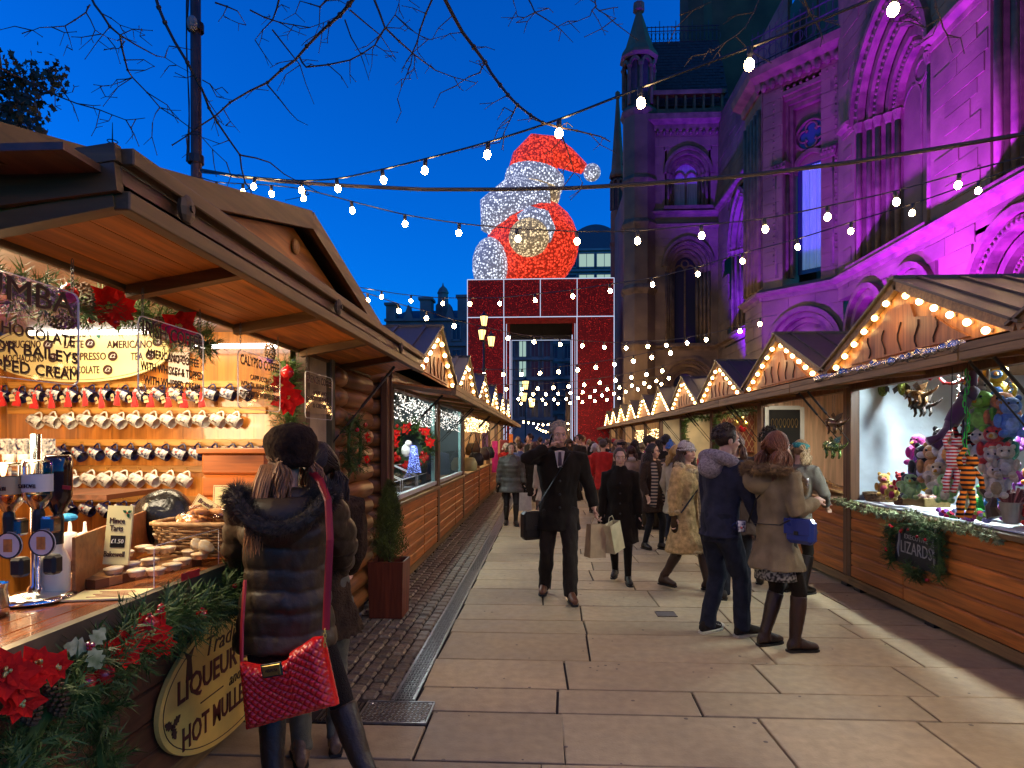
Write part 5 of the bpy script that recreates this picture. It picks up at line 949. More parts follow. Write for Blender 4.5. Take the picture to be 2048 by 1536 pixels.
acrylic('clear hanging sign reading irish coffee in front of the menu board', 2.47, 2.96, 1.83, 2.15, [('IRISH COFFEE', .085, .9), ('AMERICANO COFFEE', .05, .8), ('WITH WHISKEY & TOPPED', .05, .95), ('WITH WHIPPED CREAM', .05, .86)])
acrylic('clear hanging sign reading calypso coffee, third along the hatch', 3.3, 3.84, 1.82, 2.13, [('CALYPSO COFFEE', .075, .92), ('CAPPUCCINO', .04, .5), ('WITH TIA MARIA OR BAILEYS', .045, .9), ('TOPPED WITH WHIPPED CREAM', .045, .94)])
acrylic('clear hanging sign reading french coffee, farthest along the hatch', 4.25, 4.80, 1.80, 2.12, [('FRENCH COFFEE', .075, .92), ('AMERICANO', .04, .5), ('WITH BRANDY', .045, .7), ('& CREAM', .045, .5)])
pth = [(-1.86, y, 2.20 + .03 * sin(y * 5)) for y in [1.9 + k * .13 for k in range(13)]]
garland('eaves_garland', 'pine garland with cones and baubles hanging inside the coffee hatch top', pth, .10, 330, deco=[('b', onx(137, 588, -1.8), .035), ('c', onx(170, 598, -1.8), (0, .3, -1), .06), ('p', onx(215, 610, -1.78), (1, -.6, -.3), .10), ('p', onx(240, 612, -1.78), (1, -.4, -.2), .08), ('b', onx(230, 645, -1.78), .02), ('p', onx(355, 652, -1.74), (1, -.5, -.2), .10), ('c', onx(325, 646, -1.8), (.2, 1, 0), .05), ('b', onx(183, 640, -1.8), .015), ('c', onx(130, 645, -1.8), (1, .3, 0), .05)])
pth = [(-1.82 + .02 * sin(k), 4.36 + .012 * k, 2.2 - .062 * k) for k in range(15)]
garland('side_garland', 'pine garland with poinsettias running down the far side of the coffee hatch', pth, .11, 330, deco=[('b', onx(575, 745, -1.74), .045), ('p', onx(575, 795, -1.72), (1, -.8, 0), .13), ('p', onx(560, 770, -1.72), (1, -.8, 0), .09), ('c', onx(540, 707, -1.76), (0, .2, -1), .06), ('c', onx(570, 858, -1.74), (.2, .9, 0), .06), ('b', onx(557, 885, -1.75), .02)])
pth = [(-1.47 + .015 * sin(k * 1.7), 1.5 + k * .12, .93 + .03 * sin(k * 1.1) - (.10 if k < 3 else 0) - .05 * max(0, 4 - k)) for k in range(22)]
D = [('p', onx(15, 1345, -1.42), (1, -.7, .5), .07), ('p', onx(40, 1370, -1.41), (1, -.5, .3), .06), ('p', onx(75, 1330, -1.42), (1, -.6, .6), .06), ('p', onx(110, 1335, -1.42), (1, -.6, .4), .05), ('p', onx(40, 1405, -1.42), (1, -.5, .1), .06), ('p', onx(250, 1300, -1.42), (1, -.6, .5), .075), ('p', onx(300, 1265, -1.42), (1, -.6, .4), .08), ('p', onx(320, 1290, -1.42), (1, -.6, .2), .06), ('b', onx(299, 1250, -1.43), .036), ('b', onx(209, 1350, -1.42), .033), ('b', onx(172, 1365, -1.44), .03), ('b', onx(55, 1385, -1.42), .028), ('b', onx(404, 1228, -1.43), .024), ('c', onx(115, 1400, -1.44), (0, .3, -1), .055), ('h', onx(180, 1295, -1.40), (1, -.5, .2)), ('c', onx(60, 1420, -1.44), (0, .3, -1), .05), ('b', onx(320, 1225, -1.42), .016), ('b', onx(322, 1215, -1.42), .014), ('b', onx(470, 1172, -1.42), .012), ('b', onx(318, 1236, -1.42), .016)]
garland('counter_garland', 'thick pine garland with red poinsettias and baubles along the bar edge', pth, .115, 950, deco=D, ln=.06, w=.0034)
pth = [(-1.46, 2.0 + .01 * k, .86 - .07 * k) for k in range(6)]
garland('garland_end', 'loose end of pine garland drooping below the bar at the left', pth, .08, 90, ln=.06)
c = Vector((XC + .03, 3.38, .415)); os_ = thing('oval_sign', 'cream oval sign for liqueur coffee and hot mulled wine under the bar', 'sign', c); F = frame(c, (0, 1, 0), (0, 0, 1)); w, h = .68, .335; ov = [(w * cos(k * pi / 32), h * sin(k * pi / 32)) for k in range(64)]
m_cream2 = mat('cream_sign', (.78, .53, .13), .5, var=.12, vs=5); m_mar = mat('maroon_ink', (.09, .008, .008), .6, var=0)
b = MB(); b.prism(ov, F, -.01, .012); b.build('board', m_cream2, os_); b = MB(); b.ring([(x * .955, y * .93) for x, y in ov] + [(w * .955, 0)], [(x * .948, y * .917) for x, y in ov] + [(w * .948, 0)], F, .012, .0135); b.build('border_line', m_ink, os_)
for (s, y, sz, wd, sh, bo) in (('Traditional', .2, .13, .62, .3, 0), ('LIQUEUR COFFEE', .065, .15, 1.08, 0, .018), ('and', -.045, .09, .14, .35, 0), ('HOT MULLED WINE', -.165, .15, 1.0, 0, .018)): text(s, sz, m_mar if bo else m_ink, os_, F @ Matrix.Translation((0, y, .014)), width=wd, bold=bo, shear=sh)
for sx in (-1, 1):
    b = MB(); b.prism([(sx * .12, -.052), (sx * .34, -.052), (sx * .34, -.046), (sx * .12, -.046)], F, .012, .014); b.build('rule_line', m_ink, os_)
    holly(os_, F @ Vector((sx * .58, -.06, .012)), .07, (0, 1, 0), (0, 0, 1), m_ink, m_ink); bb = MB(); q = F @ Vector((sx * .44, .19, .016)); bb.prism([(sx * .44 - .03, .1), (sx * .44 + .03, .1), (sx * .44 + .018, .2), (sx * .44 + .045, .25), (sx * .44, .22), (sx * .44 - .045, .25), (sx * .44 - .018, .2)], F, .012, .014); bb.build('bell_motif', m_ink, os_)
ZB = 1.052
m_chrome = mat('chrome', (.75, .75, .75), .12, metal=1, var=.05); m_bglass = mat('bottle_glass', (.8, .85, .8), .04, trans=1, var=0, ior=1.3); m_whisky = mat('whisky', (.75, .28, .03), .05, trans=.7, var=0, ior=1.33); m_labelw = mat('label_paper', (.75, .70, .58), .5, var=.05); m_dkglass = mat('brown_glass', (.03, .012, .008), .08, var=0, coat=.5)
p = onz(72, 1200, ZB); st = thing('optic_stand', 'chrome stand holding upside down spirit bottles on the bar', 'bottle stand', p); b = MB(); b.lathe([(0, .004), (.125, .004), (.13, .012), (.09, .024), (.03, .032), (.026, .05), (.017, .058), (.017, .62), (0, .62)], 28, Matrix.Translation(p)); b.build('base', m_chrome, st, smooth=True)
for (px, py) in ((88, 1085), (22, 1090)):
    q = at(px, py, p.y - .03); b = MB(); b.lathe([(0, .0), (.045, 0), (.048, .006), (.045, .012), (0, .012)], 22, frame(q, (1, 0, 0), (0, 0, 1))); dd = b.build('price_disc', m_labelw, st); b = MB(); b.lathe([(.042, .0125), (.047, .0135), (.047, .002)], 22, frame(q, (1, 0, 0), (0, 0, 1))); b.build('disc_rim', m_black, dd); b = MB(); b.box(q + Vector((0, -.014, 0)), (.03, .004, .045)); b.build('disc_label', mat('amber_label', (.5, .22, .04), .5, var=.3, vs=40), dd); b = MB(); b.box(q + Vector((0, .03, .06)), (.05, .05, .06), ch=.008); b.build('optic', m_chrome, st); b = MB(); b.box(q + Vector((0, .04, -.085)), (.05, .05, .07), ch=.01); b.build('optic_base', m_black, st)
def bottle(label, px, py0, py1, d, gm, lm, lab, fill=None, w=1.0):
    a, e = at(px, py0, d), at(px, py1, d); H = a.z - e.z; t = thing('spirit_bottle', label, 'bottle', e, 'spirit bottles on the stand'); R = .043 * w; T = Matrix.Translation(e); b = MB(); b.lathe([(.0, H), (R * .9, H), (R, H - .012), (R, H * .42), (R * .8, H * .33), (.016, H * .2), (.014, 0), (0, 0)], 20, T); b.build('glass', gm, t, smooth=True)
    if fill: f = MB(); f.lathe([(0, H * fill), (R * .93, H * fill), (R * .93, H * .42), (R * .74, H * .33), (.013, H * .2), (.012, .004), (0, .004)], 16, T); f.build('drink', m_whisky, t, smooth=True)
    b = MB(); b.lathe([(R * 1.012, H * .5), (R * 1.012, H * .78)], 24, T); lb = b.build('label', lm, t, smooth=True)
    b = MB(); b.lathe([(.0, -.03), (.018, -.03), (.02, .03), (.016, .05)], 10, T); b.build('stopper', m_black, t)
    if lab: text(lab, .02, m_ink, lb, frame(e + Vector((0, -R * 1.03, H * .6)), (-1, 0, 0), (0, 0, -1)), width=R * 1.3)
dS = p.y
bottle("clear upside down spirit bottle with black and white label reading Teacher's", 77, 920, 1045, dS, m_bglass, m_labelw, "TEACHER'S", .45, 1.15)
bottle('upside down spirit bottle with tan label at the left of the stand', 18, 925, 1050, dS - .02, m_bglass, mat('tan_label', (.55, .38, .18), .5), 'RIEVAULX', .5, 1.1); bottle('dark brown upside down bottle at the right of the stand', 116, 910, 1055, dS + .05, m_dkglass, m_dkglass, '', None, 1.05)
q = at(133, 975, dS + .02); b = MB(); b.box(q, (.03, .004, .014), R3(0, .1, 0)); tag(b.build('bottle_badge', mat('red_badge', (.4, .02, .02), .5)), 'small red label badge on the dark brown bottle', 'label')
q = onz(108, 1192, ZB); t = thing('milk_bottle', 'white plastic milk bottle behind the chrome stand', 'bottle', q); b = MB(); b.lathe([(0, 0), (.05, 0), (.054, .01), (.054, .13), (.04, .17), (.03, .18), (.03, .2)], 18, Matrix.Translation(q)); b.build('bottle', mat('milk_plastic', (.72, .68, .52), .35, var=.08), t, smooth=True); b = MB(); b.lathe([(.03, .2), (.032, .2), (.032, .235), (0, .235)], 14, Matrix.Translation(q)); b.build('cap', m_black, t)
for i, px in enumerate((140, 170)):
    q = at(px, 1085, 3.2); q.z = ZB; t = thing('squeeze_bottle', ['white nozzle bottle just right of the chrome stand', 'white nozzle bottle behind the mince tart sign'][i], 'bottle', q); b = MB(); b.lathe([(0, 0), (.035, 0), (.035, .12), (.03, .135), (.01, .14), (.006, .19), (0, .19)], 14, Matrix.Translation(q)); b.build('bottle', m_mugw, t, smooth=True)
for i, (px, z0) in enumerate(((18, 0), (48, 0), (78, 0), (33, 1), (62, 1))):
    if i > 2: continue
    q = ony(px, 925, 3.7); t = thing('paper_cup', ['white cup stamped 15 at the left behind the bottles', 'white cup stamped 15, second from the left behind the bottles', 'white cup lying behind the clear bottle'][i], 'cup', q); b = MB(); b.lathe([(.036, .05), (.03, -.05), (0, -.05)], 16, Matrix.Translation(q)); b.build('cup', m_mugw, t, smooth=True)
    if i < 2: text('15', .045, mat('orange_ink', (.6, .12, .02), .5), t, frame(q + Vector((0, -.038, 0)), (1, 0, 0), (0, 0, 1)))
for i, px in enumerate((15, 50, 85)):
    q = ony(px, 893, 3.95); t = thing('mug_box', ['navy mug box printed 15 at the far left shelf', 'navy mug box with snowman, middle of three', 'navy mug box printed 15, right of three'][i], 'box', q); b = MB(); b.box(q, (.1, .1, .1), ch=.003); b.build('carton', m_mugbp, t)
    if i != 1: text('15', .05, m_mugw, t, frame(q + Vector((0, -.053, .01)), (1, 0, 0), (0, 0, 1)))
cbx('cup_shelf', -3.6, -2.55, 3.6, 4.1, 1.30, 1.33, w_dark)
a = onz(128, 1195, ZB); e = onz(320, 1100, ZB); t = thing('divider_board', 'plain brown board standing on the bar behind the tarts', 'board', a); b = MB(); b.bar(a + Vector((0, .05, .11)), e + Vector((-.1, .1, .11)), .012, .22); b.build('panel', wood('divider_wood', (.36, .14, .04), 'x', .4, .6, knots=False), t)
q = at(237, 1070, 2.75); sgn = thing('mince_tart_sign', 'upright cream sign pricing mince tarts at £1.50', 'sign', (q.x, q.y, ZB)); F = frame(q, (1, 0, -.02), (.06, .12, 1)); sw, sh_ = .112, .25; b = MB(); b.prism([(-sw / 2, -sh_ / 2), (sw / 2, -sh_ / 2), (sw / 2, sh_ / 2), (-sw / 2, sh_ / 2)], F, -.006, .004); b.build('board', m_cream, sgn)
for (s, y, sz, wd) in (('Mince', .06, .036, .066), ('Tarts', .028, .036, .058), ('Bakewell', -.082, .034, .09)): text(s, sz, m_ink, sgn, F @ Matrix.Translation((-.008, y, .0055)), width=wd, bold=0)
b = MB(); b.prism([(-.03, -.052), (.034, -.052), (.034, -.002), (-.03, -.002)], F, .004, .006); pc = b.build('price_panel', m_black, sgn); text('£1.50', .026, m_mugw, pc, F @ Matrix.Translation((.002, -.027, .0075)), width=.055); holly(sgn, F @ Vector((.035, .095, .004)), .022, (1, 0, 0), (0, 0, 1))
q = onz(290, 1150, ZB); cb_ = thing('chopping_board', 'striped wooden chopping board under the mince tarts', 'board', q); ax = (onz(405, 1118, ZB) - onz(170, 1170, ZB)).normalized(); Rz = R3(0, 0, atan2(ax.y, ax.x))
wa, wb = wood('board_pale', (.50, .26, .09), 'y', .4, .7), wood('board_dark', (.20, .08, .03), 'y', .4, .7)
for k in range(9): b = MB(); b.box(q + Rz @ Vector((-.24 + k * .06, .07, .0175)), (.0595, .24, .035), Rz); b.build('strip', wa if k % 2 else wb, cb_)
m_crust = mat('pie_crust', (.70, .48, .22), .7, var=.25, vs=40, bump=.3, bs=90); m_foil = mat('foil_case', (.72, .66, .55), .3, metal=.8, var=.15, vs=60); m_sugar = mat('icing_sugar', (.85, .78, .62), .8, col2=(.66, .42, .18), vs=30)
tp = thing('mince_tart', '', 'tart', (0, 0, 0)); b = MB(); b.lathe([(0, 0), (.029, 0)] + [(.036, .02)], 24); b.build('foil', m_foil, tp, smooth=False); b = MB(); n = 24
b.lathe([(.0355, .018), (.040, .021), (.039, .026), (.033, .028), (.02, .031), (0, .032)], n); 
me = b.mesh('crust', m_sugar, smooth=True)
for i, v in enumerate(me.vertices):
    if i // n in (1, 2) and i % 2: v.co.x *= .955; v.co.y *= .955
link('crust', me, tp)
TP = [(228, 1148, 0), (275, 1152, 0), (312, 1150, 0), (345, 1140, 0), (250, 1128, 1), (300, 1130, 0), (335, 1118, 1), (365, 1130, 0), (380, 1112, 0), (322, 1102, 2), (288, 1116, 1), (400, 1118, 0), (262, 1138, 0), (350, 1105, 1), (308, 1120, 1)]
for k, (px, py, lv) in enumerate(TP):
    q2 = onz(px, py, ZB + .035); q2.z = ZB + .036 + lv * .031; o = tp if k == 0 else copy_tree(tp); o.location = q2; o.rotation_euler = (rnd(-.05, .05), rnd(-.05, .05), rnd(0, 6)); o['label'] = 'sugar dusted mince tart in the heap on the striped board'; o['group'] = 'mince tarts on the board'; o['category'] = 'tart'
for k, (px, py) in enumerate(((392, 1108), (408, 1112))): q2 = onz(px, py, ZB + .05); o = copy_tree(tp); o.location = q2 + Vector((0, 0, .03)); o.rotation_euler = (.2, .75, 0); o['label'] = ['mince tart tipped on its edge at the right of the board', 'outermost mince tart leaning at the right end'][k]
a = onz(308, 1178, ZB); e = onz(437, 1130, ZB); gd = thing('sneeze_guard', 'clear acrylic guard in front of the mince tarts', 'guard', a); b = MB(); b.bar(a + Vector((0, 0, .085)), e + Vector((0, 0, .085)), .004, .17); b.build('sheet', m_acr, gd); b = MB(); b.tube([a, a + Vector((0, 0, .16)), a.lerp(e, .04) + Vector((0, 0, .172)), e + Vector((0, 0, .172)), e], .002, 5); b.build('edge', m_acre, gd)
b = MB(); q2 = onz(377, 1153, ZB); b.bar(onz(362, 1172, ZB) + Vector((.004, -.004, .035)), onz(398, 1160, ZB) + Vector((.004, -.004, .035)), .003, .03); b.build('red_notice', mat('red_badge'), gd)
P = [onz(118, 1205, ZB), onz(262, 1200, ZB), onz(308, 1180, ZB), onz(170, 1185, ZB)]; mc = thing('menu_card', 'cream menu card lying flat on the bar', 'menu', P[0]); b = MB(); b.add([p + Vector((0, 0, .002)) for p in P] + [p + Vector((0, 0, .008)) for p in P], [(4, 5, 6, 7), (0, 1, 5, 4), (1, 2, 6, 5), (2, 3, 7, 6), (3, 0, 4, 7)]); b.build('card', m_cream, mc)
for k in range(5):
    u0, u1 = .3 + .08 * (k % 2), .8 + .06 * (k % 2); v = .2 + k * .14; A = P[0].lerp(P[1], u0).lerp(P[3].lerp(P[2], u0), v); B = P[0].lerp(P[1], u1).lerp(P[3].lerp(P[2], u1), v); b = MB(); b.bar(A + Vector((0, 0, .009)), B + Vector((0, 0, .009)), .006, .001); b.build('text_line', mat('red_badge'), mc)
m_wick = mat('wicker', (.36, .20, .08), .6, var=.4, vs=25, rnd=.2); q = onz(405, 1085, ZB); q = at(410, 1090, 3.25); q.z = ZB + .02
bk_ = thing('wicker_basket', 'long wicker basket heaped with bagged pastries on the bar', 'basket', q)
def rr_(hx, hy, z, n=36): return [q + Vector((hx * np.sign(cos(a)) * abs(cos(a)) ** .5, hy * np.sign(sin(a)) * abs(sin(a)) ** .5, z)) for a in [2 * pi * k / n for k in range(n)]]
for k in range(11):
    u = k / 10; hx, hy = .17 + .055 * u, .10 + .04 * u; ring_ = rr_(hx, hy, .01 + .155 * u); pts = [p + (p - q - Vector((0, 0, p.z - q.z))).normalized() * (.006 if (i + k) % 2 else -.004) for i, p in enumerate(ring_)]; b = MB(); b.tube(pts + [pts[0]], .0075 if k < 10 else .013, 5, cap=False); b.build('weave', m_wick, bk_, smooth=True)
st_ = MB()
for i in range(0, 36, 2): st_.tube([rr_(.168, .098, .0)[i], rr_(.228, .142, .17)[i]], .005, 4)
tag(st_.build('stakes', m_wick, bk_), kind='stuff'); b = MB(); b.prism([(p.x, p.y) for p in rr_(.17, .1, 0)], Matrix.Translation((0, 0, q.z)), 0, .01); b.build('base', m_wick, bk_)
m_past = mat('pastry', (.48, .20, .06), .6, var=.4, vs=12, bump=.4, bs=30); m_cello = glass('cellophane', (1, .98, .95), .12, .3)
for k in range(14):
    c = q + Vector((rnd(-.16, .16), rnd(-.09, .08), .13 + rnd(0, .06) + (.03 if k > 8 else 0))); t = thing('pastry_bag', 'cellophane bag of brown pastries heaped in the wicker basket', 'pastry bag', c, 'bagged pastries in the basket')
    b = MB(); Rm = R3(rnd(-.5, .5), rnd(-.4, .4), rnd(0, 3)); 
    for j in range(3): b.tube([c + Rm @ Vector((-.05, (j - 1) * .024, rnd(-.01, .01))), c + Rm @ Vector((0, (j - 1) * .026, .012)), c + Rm @ Vector((.05, (j - 1) * .024, rnd(-.01, .01)))], [.012, .019, .012], 8)
    b.build('pastries', m_past, t, smooth=True); b = MB(); b.sph(c, (.068, .05, .03), 10, 7, Rm); b.build('wrapper', m_cello, t)
def card(name, label, px, py, d, w, h, lines, m=None, tilt=0, lean=.1):
    c = at(px, py, d); t = thing(name, label, 'sign', c); F = frame(c, (cos(tilt), 0, sin(tilt)), (-sin(tilt), lean, cos(tilt))); b = MB(); b.prism([(-w / 2, -h / 2), (w / 2, -h / 2), (w / 2, h / 2), (-w / 2, h / 2)], F, -.004, .003); b.build('board', m or m_cream, t); b = MB(); o_ = [(-w / 2 * .94, -h / 2 * .95), (w / 2 * .94, -h / 2 * .95), (w / 2 * .94, h / 2 * .95), (-w / 2 * .94, h / 2 * .95), (-w / 2 * .94, -h / 2 * .95)]; b.ring(o_, [(x * .97, y * .975) for x, y in o_], F, .003, .004); b.build('border_line', mat('red_badge'), t)
    for (s, y, sz, wd, mm, shr, bo) in lines: text(s, sz, mm, t, F @ Matrix.Translation((0, y, .0045)), width=wd, shear=shr, bold=bo)
    return t, F
t, F = card('hot_mulled_sign', 'cream sign reading hot mulled with holly and ribbon', 456, 1008, 3.42, .165, .2, [('Hot', .035, .075, .085, m_mar, .3, 0), ('MULLED', -.035, .055, .145, mat('maroon_ink2', (.25, .01, .012), .6, var=0), 0, .02)]); holly(t, F @ Vector((.03, .055, .003)), .035, (1, 0, 0), (0, 0, 1))
t, F = card('brandy_snap_sign', 'small cream card leaning in the basket of pastries', 410, 1012, 3.22, .12, .075, [('Brandy', .012, .032, .09, m_mar, .2, 0), ('Snaps', -.02, .028, .07, m_mar, .2, 0)], tilt=-.5)
xa, xb = at(383, 980, 3.75).x, at(520, 980, 3.75).x; oc = thing('wooden_cabinet', 'bright orange boarded cabinet behind the pastry basket', 'cabinet', ((xa + xb) / 2, 3.75, .85)); 
for k in range(5): b = MB(); b.box(((xa + xb) / 2, 3.85, .9 + k * .135 + .067), (xb - xa, .2, .132), ch=.015); b.build('plank', w_or, oc)
b = MB(); b.box(((xa + xb) / 2, 3.84, 1.585), (xb - xa + .03, .24, .03), ch=.004); b.build('top', w_or, oc)
c = at(330, 1035, 3.55); b = MB(); b.sph(c, (.17, .13, .16), 18, 12); b.sph(c + Vector((-.1, 0, -.05)), (.1, .1, .12), 14, 9); me = remesh(b, 'sack', mat('black_plastic', (.012, .012, .012), .22, bump=.6, bs=14), .02, 1, lambda co: np.array([.012 * mnoise.noise(Vector(p) * 9) for p in co])); bb = link('bin_bag', me); tag(bb, 'black plastic bag bundled behind the tart sign', 'bag')
q = at(135, 1035, 3.3); b = MB(); b.sph(q, (.05, .04, .022), 10, 6); tag(b.build('blue_cloth', mat('blue_cloth', (.02, .25, .55), .8, bump=.4)), 'crumpled blue cloth behind the spirit bottles', 'cloth')
q = onz(5, 1232, ZB); t = thing('steel_jug', 'brushed steel jug cut off at the left picture edge', 'jug', q - Vector((.03, 0, 0))); b = MB(); b.lathe([(0, 0), (.042, 0), (.045, .03), (.036, .09), (.04, .11)], 18, Matrix.Translation(q - Vector((.03, 0, 0)))); b.build('body', m_chrome, t, smooth=True)
c = onx(705, 890, XC + .12); pth = [c + Vector((.02, .17 * cos(a), .21 * sin(a))) for a in [k * pi / 10 for k in range(21)]]
garland('small_wreath', 'dark evergreen wreath with red berries hung on the coffee stall logs', pth, .075, 170, cat='wreath', deco=[('b', pth[3] + Vector((.06, 0, 0)), .018), ('b', pth[8] + Vector((.06, 0, 0)), .018), ('p', pth[18] + Vector((.06, 0, 0)), (1, -.3, 0), .05), ('p', pth[1] + Vector((.06, 0, 0)), (1, -.3, 0), .05), ('b', pth[13] + Vector((.06, 0, 0)), .015)], ln=.045)
p = onz(770, 1238, 0); PX, PY = p.x, p.y + .17; t = thing('conifer_planter', 'square brown wooden planter holding a small conifer between the stalls', 'planter', (PX, PY, 0)); hw_ = .165
b = MB(); b.add([(PX + sx * hw_ * f, PY + sy * hw_ * f, z) for (f, z) in ((.92, 0), (1, .52), (.9, .52), (.88, .47)) for sx, sy in ((-1, -1), (1, -1), (1, 1), (-1, 1))], [(i * 4 + k, i * 4 + (k + 1) % 4, i * 4 + 4 + (k + 1) % 4, i * 4 + 4 + k) for i in range(3) for k in range(4)] + [(12, 13, 14, 15)]); b.build('box', wood('planter_wood', (.16, .035, .012), 'z', .45, .5, knots=False), t)
cf = thing('small_conifer', 'small bushy conifer growing in the brown planter', 'conifer', (PX, PY, .5)); b = MB(); b.tube([(PX, PY, .47), (PX, PY, 1.15)], [.018, .005], 6); b.build('trunk', m_bark, cf); b = MB()
for k in range(1000):
    u = rnd(0, 1) ** .8; z = .55 + u * .66; r = (.19 * (1 - u) ** .62 * rnd(.7, 1.12) + .015); a = rnd(0, 6.28); s0 = Vector((PX + .2 * r * cos(a), PY + .2 * r * sin(a), z - .05)); e = Vector((PX + r * cos(a), PY + r * sin(a), z + .06)); ax = (e - s0)
    for j in range(9): f = j / 9; qq = s0 + ax * f; nd = Vector((random.gauss(0, 1), random.gauss(0, 1), random.gauss(0, 1) + .6)).normalized(); b.add([qq + Vector((.004, 0, 0)), qq - Vector((.004, 0, 0)), qq + nd * .045], [(0, 1, 2)])
tag(b.build('crown', mat('conifer_green', (.10, .13, .02), .7, var=.5, vs=9), cf), kind='stuff')
XR, XL = 3.38, -1.60
RY = [4.39 - 2.93 + 2.93 * k for k in range(13)]
m_cool = (125, (.80, .96, 1.0)); m_warm = (34, (1, .80, .50)); m_mid = (34, (1, .87, .66))
rlab = ['brown market stall at the right edge of the picture, nearest of the right row', 'brown stall of soft toys and hanging lizards with twisted foil on its canopy', 'brown jewellery stall between the toy stall and the lantern stall', 'brown stall of lanterns and hanging baubles beyond the jewellery stall', 'fourth visible stall of the right row, with a green garland frame', 'fifth visible stall of the right row, with white inner walls', 'sixth visible stall of the right row', 'seventh visible stall of the right row, hung with fairy lights', 'eighth visible stall of the right row', 'ninth visible stall of the right row', 'tenth visible stall of the right row', 'farthest stall of the right row by the arch']
RS = []
for k in range(12):
    li = [(60, (1, .84, .62)), m_cool, m_mid, m_warm, m_warm, m_mid, m_warm, m_warm, m_mid, m_warm, m_warm, m_warm][k]
    wm = [None, mat('snow_cloth', (.66, .74, .80), .8, var=.18, vs=3, bump=.5, bs=9), wood('pale_boards', (.62, .42, .26), 'z', .5, .75), None, mat('cream_wall', (.66, .56, .36), .7, var=.2, vs=2), mat('cream_wall'), None, None, None, None, None, None][k]
    t, Q = stall(1, XR, RY[k], RY[k + 1], rlab[k], lo=k > 4, light=li if k < 5 else (li[0] * .7, li[1]), wallm=wm, bulbs=6 if k < 6 else 5, cz=(2.27, 2.215))
    if k > 0: t['group'] = 'right hand row of market stalls'
    else: t['group'] = 'right hand row of market stalls'
    RS.append((t, Q))
llab = ['dark log stall with a red wreath and glass cake cases, nextto the coffee stall', 'glazed stall with a grey inner wall, second of the far left row', 'handbag stall under a curtain of fairy lights', 'stall with a bright pink panel beyond the handbag stall', 'stall with a red notice board, fifth of the far left row', 'farthest visible stall of the left row']
llab[0] = llab[0].replace('nextto', 'next to')
LY = [6.55 + 2.95 * k for k in range(7)]; LS = []
w_grey = mat('grey_panel', (.055, .075, .08), .55, var=.15, vs=2)
for k in range(6):
    t, Q = stall(-1, XL, LY[k], LY[k + 1], llab[k], lo=k > 2, light=[(40, (.82, .98, 1)), (34, (.82, .98, 1)), m_warm, m_warm, m_mid, m_warm][k], wallm=w_grey if k < 2 else None, canopy=.66, cz=(2.24, 2.15), bulbs=5)
    t['group'] = 'left hand row of market stalls'; LS.append((t, Q))
t, Q = LS[0]
for k in range(14): z = .2 + k * .163; b = MB(); b.tube([(-3.7, LY[0] - .03, z), (XL - .02, LY[0] - .03, z)], .083, 10, sq=(1, .55) if False else (.55, 1)); b.build('log', w_logx, t, smooth=True)
b = MB(); b.box((XL - .04, LY[0] - .05, 1.2), (.07, .1, 2.2), ch=.006); b.build('corner_post', w_post, t)
m_glass = glass('stall_glass'); m_aqua = mat('aqua_frame', (.28, .52, .48), .5, var=.15)
for k in (0, 1):
    t, Q = LS[k]; y0, y1 = LY[k], LY[k + 1]
    for (u, w) in ((y0 + .12, .05), (y1 - .12, .06)): b = MB(); b.box(Q(-.05, u, 1.6), (.05, w, 1.25), ch=.004); b.build('window_frame', m_aqua, t)
    b = MB(); b.box(Q(-.03, (y0 + y1) / 2, 1.02), (.06, y1 - y0 - .2, .05)); b.build('window_frame', w_white, t)
    b = MB(); b.box(Q(-.03, (y0 + y1) / 2, 1.25), (.006, y1 - y0 - .25, .42)); b.build('pane', m_glass, t)
def plush(label, p, s, col, belly=None, kind='bear', rz=0, group='soft toys piled on the toy stall'):
    p = Vector(p); t = thing('soft_toy', label, 'soft toy', p, group); R = R3(0, 0, rz); m = mat('plush_%d_%d_%d' % tuple(int(c * 99) for c in col), col, .85, var=.3, vs=25, bump=.4, bs=60, sheen=.4); m2 = mat('plush_%d_%d_%d' % tuple(int(c * 99) for c in (belly or col)), belly or col, .85, var=.3, vs=25, bump=.4, bs=60, sheen=.4)
    q = lambda x, y, z: p + R @ (Vector((x, y, z)) * s)
    def e(nm, c, r, mm=m): b = MB(); b.sph(q(*c), tuple(v * s for v in r), 12, 8, R); return b.build(nm, mm, t, smooth=True)
    e('body', (0, 0, .35), (.30, .27, .36)); e('belly', (0, -.08, .33), (.22, .22, .27), m2)
    h = e('head', (0, -.06, .85), (.26, .25, .24)); e('muzzle', (0, -.27, .80), (.13, .13, .10), m2)
    for sx in (-1, 1):
        e('arm', (sx * .3, -.12, .45), (.1, .12, .2)); e('leg', (sx * .2, -.28, .1), (.12, .22, .11))
        if kind == 'bear': e('ear', (sx * .19, 0, 1.06), (.08, .05, .09))
        elif kind == 'rabbit': e('ear', (sx * .1, .02, 1.25), (.06, .05, .25))
        elif kind == 'bird': e('wing', (sx * .32, .05, .45), (.06, .2, .26), m2)
        elif kind == 'dragon': e('wing', (sx * .35, .18, .6), (.25, .03, .18), m2)
        b = MB(); b.sph(q(sx * .1, -.29, .92), .035 * s, 6, 5); b.build('eye', m_black, t)
    if kind in ('bird', 'dragon'): b = MB(); b.tube([q(0, -.25, .82), q(0, -.5, .78)], [.09 * s, .02 * s], 8); b.build('beak', mat('beak_yellow', (.7, .35, .02), .5), t)
    return t
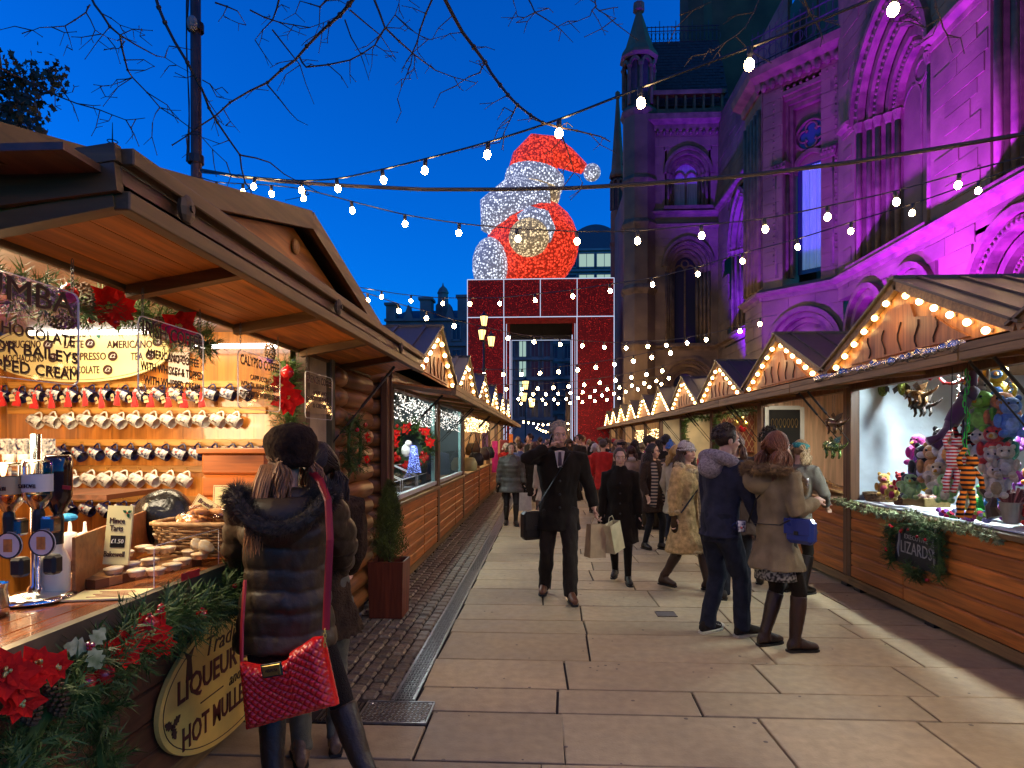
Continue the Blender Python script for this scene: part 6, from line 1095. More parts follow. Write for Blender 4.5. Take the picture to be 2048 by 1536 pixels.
TY = [(1838, 900, 5.9, .20, (.75, .05, .35), None, 'bird', 'hot pink fluffy bird at the left of the toy pile'), (1845, 940, 5.85, .22, (.25, .08, .4), (.1, .4, .1), 'bird', 'purple and green fluffy bird under the pink one'), (1850, 935, 5.7, .24, (.03, .03, .03), (.7, .7, .68), 'bear', 'black and white dog beside the tawny lion'), (1868, 935, 5.6, .24, (.55, .28, .08), (.65, .45, .2), 'bear', 'tawny lion sitting in the middle of the pile'), (1885, 895, 5.7, .22, (.03, .03, .03), (.7, .7, .68), 'bear', 'black and white panda at the back of the pile'), (1895, 900, 5.5, .22, (.72, .70, .65), (.8, .4, .1), 'bird', 'white duck with orange chest behind the striped monkeys'), (1880, 960, 5.4, .2, (.45, .38, .2), (.6, .55, .4), 'dragon', 'tan baby dragon with green wings'), (1890, 975, 5.3, .17, (.25, .5, .15), (.6, .6, .4), 'dragon', 'green baby dragon at the front of the pile'),
      (1955, 800, 5.45, .26, (.62, .05, .03), (.75, .55, .03), 'bird', 'red and yellow parrot hanging high on the right'), (1990, 790, 5.35, .28, (.75, .50, .03), (.05, .2, .6), 'bird', 'yellow parrot with blue crest at the top right'), (1968, 800, 5.2, .2, (.5, .48, .40), None, 'rabbit', 'grey rabbit with tall ears below the parrots'), (1965, 835, 5.15, .24, (.25, .62, .08), (.35, .7, .15), 'dragon', 'lime green frog with folded wings on the right'), (2005, 840, 5.05, .24, (.75, .28, .12), (.7, .35, .25), 'bird', 'orange round faced bird at the right edge'), (2020, 845, 4.95, .22, (.12, .25, .6), (.3, .45, .75), 'bear', 'blue teddy at the right edge of the toy stall'), (1965, 905, 5.1, .22, (.72, .68, .55), None, 'bear', 'cream bear sitting below the lime frog'), (1990, 900, 5.0, .22, (.62, .05, .04), (.6, .5, .3), 'bird', 'red crested hen at the right of the pile'), (1985, 930, 4.95, .17, (.60, .52, .40), (.75, .7, .6), 'bear', 'beige dog under the red hen'), (2012, 925, 4.85, .17, (.50, .42, .30), (.6, .55, .45), 'bear', 'large light brown bear at the right post'), (1992, 965, 4.9, .18, (.65, .60, .48), (.4, .3, .15), 'bear', 'small spotted cream cat in front of the brown bear'), (2015, 895, 5.0, .2, (.04, .25, .15), None, 'bear', 'dark green bear beside the right post'), (1815, 965, 5.95, .16, (.03, .035, .05), (.5, .15, .03), 'bear', 'black hedgehog with orange face in the left basket'), (1768, 962, 6.3, .16, (.55, .3, .05), (.45, .05, .08), 'bear', 'brown and red striped toy in the left basket'), (1785, 970, 6.2, .13, (.6, .45, .05), (.4, .02, .06), 'bear', 'yellow striped toy in the left basket'), (1800, 950, 6.1, .12, (.6, .02, .02), None, 'bear', 'small red toy peeping over the left basket'), (1822, 968, 5.7, .16, (.30, .5, .16), (.4, .6, .2), 'dragon', 'pale green dragon lying behind the rainbow snake')]
for k, (px, py, y, s, c, b2, kd, lab) in enumerate(TY):
    p = ony(px, py + 30, y); p.z = max(p.z, 1.0); p.x = min(p.x, 5.2); plush(lab, p, s * 1.25, c, b2, kd, rz=rnd(-.9, .1) - .4)
for k in range(18):
    i = k % 6; p = Vector((3.66 + .2 * (k // 6) + rnd(-.04, .04), 4.95 + i * .16 + rnd(-.03, .03), 1.0 + (k // 6) * .27 + rnd(0, .05))); plush('%s plush toy in the %s row, %s from the right post' % (['scarlet', 'sunny yellow', 'emerald', 'sky blue', 'violet', 'orange'][(k * 5 + k // 6) % 6], ['front', 'middle', 'back'][k // 6], ORD[i + 1]), p, .2, [(.7, .02, .02), (.8, .6, .02), (.04, .5, .08), (.05, .3, .75), (.35, .04, .5), (.8, .25, .02)][(k * 5 + k // 6) % 6], (.75, .7, .6) if k % 2 else None, ['bear', 'bird', 'rabbit', 'dragon'][k % 4], rnd(-1.2, -.2))
t, Q = RS[1]
b = MB(); b.box((4.55, 4.75, 1.35), (1.6, .5, .03)); b.build('toy_shelf', w_white, t); b = MB(); b.box((4.6, 4.62, 1.9), (1.5, .3, .03)); b.build('toy_shelf', w_white, t)
b = MB(); b.box((3.75, 5.85, .985), (.72, 2.75, .01)); b.build('counter_cloth', mat('white_cloth', (.7, .72, .74), .8, var=.1), t)
def striped(name, col1, col2, width=.02, ax=2):
    if name in MATS: return MATS[name]
    m = mat(name, col1, .85, var=0); nt = m.node_tree; b = nt.nodes['Principled BSDF']; tc = nt.nodes.new('ShaderNodeTexCoord'); w = nt.nodes.new('ShaderNodeTexWave'); w.bands_direction = 'XYZ'[ax]; w.inputs['Scale'].default_value = .314 / width; cr = nt.nodes.new('ShaderNodeValToRGB'); cr.color_ramp.interpolation = 'CONSTANT'; cr.color_ramp.elements[0].color = (*col1, 1); cr.color_ramp.elements[1].position = .5; cr.color_ramp.elements[1].color = (*col2, 1)
    nt.links.new(tc.outputs['Object'], w.inputs['Vector']); nt.links.new(w.outputs[0], cr.inputs[0]); nt.links.new(cr.outputs[0], b.inputs['Base Color']); return m
def monkey(label, px, py, y, s, m, face=None):
    c = ony(px, py, y); t = thing('striped_toy', label, 'soft toy', c); 
    def limb(nm, pts, r): b = MB(); b.tube([c + Vector(p) * s for p in pts], [v * s for v in r], 10); return b.build(nm, m, t, smooth=True)
    limb('body', [(0, 0, -.5), (0, 0, -.3), (0, -.02, 0), (0, 0, .2)], [.08, .16, .17, .1]); limb('head', [(.04, 0, .18), (.1, -.05, .3), (.2, -.1, .34)], [.1, .17, .07])
    for sx in (-1, 1): limb('leg', [(sx * .09, 0, -.45), (sx * .14, 0, -.8), (sx * .1 - .1, 0, -1.15)], [.08, .07, .09]); limb('arm', [(sx * .14, 0, .08), (sx * .3, -.05, -.15), (sx * .34, -.05, -.42)] if sx > 0 else [(-.14, 0, .08), (-.22, 0, .35), (-.05, 0, .62)], [.07, .06, .06])
    for sx in (-1, 1): b = MB(); b.sph(c + Vector((.08 + sx * .1, -.02, .42)) * s, .05 * s, 8, 6); b.build('ear', m, t)
    limb('tail', [(-.05, .1, -.45), (-.2, .1, -.8), (-.15, .1, -1.2)], [.03, .03, .02]); b = MB(); b.tube([c + Vector((-.05, 0, .6)) * s, (c.x, c.y, 2.2)], .004, 4); b.build('cord', m_black, t)
monkey('red and white striped sock toy hanging over the toy stall', 1905, 905, 5.0, .26, striped('stripe_rw', (.55, .02, .02), (.75, .72, .68), .025)); monkey('red and black striped sock toy hanging behind the others', 1925, 880, 5.2, .27, striped('stripe_rb', (.45, .015, .015), (.01, .01, .01), .03)); monkey('orange and black striped sock toy hanging lowest at the toy stall', 1935, 945, 4.75, .28, striped('stripe_ob', (.75, .2, .01), (.012, .01, .01), .035))
c = ony(1915, 810, 5.1); t = thing('purple_toy', 'dark purple long legged velvet toy hanging from a green chain', 'soft toy', c); mp = mat('purple_velvet', (.05, .01, .06), .8, var=.3, sheen=.5)
for nm, pts, r in (('body', [(.06, 0, .05), (0, 0, -.06), (-.05, 0, -.14)], [.05, .06, .05]), ('head', [(.07, 0, .06), (.12, 0, .13)], [.06, .05]), ('leg', [(-.03, 0, -.12), (-.14, 0, -.25), (-.22, 0, -.28)], [.03, .028, .035]), ('leg', [(-.06, 0, -.12), (-.1, 0, -.26), (-.17, 0, -.33)], [.03, .028, .035]), ('ear', [(.1, 0, .14), (.12, 0, .26)], [.04, .03]), ('tail', [(.04, 0, -.1), (.05, 0, -.3), (.03, 0, -.38)], [.01, .01, .01])): b = MB(); b.tube([c + Vector(p) for p in pts], r, 10); b.build(nm, mp, t, smooth=True)
ch = thing('green_chain', 'bright green plastic chain hanging through the toy stall', 'chain', ony(1935, 740, 5.0)); mg = mat('green_plastic', (.02, .55, .06), .35, var=0)
for k in range(17): a = ony(1933 + 4 * sin(k), 745 + k * 12.5, 5.0 - .008 * k); b = MB(); b.tube([a + (Vector((.014 * sin(j * pi / 4), 0, .028 * cos(j * pi / 4))) if k % 2 else Vector((0, .014 * sin(j * pi / 4), .028 * cos(j * pi / 4)))) for j in range(9)], .0045, 5); b.build('link', mg, ch)
m_seq = mat('sequin_skin', (.09, .02, .015), .3, metal=.5, col2=(.22, .14, .05), vs=60); m_seqg = mat('sequin_green', (.01, .10, .05), .25, metal=.6, col2=(.4, .5, .1), vs=60); m_bat = mat('bat_dark', (.035, .025, .02), .6, var=.3); m_moss = mat('moss_fur', (.14, .17, .03), .9, var=.4, vs=40, bump=.6)
def dragon(label, px, py, X, s, m, ztop=2.13):
    c = onx(px, py, X); t = thing('hanging_dragon', label, 'hanging ornament', c); 
    def limb(nm, pts, r): b = MB(); b.tube([c + Vector((0, -p[0], p[1])) * s + Vector((p[2] if len(p) > 2 else 0, 0, 0)) * s for p in pts], [v * s for v in r], 8); return b.build(nm, m, t, smooth=True)
    limb('body', [(-.5, .05), (-.35, .05), (-.1, .02), (.15, 0), (.3, -.03)], [.08, .14, .17, .13, .08]); limb('head', [(-.45, .08), (-.62, .12), (-.85, .02)], [.1, .13, .05]); limb('tail', [(.28, -.02), (.6, .02), (.9, .12), (1.05, .22)], [.08, .06, .035, .01]); limb('jaw', [(-.62, .02), (-.82, -.08)], [.06, .02])
    for x in (-.38, .18):
        for sy in (-.1, .1): limb('leg', [(x, -.05, sy), (x + .06, -.25, sy), (x - .04, -.36, sy)], [.06, .05, .03])
    b = MB()
    for k in range(9): x = -.45 + k * .14; q = c + Vector((0, -x, .16 - .012 * k)) * s; b.add([q + Vector((0, .05, 0)) * s, q - Vector((0, .05, 0)) * s, q + Vector((0, -.02, .1)) * s, q + Vector((.012, 0, 0))], [(0, 1, 2), (0, 3, 2), (1, 2, 3)])
    tag(b.build('spines', m, t), kind='stuff')
    for sy in (-1, 1): b = MB(); q = c + Vector((0, .1, .12)) * s; b.add([q, q + Vector((sy * .1, .1, .22)) * s, q + Vector((sy * .18, -.3, .3)) * s, q + Vector((sy * .06, -.35, .05)) * s], [(0, 1, 2, 3)]); b.build('wing', m, t)
    b = MB(); b.tube([c + Vector((0, .1, .15)) * s, (c.x, c.y + .1 * s, ztop)], .002, 4); b.build('thread', m_chrome, t)
dragon('red sequinned dragon hanging from the jewellery stall canopy', 1672, 848, 3.1, .29, m_seq); dragon('green sequinned dragon hanging below the red one', 1668, 896, 3.1, .31, m_seqg); dragon('dark dragon hanging between the bats, upper of two', 1838, 790, 3.7, .30, m_seq, 2.3); dragon('dark dragon hanging between the bats, lower of two', 1848, 812, 3.75, .28, m_bat, 2.3)
for k, (px, py) in enumerate(((1766, 778), (1806, 775))):
    c = onx(px, py, 3.72); t = thing('hanging_bat', ['green furred toy bat, left of the pair in the toy stall', 'green furred toy bat, right of the pair in the toy stall'][k], 'hanging ornament', c); b = MB(); b.sph(c, (.05, .05, .085), 10, 8); b.sph(c + Vector((-.02, 0, .06)), .045, 8, 6); b.build('body', m_moss, t, smooth=True)
    for s in (-1, 1): b = MB(); b.add([c + Vector((0, s * .04, .05)), c + Vector((-.02, s * .17, .0)), c + Vector((-.01, s * .15, -.06)), c + Vector((0, s * .1, -.03)), c + Vector((0, s * .05, -.06)), c + Vector((.012, s * .08, 0))], [(0, 1, 2, 3, 4), (0, 5, 1), (1, 5, 2)]); b.build('wing', m_bat, t); b = MB(); b.tube([c + Vector((-.02, s * .03, .09)), c + Vector((-.02, s * .045, .13))], [.016, .003], 6); b.build('ear', m_bat, t)
    b = MB(); b.tube([c + Vector((0, 0, .1)), (c.x, c.y, 2.3)], .002, 4); b.build('thread', m_chrome, t)
c = onx(1769, 836, 3.8); b = MB(); F = frame(c, (.3, -1, 0), (0, 0, 1)); P = [(.045 * 16 * sin(a) ** 3 / 16, .045 * (13 * cos(a) - 5 * cos(2 * a) - 2 * cos(3 * a) - cos(4 * a)) / 13 - (.05 if a == pi else 0)) for a in [k * pi / 16 for k in range(32)]]; b.prism([(x, y * 1.5) for x, y in P], F, -.012, .012); tag(b.build('hanging_heart', mat('pewter', (.35, .36, .36), .4, metal=.7, var=.2, bump=.3), None, at=c), 'grey metal heart hanging against the white cloth of the toy stall', 'hanging ornament')
P = [onx(px, py, 3.62) for px, py in ((1828, 748), (1845, 748), (1860, 757), (1875, 752), (1888, 766), (1905, 768), (1925, 760), (1945, 756), (1956, 748), (1960, 738))]; b = MB(); b.tube(P, .014, 7); 
for p in P[::2]: b.sph(p, .02, 6, 5)
tag(b.build('twisted_branch', mat('red_lacquer', (.45, .03, .04), .3, coat=.5), None, at=P[0]), 'red lacquered twisted branch hung across the toy stall', 'ornament')
for i, (px, y0, y1) in enumerate(((1917, 722, 805), (2022, 755, 830))):
    t = thing('bead_strand', ['strand of silver beads left of the green chain', 'strand of silver discs beside the right post of the toy stall'][i], 'ornament', onx(px, y0, 3.6))
    for k in range(14): p = onx(px + 2 * sin(k * 2), y0 + (y1 - y0) * k / 13, 3.6); b = MB(); b.sph(p, (.013, .013, .016), 7, 5); b.build('bead', m_chrome, t)
rs_ = thing('rainbow_snake', 'fluffy rainbow coloured toy snake lying along the toy counter', 'soft toy', onx(1765, 985, 3.55)); RC = [(.75, .04, .02), (.8, .2, .02), (.15, .04, .5), (.1, .5, .04), (.8, .35, .02), (.8, .65, .03)]
PX = [(1763, 982), (1780, 978), (1797, 973), (1814, 975), (1830, 970), (1845, 972), (1855, 978)]
for k in range(6): a, e = onx(*PX[k], 3.52), onx(*PX[k + 1], 3.52); b = MB(); b.tube([a, (a + e) / 2, e], [.035, .038, .035], 9); b.build('segment', mat('plush_r%d' % k, RC[k], .9, var=.25, vs=40, bump=.6), rs_, smooth=True)
def basket(label, p, r, h, col=(.22, .12, .05)):
    t = thing('small_basket', label, 'basket', p); mm = mat('wicker_%d' % int(col[0] * 100), col, .6, var=.4, vs=40, bump=.5, bs=50)
    for k in range(7): u = k / 6; b = MB(); rr = r * (.78 + .25 * u); b.tube([p + Vector((rr * cos(a) + .004 * ((i + k) % 2), rr * sin(a), h * u)) for i, a in enumerate([2 * pi * j / 20 for j in range(21)])], h / 11, 5); b.build('weave', mm, t, smooth=True)
    b = MB(); b.lathe([(0, .005), (r * .8, .005), (r, h * .9)], 16, Matrix.Translation(p)); b.build('lining', mm, t)
basket('round wicker basket of toys at the left of the toy counter', onx(1760, 1005, 3.62), .16, .1); basket('small dark wicker basket in the middle of the toy counter', onx(1806, 1008, 3.5), .09, .11, (.14, .06, .03))
p = onx(1852, 1010, 3.5); t = thing('wooden_tray', 'pale wooden tray of small trinkets on the toy counter', 'tray', p); wt = wood('tray_wood', (.5, .36, .14), 'y', .5, .7, knots=False)
for (dx, dy, sx, sy) in ((-.11, 0, .012, .34), (.11, 0, .012, .34), (0, -.17, .22, .012), (0, .17, .22, .012)): b = MB(); b.box(p + Vector((dx, dy, .035)), (sx, sy, .08)); b.build('side', wt, t)
tr = MB()
for k in range(60): tr.sph(p + Vector((rnd(-.1, .1), rnd(-.15, .15), .06 + rnd(0, .03))), rnd(.012, .022), 6, 4)
tag(tr.build('trinkets', mat('shells', (.6, .5, .38), .6, col2=(.3, .08, .1), vs=12), t), kind='stuff')
for k in range(9):
    px = 1885 + k * 11; p = onx(px, 1028 + (k % 3) * 3 + k * .8, 3.45); col = [(.25, .06, .35), (.5, .03, .08), (.2, .4, .06), (.3, .3, .6), (.6, .2, .4)][k % 5]; t = thing('wrapped_sweet', '%s wrapped toy parcel, %s along the front of the toy counter' % (['violet', 'crimson', 'green', 'lilac', 'pink'][k % 5], ORD[k + 1]), 'parcel', p, 'wrapped parcels on the toy counter'); b = MB(); b.sph(p, (.03, .04, .025), 9, 6); 
    for s in (-1, 1): b.tube([p + Vector((0, s * .03, .01)), p + Vector((0, s * .06, .035))], [.008, .025], 7)
    b.build('wrapper', mat('cello_%d' % (k % 5), col, .25, var=.4, vs=30, coat=.5), t)
p = onx(2022, 1045, 3.5); t = thing('flower_bucket', 'ribbed grey bucket of red twigs at the right end of the toy counter', 'bucket', p); b = MB(); b.lathe([(0, 0), (.05, 0), (.075, .15), (.078, .155), (.07, .15)], 18, Matrix.Translation(p)); b.build('pail', mat('zinc_pail', (.4, .38, .33), .4, metal=.5, var=.2), t); b = MB()
for k in range(24): a = rnd(0, 6.3); b.tube([p + Vector((.03 * cos(a), .03 * sin(a), .12)), p + Vector((.11 * cos(a), .11 * sin(a), .2 + rnd(0, .08)))], [.005, .012], 5)
tag(b.build('twigs', mat('red_twig', (.2, .05, .06), .6, var=.4), t), kind='stuff')
p = onx(1990, 1035, 3.45); b = MB(); b.tube([p, p + Vector((-.01, .03, .08)), p + Vector((0, 0, .17))], [.06, .04, .01], 8); b.tube([p + Vector((0, .02, .12)), p + Vector((0, .12, .2)), p + Vector((0, .2, .21))], [.03, .04, .01], 8); tag(b.build('carved_bird', mat('dark_bronze', (.06, .03, .02), .35, var=.3), None, at=p), 'dark carved bird standing by the bucket on the toy counter', 'carving')
P = [onx(px, py, 2.745) for px, py in ((1635, 757), (1680, 748), (1720, 738), (1760, 728), (1800, 718), (1840, 708), (1880, 699), (1925, 688))]; fb_ = MB(); den = []
for k in range(len(P) - 1): den += [P[k].lerp(P[k + 1], j / 6) for j in range(6)]
den.append(P[-1]); random.seed(4); fb_.tube([p + Vector((rnd(-.012, .012), 0, rnd(-.01, .01))) for p in den], [.03 + rnd(-.010, .016) for _ in den], 9); tag(fb_.build('foil_wrap', mat('blue_foil', (.42, .40, .40), .25, metal=1, var=.4, vs=20, bump=.8, bs=25), None, at=P[0]), 'crumpled silver foil wrapped along the toy stall canopy edge', 'foil')
pth = [onx(px, py, 3.33) for px, py in ((1672, 1000), (1720, 1015), (1770, 1028), (1820, 1030), (1850, 1045), (1890, 1050), (1940, 1058), (2000, 1078))]
garland('ivy_garland', 'pale variegated leaf garland along the toy stall counter edge', pth, .05, 520, matr=m_ivy, ln=.03, spr=8, w=.008)
c = onx(1834, 1097, 3.34); sg = thing('lizard_sign', 'black sign lettered executive lizards on the toy stall front', 'sign', c); F = frame(c, (0, -1, 0), (0, 0, 1)); b = MB(); b.prism([(-.34, -.17), (.34, -.17), (.34, .17), (-.34, .17)], F, -.01, .01); b.build('board', mat('sign_black', (.012, .012, .011), .6, var=.2), sg); gm = mat('grey_paint', (.32, .31, .27), .6, var=.1)
text('EXECUTIVE', .06, gm, sg, F @ Matrix.Translation((.0, .085, .012)), width=.36); text('LIZARDS', .16, gm, sg, F @ Matrix.Translation((.0, -.02, .012)), width=.48, bold=-.004)
for s in (-1, 1): b = MB(); b.tube([F @ Vector((s * (.27 + .012 * sin(j)), -.12 + j * .04, .013)) for j in range(7)], [.004, .009, .014, .014, .012, .012, .004], 6); b.build('lizard_motif', gm, sg)
pth = [F @ Vector(p) for p in ((-.38, -.2, .03), (-.4, 0, .03), (-.36, .17, .03), (-.1, .2, .03), (.15, .19, .03), (.37, .17, .03), (.38, 0, .03), (.37, -.22, .03))]
garland('sign_garland', 'dark green garland with red berries round the lizard sign', pth, .07, 330, ln=.045, deco=[('b', F @ Vector((x, y, .09)), .013) for x, y in ((-.28, .17), (-.25, .16), (-.08, .16), (-.1, .14), (.16, .13), (.28, .12), (-.36, -.06), (-.35, -.075), (.3, -.22), (.32, -.215), (.02, .17))])
garland('sign_garland_tuft', 'tuft of green garland drooping below the lizard sign', [F @ Vector(p) for p in ((-.1, -.16, .03), (0, -.24, .03), (.1, -.19, .03))], .08, 90, ln=.045)
t, Q = RS[2]; c = ony(1568, 858, RY[3] - .1); jb = thing('jewellery_board', 'white framed black board of necklaces in the jewellery stall', 'display board', c); b = MB(); b.box(c, (.5, .02, .62)); b.build('board', mat('black_felt', (.015, .016, .016), .9), jb)
for (dx, dz, sx, sz) in ((-.27, 0, .06, .68), (.27, 0, .06, .68), (0, .33, .48, .06), (0, -.33, .48, .06)): b = MB(); b.box(c + Vector((dx, -.012, dz)), (sx, .03, sz)); b.build('frame', w_white, jb)
for k in range(7): p = c + Vector((-.18 + k * .06, -.02, .16)); b = MB(); b.tube([p + Vector((.022 * sin(a), 0, -.06 + .06 * cos(a))) for a in [j * pi / 5 for j in range(11)]], .003, 4); b.sph(p + Vector((0, 0, -.13)), .012, 6, 4); b.build('necklace', m_gold, jb)
for i, (py, u, v, w_, l_, ti) in enumerate(((945, 8.9, -.32, .4, .5, .5), (965, 8.3, -.22, .35, .7, .15), (965, 9.5, -.22, .35, .7, .15))):
    p = Q(v, u, 1.0); t2 = thing('jewellery_tray', ['steep wooden display of rings at the back of the jewellery counter', 'flat cream jewellery tray at the near end of the counter', 'flat cream jewellery tray at the far end of the counter'][i], 'tray', p); Rm = R3(0, ti, 0); b = MB(); b.box(p + Vector((0, 0, .04 + ti * .15)), (w_, l_, .02), Rm); b.build('tray_base', wood('tray_wood2', (.66, .45, .2), 'y', .5, .7, knots=False), t2); tr = MB()
    for a in range(7):
        for q in range(12): tr.box(p + Rm @ Vector((-w_ * .42 + a * w_ * .14, -l_ * .45 + q * l_ * .082, .02)) + Vector((0, 0, .04 + ti * .15)), (.025, .02, .012 + rnd(0, .014)), Rm)
    tag(tr.build('rings', mat('ring_mix', (.6, .5, .3), .3, metal=.5, col2=(.2, .06, .05), vs=30), t2), kind='stuff')
t, Q = RS[3]; c = ony(1470, 855, RY[4] - .12); lt_ = thing('lattice_panel', 'red and cream diamond lattice panel inside the lantern stall', 'panel', c); b = MB(); b.box(c, (.75, .01, 1.0)); b.build('backing', mat('lattice_red', (.20, .05, .03), .7), lt_)
for s in (-1, 1):
    for k in range(-7, 8):
        b = MB(); x0 = k * .11; a = Vector((max(-.37, x0 - .5 * s * s), 0, 0)); pts = []
        for z in (-.49, .49):
            x = x0 + s * z * .5; pts.append((x, z))
        cl = [(max(-.37, min(.37, x)), z if abs(x) <= .37 else (max(-.37, min(.37, x)) - x0) / (s * .5)) for x, z in pts]
        if abs(cl[0][1] - cl[1][1]) > .05: b.bar(c + Vector((cl[0][0], -.008, cl[0][1])), c + Vector((cl[1][0], -.008, cl[1][1])), .006, .012, up=(0, 1, 0)); b.build('lattice_strip', m_card, lt_)
c = Q(-.1, 11.7, 1.95); hb = thing('bauble_cluster', 'cluster of gold and red baubles hanging in the lantern stall', 'ornament', c)
for k in range(9): b = bauble(c + Vector((rnd(-.1, .1), rnd(-.1, .1), rnd(-.18, .1))), rnd(.04, .07)); b.build('bauble', m_gold if k % 3 else m_red, hb, smooth=True)
b = MB(); b.tube([c, c + Vector((0, 0, .4))], .004, 4); b.build('cord', m_black, hb)
p = ony(1442, 895, 12.6); p = Q(-.2, 12.75, 1.0); ln_ = thing('white_lantern', 'tall white lantern with a pointed roof on the lantern counter', 'lantern', p); b = MB(); b.box(p + Vector((0, 0, .03)), (.2, .2, .06), ch=.01); b.build('base', w_white, ln_); b = MB()
for sx in (-1, 1):
    for sy in (-1, 1): b.box(p + Vector((sx * .08, sy * .08, .22)), (.02, .02, .34))
b.build('frame', w_white, ln_); b = MB(); b.lathe([(.14, .39), (.09, .46), (.09, .5), (.03, .62), (.012, .7)], 4, Matrix.Translation(p) @ Matrix.Rotation(pi / 4, 4, 'Z')); b.build('roof', w_white, ln_)
IT = [(.45, .05, .05), (.5, .4, .2), (.1, .3, .15), (.6, .5, .1), (.15, .2, .45), (.55, .3, .4), (.6, .58, .5), (.3, .12, .05)]
def goods(k, Q, y0, y1, n, where, seed):
    r = random.Random(seed)
    for i in range(n):
        u = y0 + .25 + (y1 - y0 - .5) * (i + .5) / n; p = Q(-.2 - r.random() * .2, u, .985); h = .12 + r.random() * .2; col = IT[(i + seed) % 8]; nm = ['jar', 'gift_box', 'candle', 'bottle'][(i + seed) % 4]
        t = thing('shop_' + nm, '%s %s, %s along the counter of %s' % (['red', 'tan', 'green', 'yellow', 'blue', 'pink', 'cream', 'brown'][(i + seed) % 8], nm.replace('_', ' '), ORD[i + 1], where), nm.replace('_', ' '), p, 'goods on the market counters'); b = MB(); T = Matrix.Translation(p)
        if nm == 'gift_box': b.box(p + Vector((0, 0, h / 2)), (.14, .14, h), R3(0, 0, r.random()), ch=.006)
        elif nm == 'bottle': b.lathe([(0, 0), (.045, 0), (.045, h * .6), (.015, h * .8), (.015, h * 1.1), (0, h * 1.1)], 10, T)
        else: b.lathe([(0, 0), (.055, 0), (.06, h * .5), (.05, h), (.02, h * 1.05), (0, h * 1.05)], 10, T)
        b.build('body', mat('goods_%d' % ((i + seed) % 8), col, .4, var=.2, vs=15), t); b = MB(); b.lathe([(.035, h), (.035, h + .03), (0, h + .03)], 8, T); b.build('lid', m_gold, t)
WN = ['the lantern stall', 'the fourth right stall', 'the fifth right stall', 'the sixth right stall', 'the seventh right stall']
for i, k in enumerate((3, 4, 5, 6, 7)): goods(k, RS[k][1], RY[k], RY[k + 1], 6, WN[i], k)
for i, k in enumerate((3, 4)): goods(k, LS[k][1], LY[k], LY[k + 1], 5, ['the pink panel stall', 'the fifth left stall'][i], k + 20)
for k, lab in ((4, 'green garland framing the inner opening of the fourth right stall'), (3, 'green garland on the near post of the lantern stall')):
    Q = RS[k][1]; y0, y1 = RY[k], RY[k + 1]; garland('frame_garland', lab, [Q(-.05, y1 - .2, 1.1), Q(-.05, y1 - .2, 1.6), Q(-.05, y1 - .2, 2.12), Q(-.05, (y0 + y1) / 2, 2.17), Q(-.05, y0 + .2, 2.12)], .09, 260, ln=.06, w=.005)
def fairy(name, label, pts, n, spread, drop, m, wire=None):
    t = thing(name, label, 'fairy lights', pts[0]); b = MB(); wb = MB()
    for i in range(n):
        f = rnd(0, len(pts) - 1.001); k = int(f); p = Vector(pts[k]).lerp(Vector(pts[k + 1]), f - k) + Vector((rnd(-spread, spread), rnd(-.04, .04), -drop * rnd(0, 1) ** 1.3)); b.sph(p, .006 if drop < .31 else .010, 5, 3)
        if i % 3 == 0: wb.tube([p, p + Vector((rnd(-.05, .05), rnd(-.08, .08), rnd(-.02, .06))), p + Vector((rnd(-.05, .05), rnd(-.12, .12), rnd(0, .1)))], .003, 3)
    tag(b.build('lamps', m, t), kind='stuff'); wb.build('wires', wire or m_white_p, t)
m_ice = glow('icicle_lamp', (1, .93, .85), 3); m_warmdot = glow('warm_fairy_lamp', (1, .75, .35), 8)
Q0 = LS[0][1]; fairy('icicle_lights', 'tangle of white icicle lights under the wreath stall canopy', [Q0(-.02, 6.8, 2.16), Q0(-.02, 9.2, 2.12), Q0(-.02, 12.2, 2.1)], 520, .03, .30, m_ice); fairy('light_curtain', 'dense curtain of warm fairy lights over the handbag stall', [LS[2][1](.05, 12.6, 2.1), LS[2][1](.05, 16.5, 2.1)], 700, .12, .28, m_warmdot, m_black)
for k in (6, 7): fairy('post_lights', ['warm fairy lights heaped over the sixth right stall counter', 'warm fairy lights in the seventh right stall'][k - 6], [RS[k][1](-.1, RY[k] + .3, 2.0), RS[k][1](-.1, RY[k + 1] - .3, 2.0)], 220, .1, .9, m_warmdot, m_black)
c = ony(822, 890, 9.3); pth = [c + Vector((.26 * cos(a), -.05, .29 * sin(a))) for a in [k * pi / 12 for k in range(25)]]; dc = []
for k in range(24):
    q = pth[k] + Vector((rnd(-.06, .06), -.1, rnd(-.06, .06))); dc.append(('p', q, (0, -1, 0), .085) if k % 3 == 0 else (('b', q, .03)))
garland('red_wreath', 'big evergreen wreath with red poinsettias hanging in the glazed stall', pth, .12, 420, cat='wreath', deco=dc, ln=.06, w=.005)
c = ony(828, 945, 8.6); cn_ = thing('blue_light_cone', 'glowing blue cone shaped lamp in front of the wreath', 'cone lamp', c); b = MB(); b.lathe([(.0, -.0), (.1, 0), (.04, .36), (.0, .37)], 14, Matrix.Translation(c)); b.build('cone', speckle('blue_cone', (.05, .08, .5), (.3, .4, 1.0), 4, 60, .5), cn_, smooth=True); b = MB(); q = c + Vector((-.1, -.02, .3)); b.sph(q, (.07, .05, .09), 9, 6); b.sph(q + Vector((.03, 0, .09)), .05, 8, 6); b.build('snow_topper', m_mugw, cn_)
m_cake = mat('cakes', (.40, .26, .10), .7, col2=(.12, .05, .02), vs=15, bump=.5)
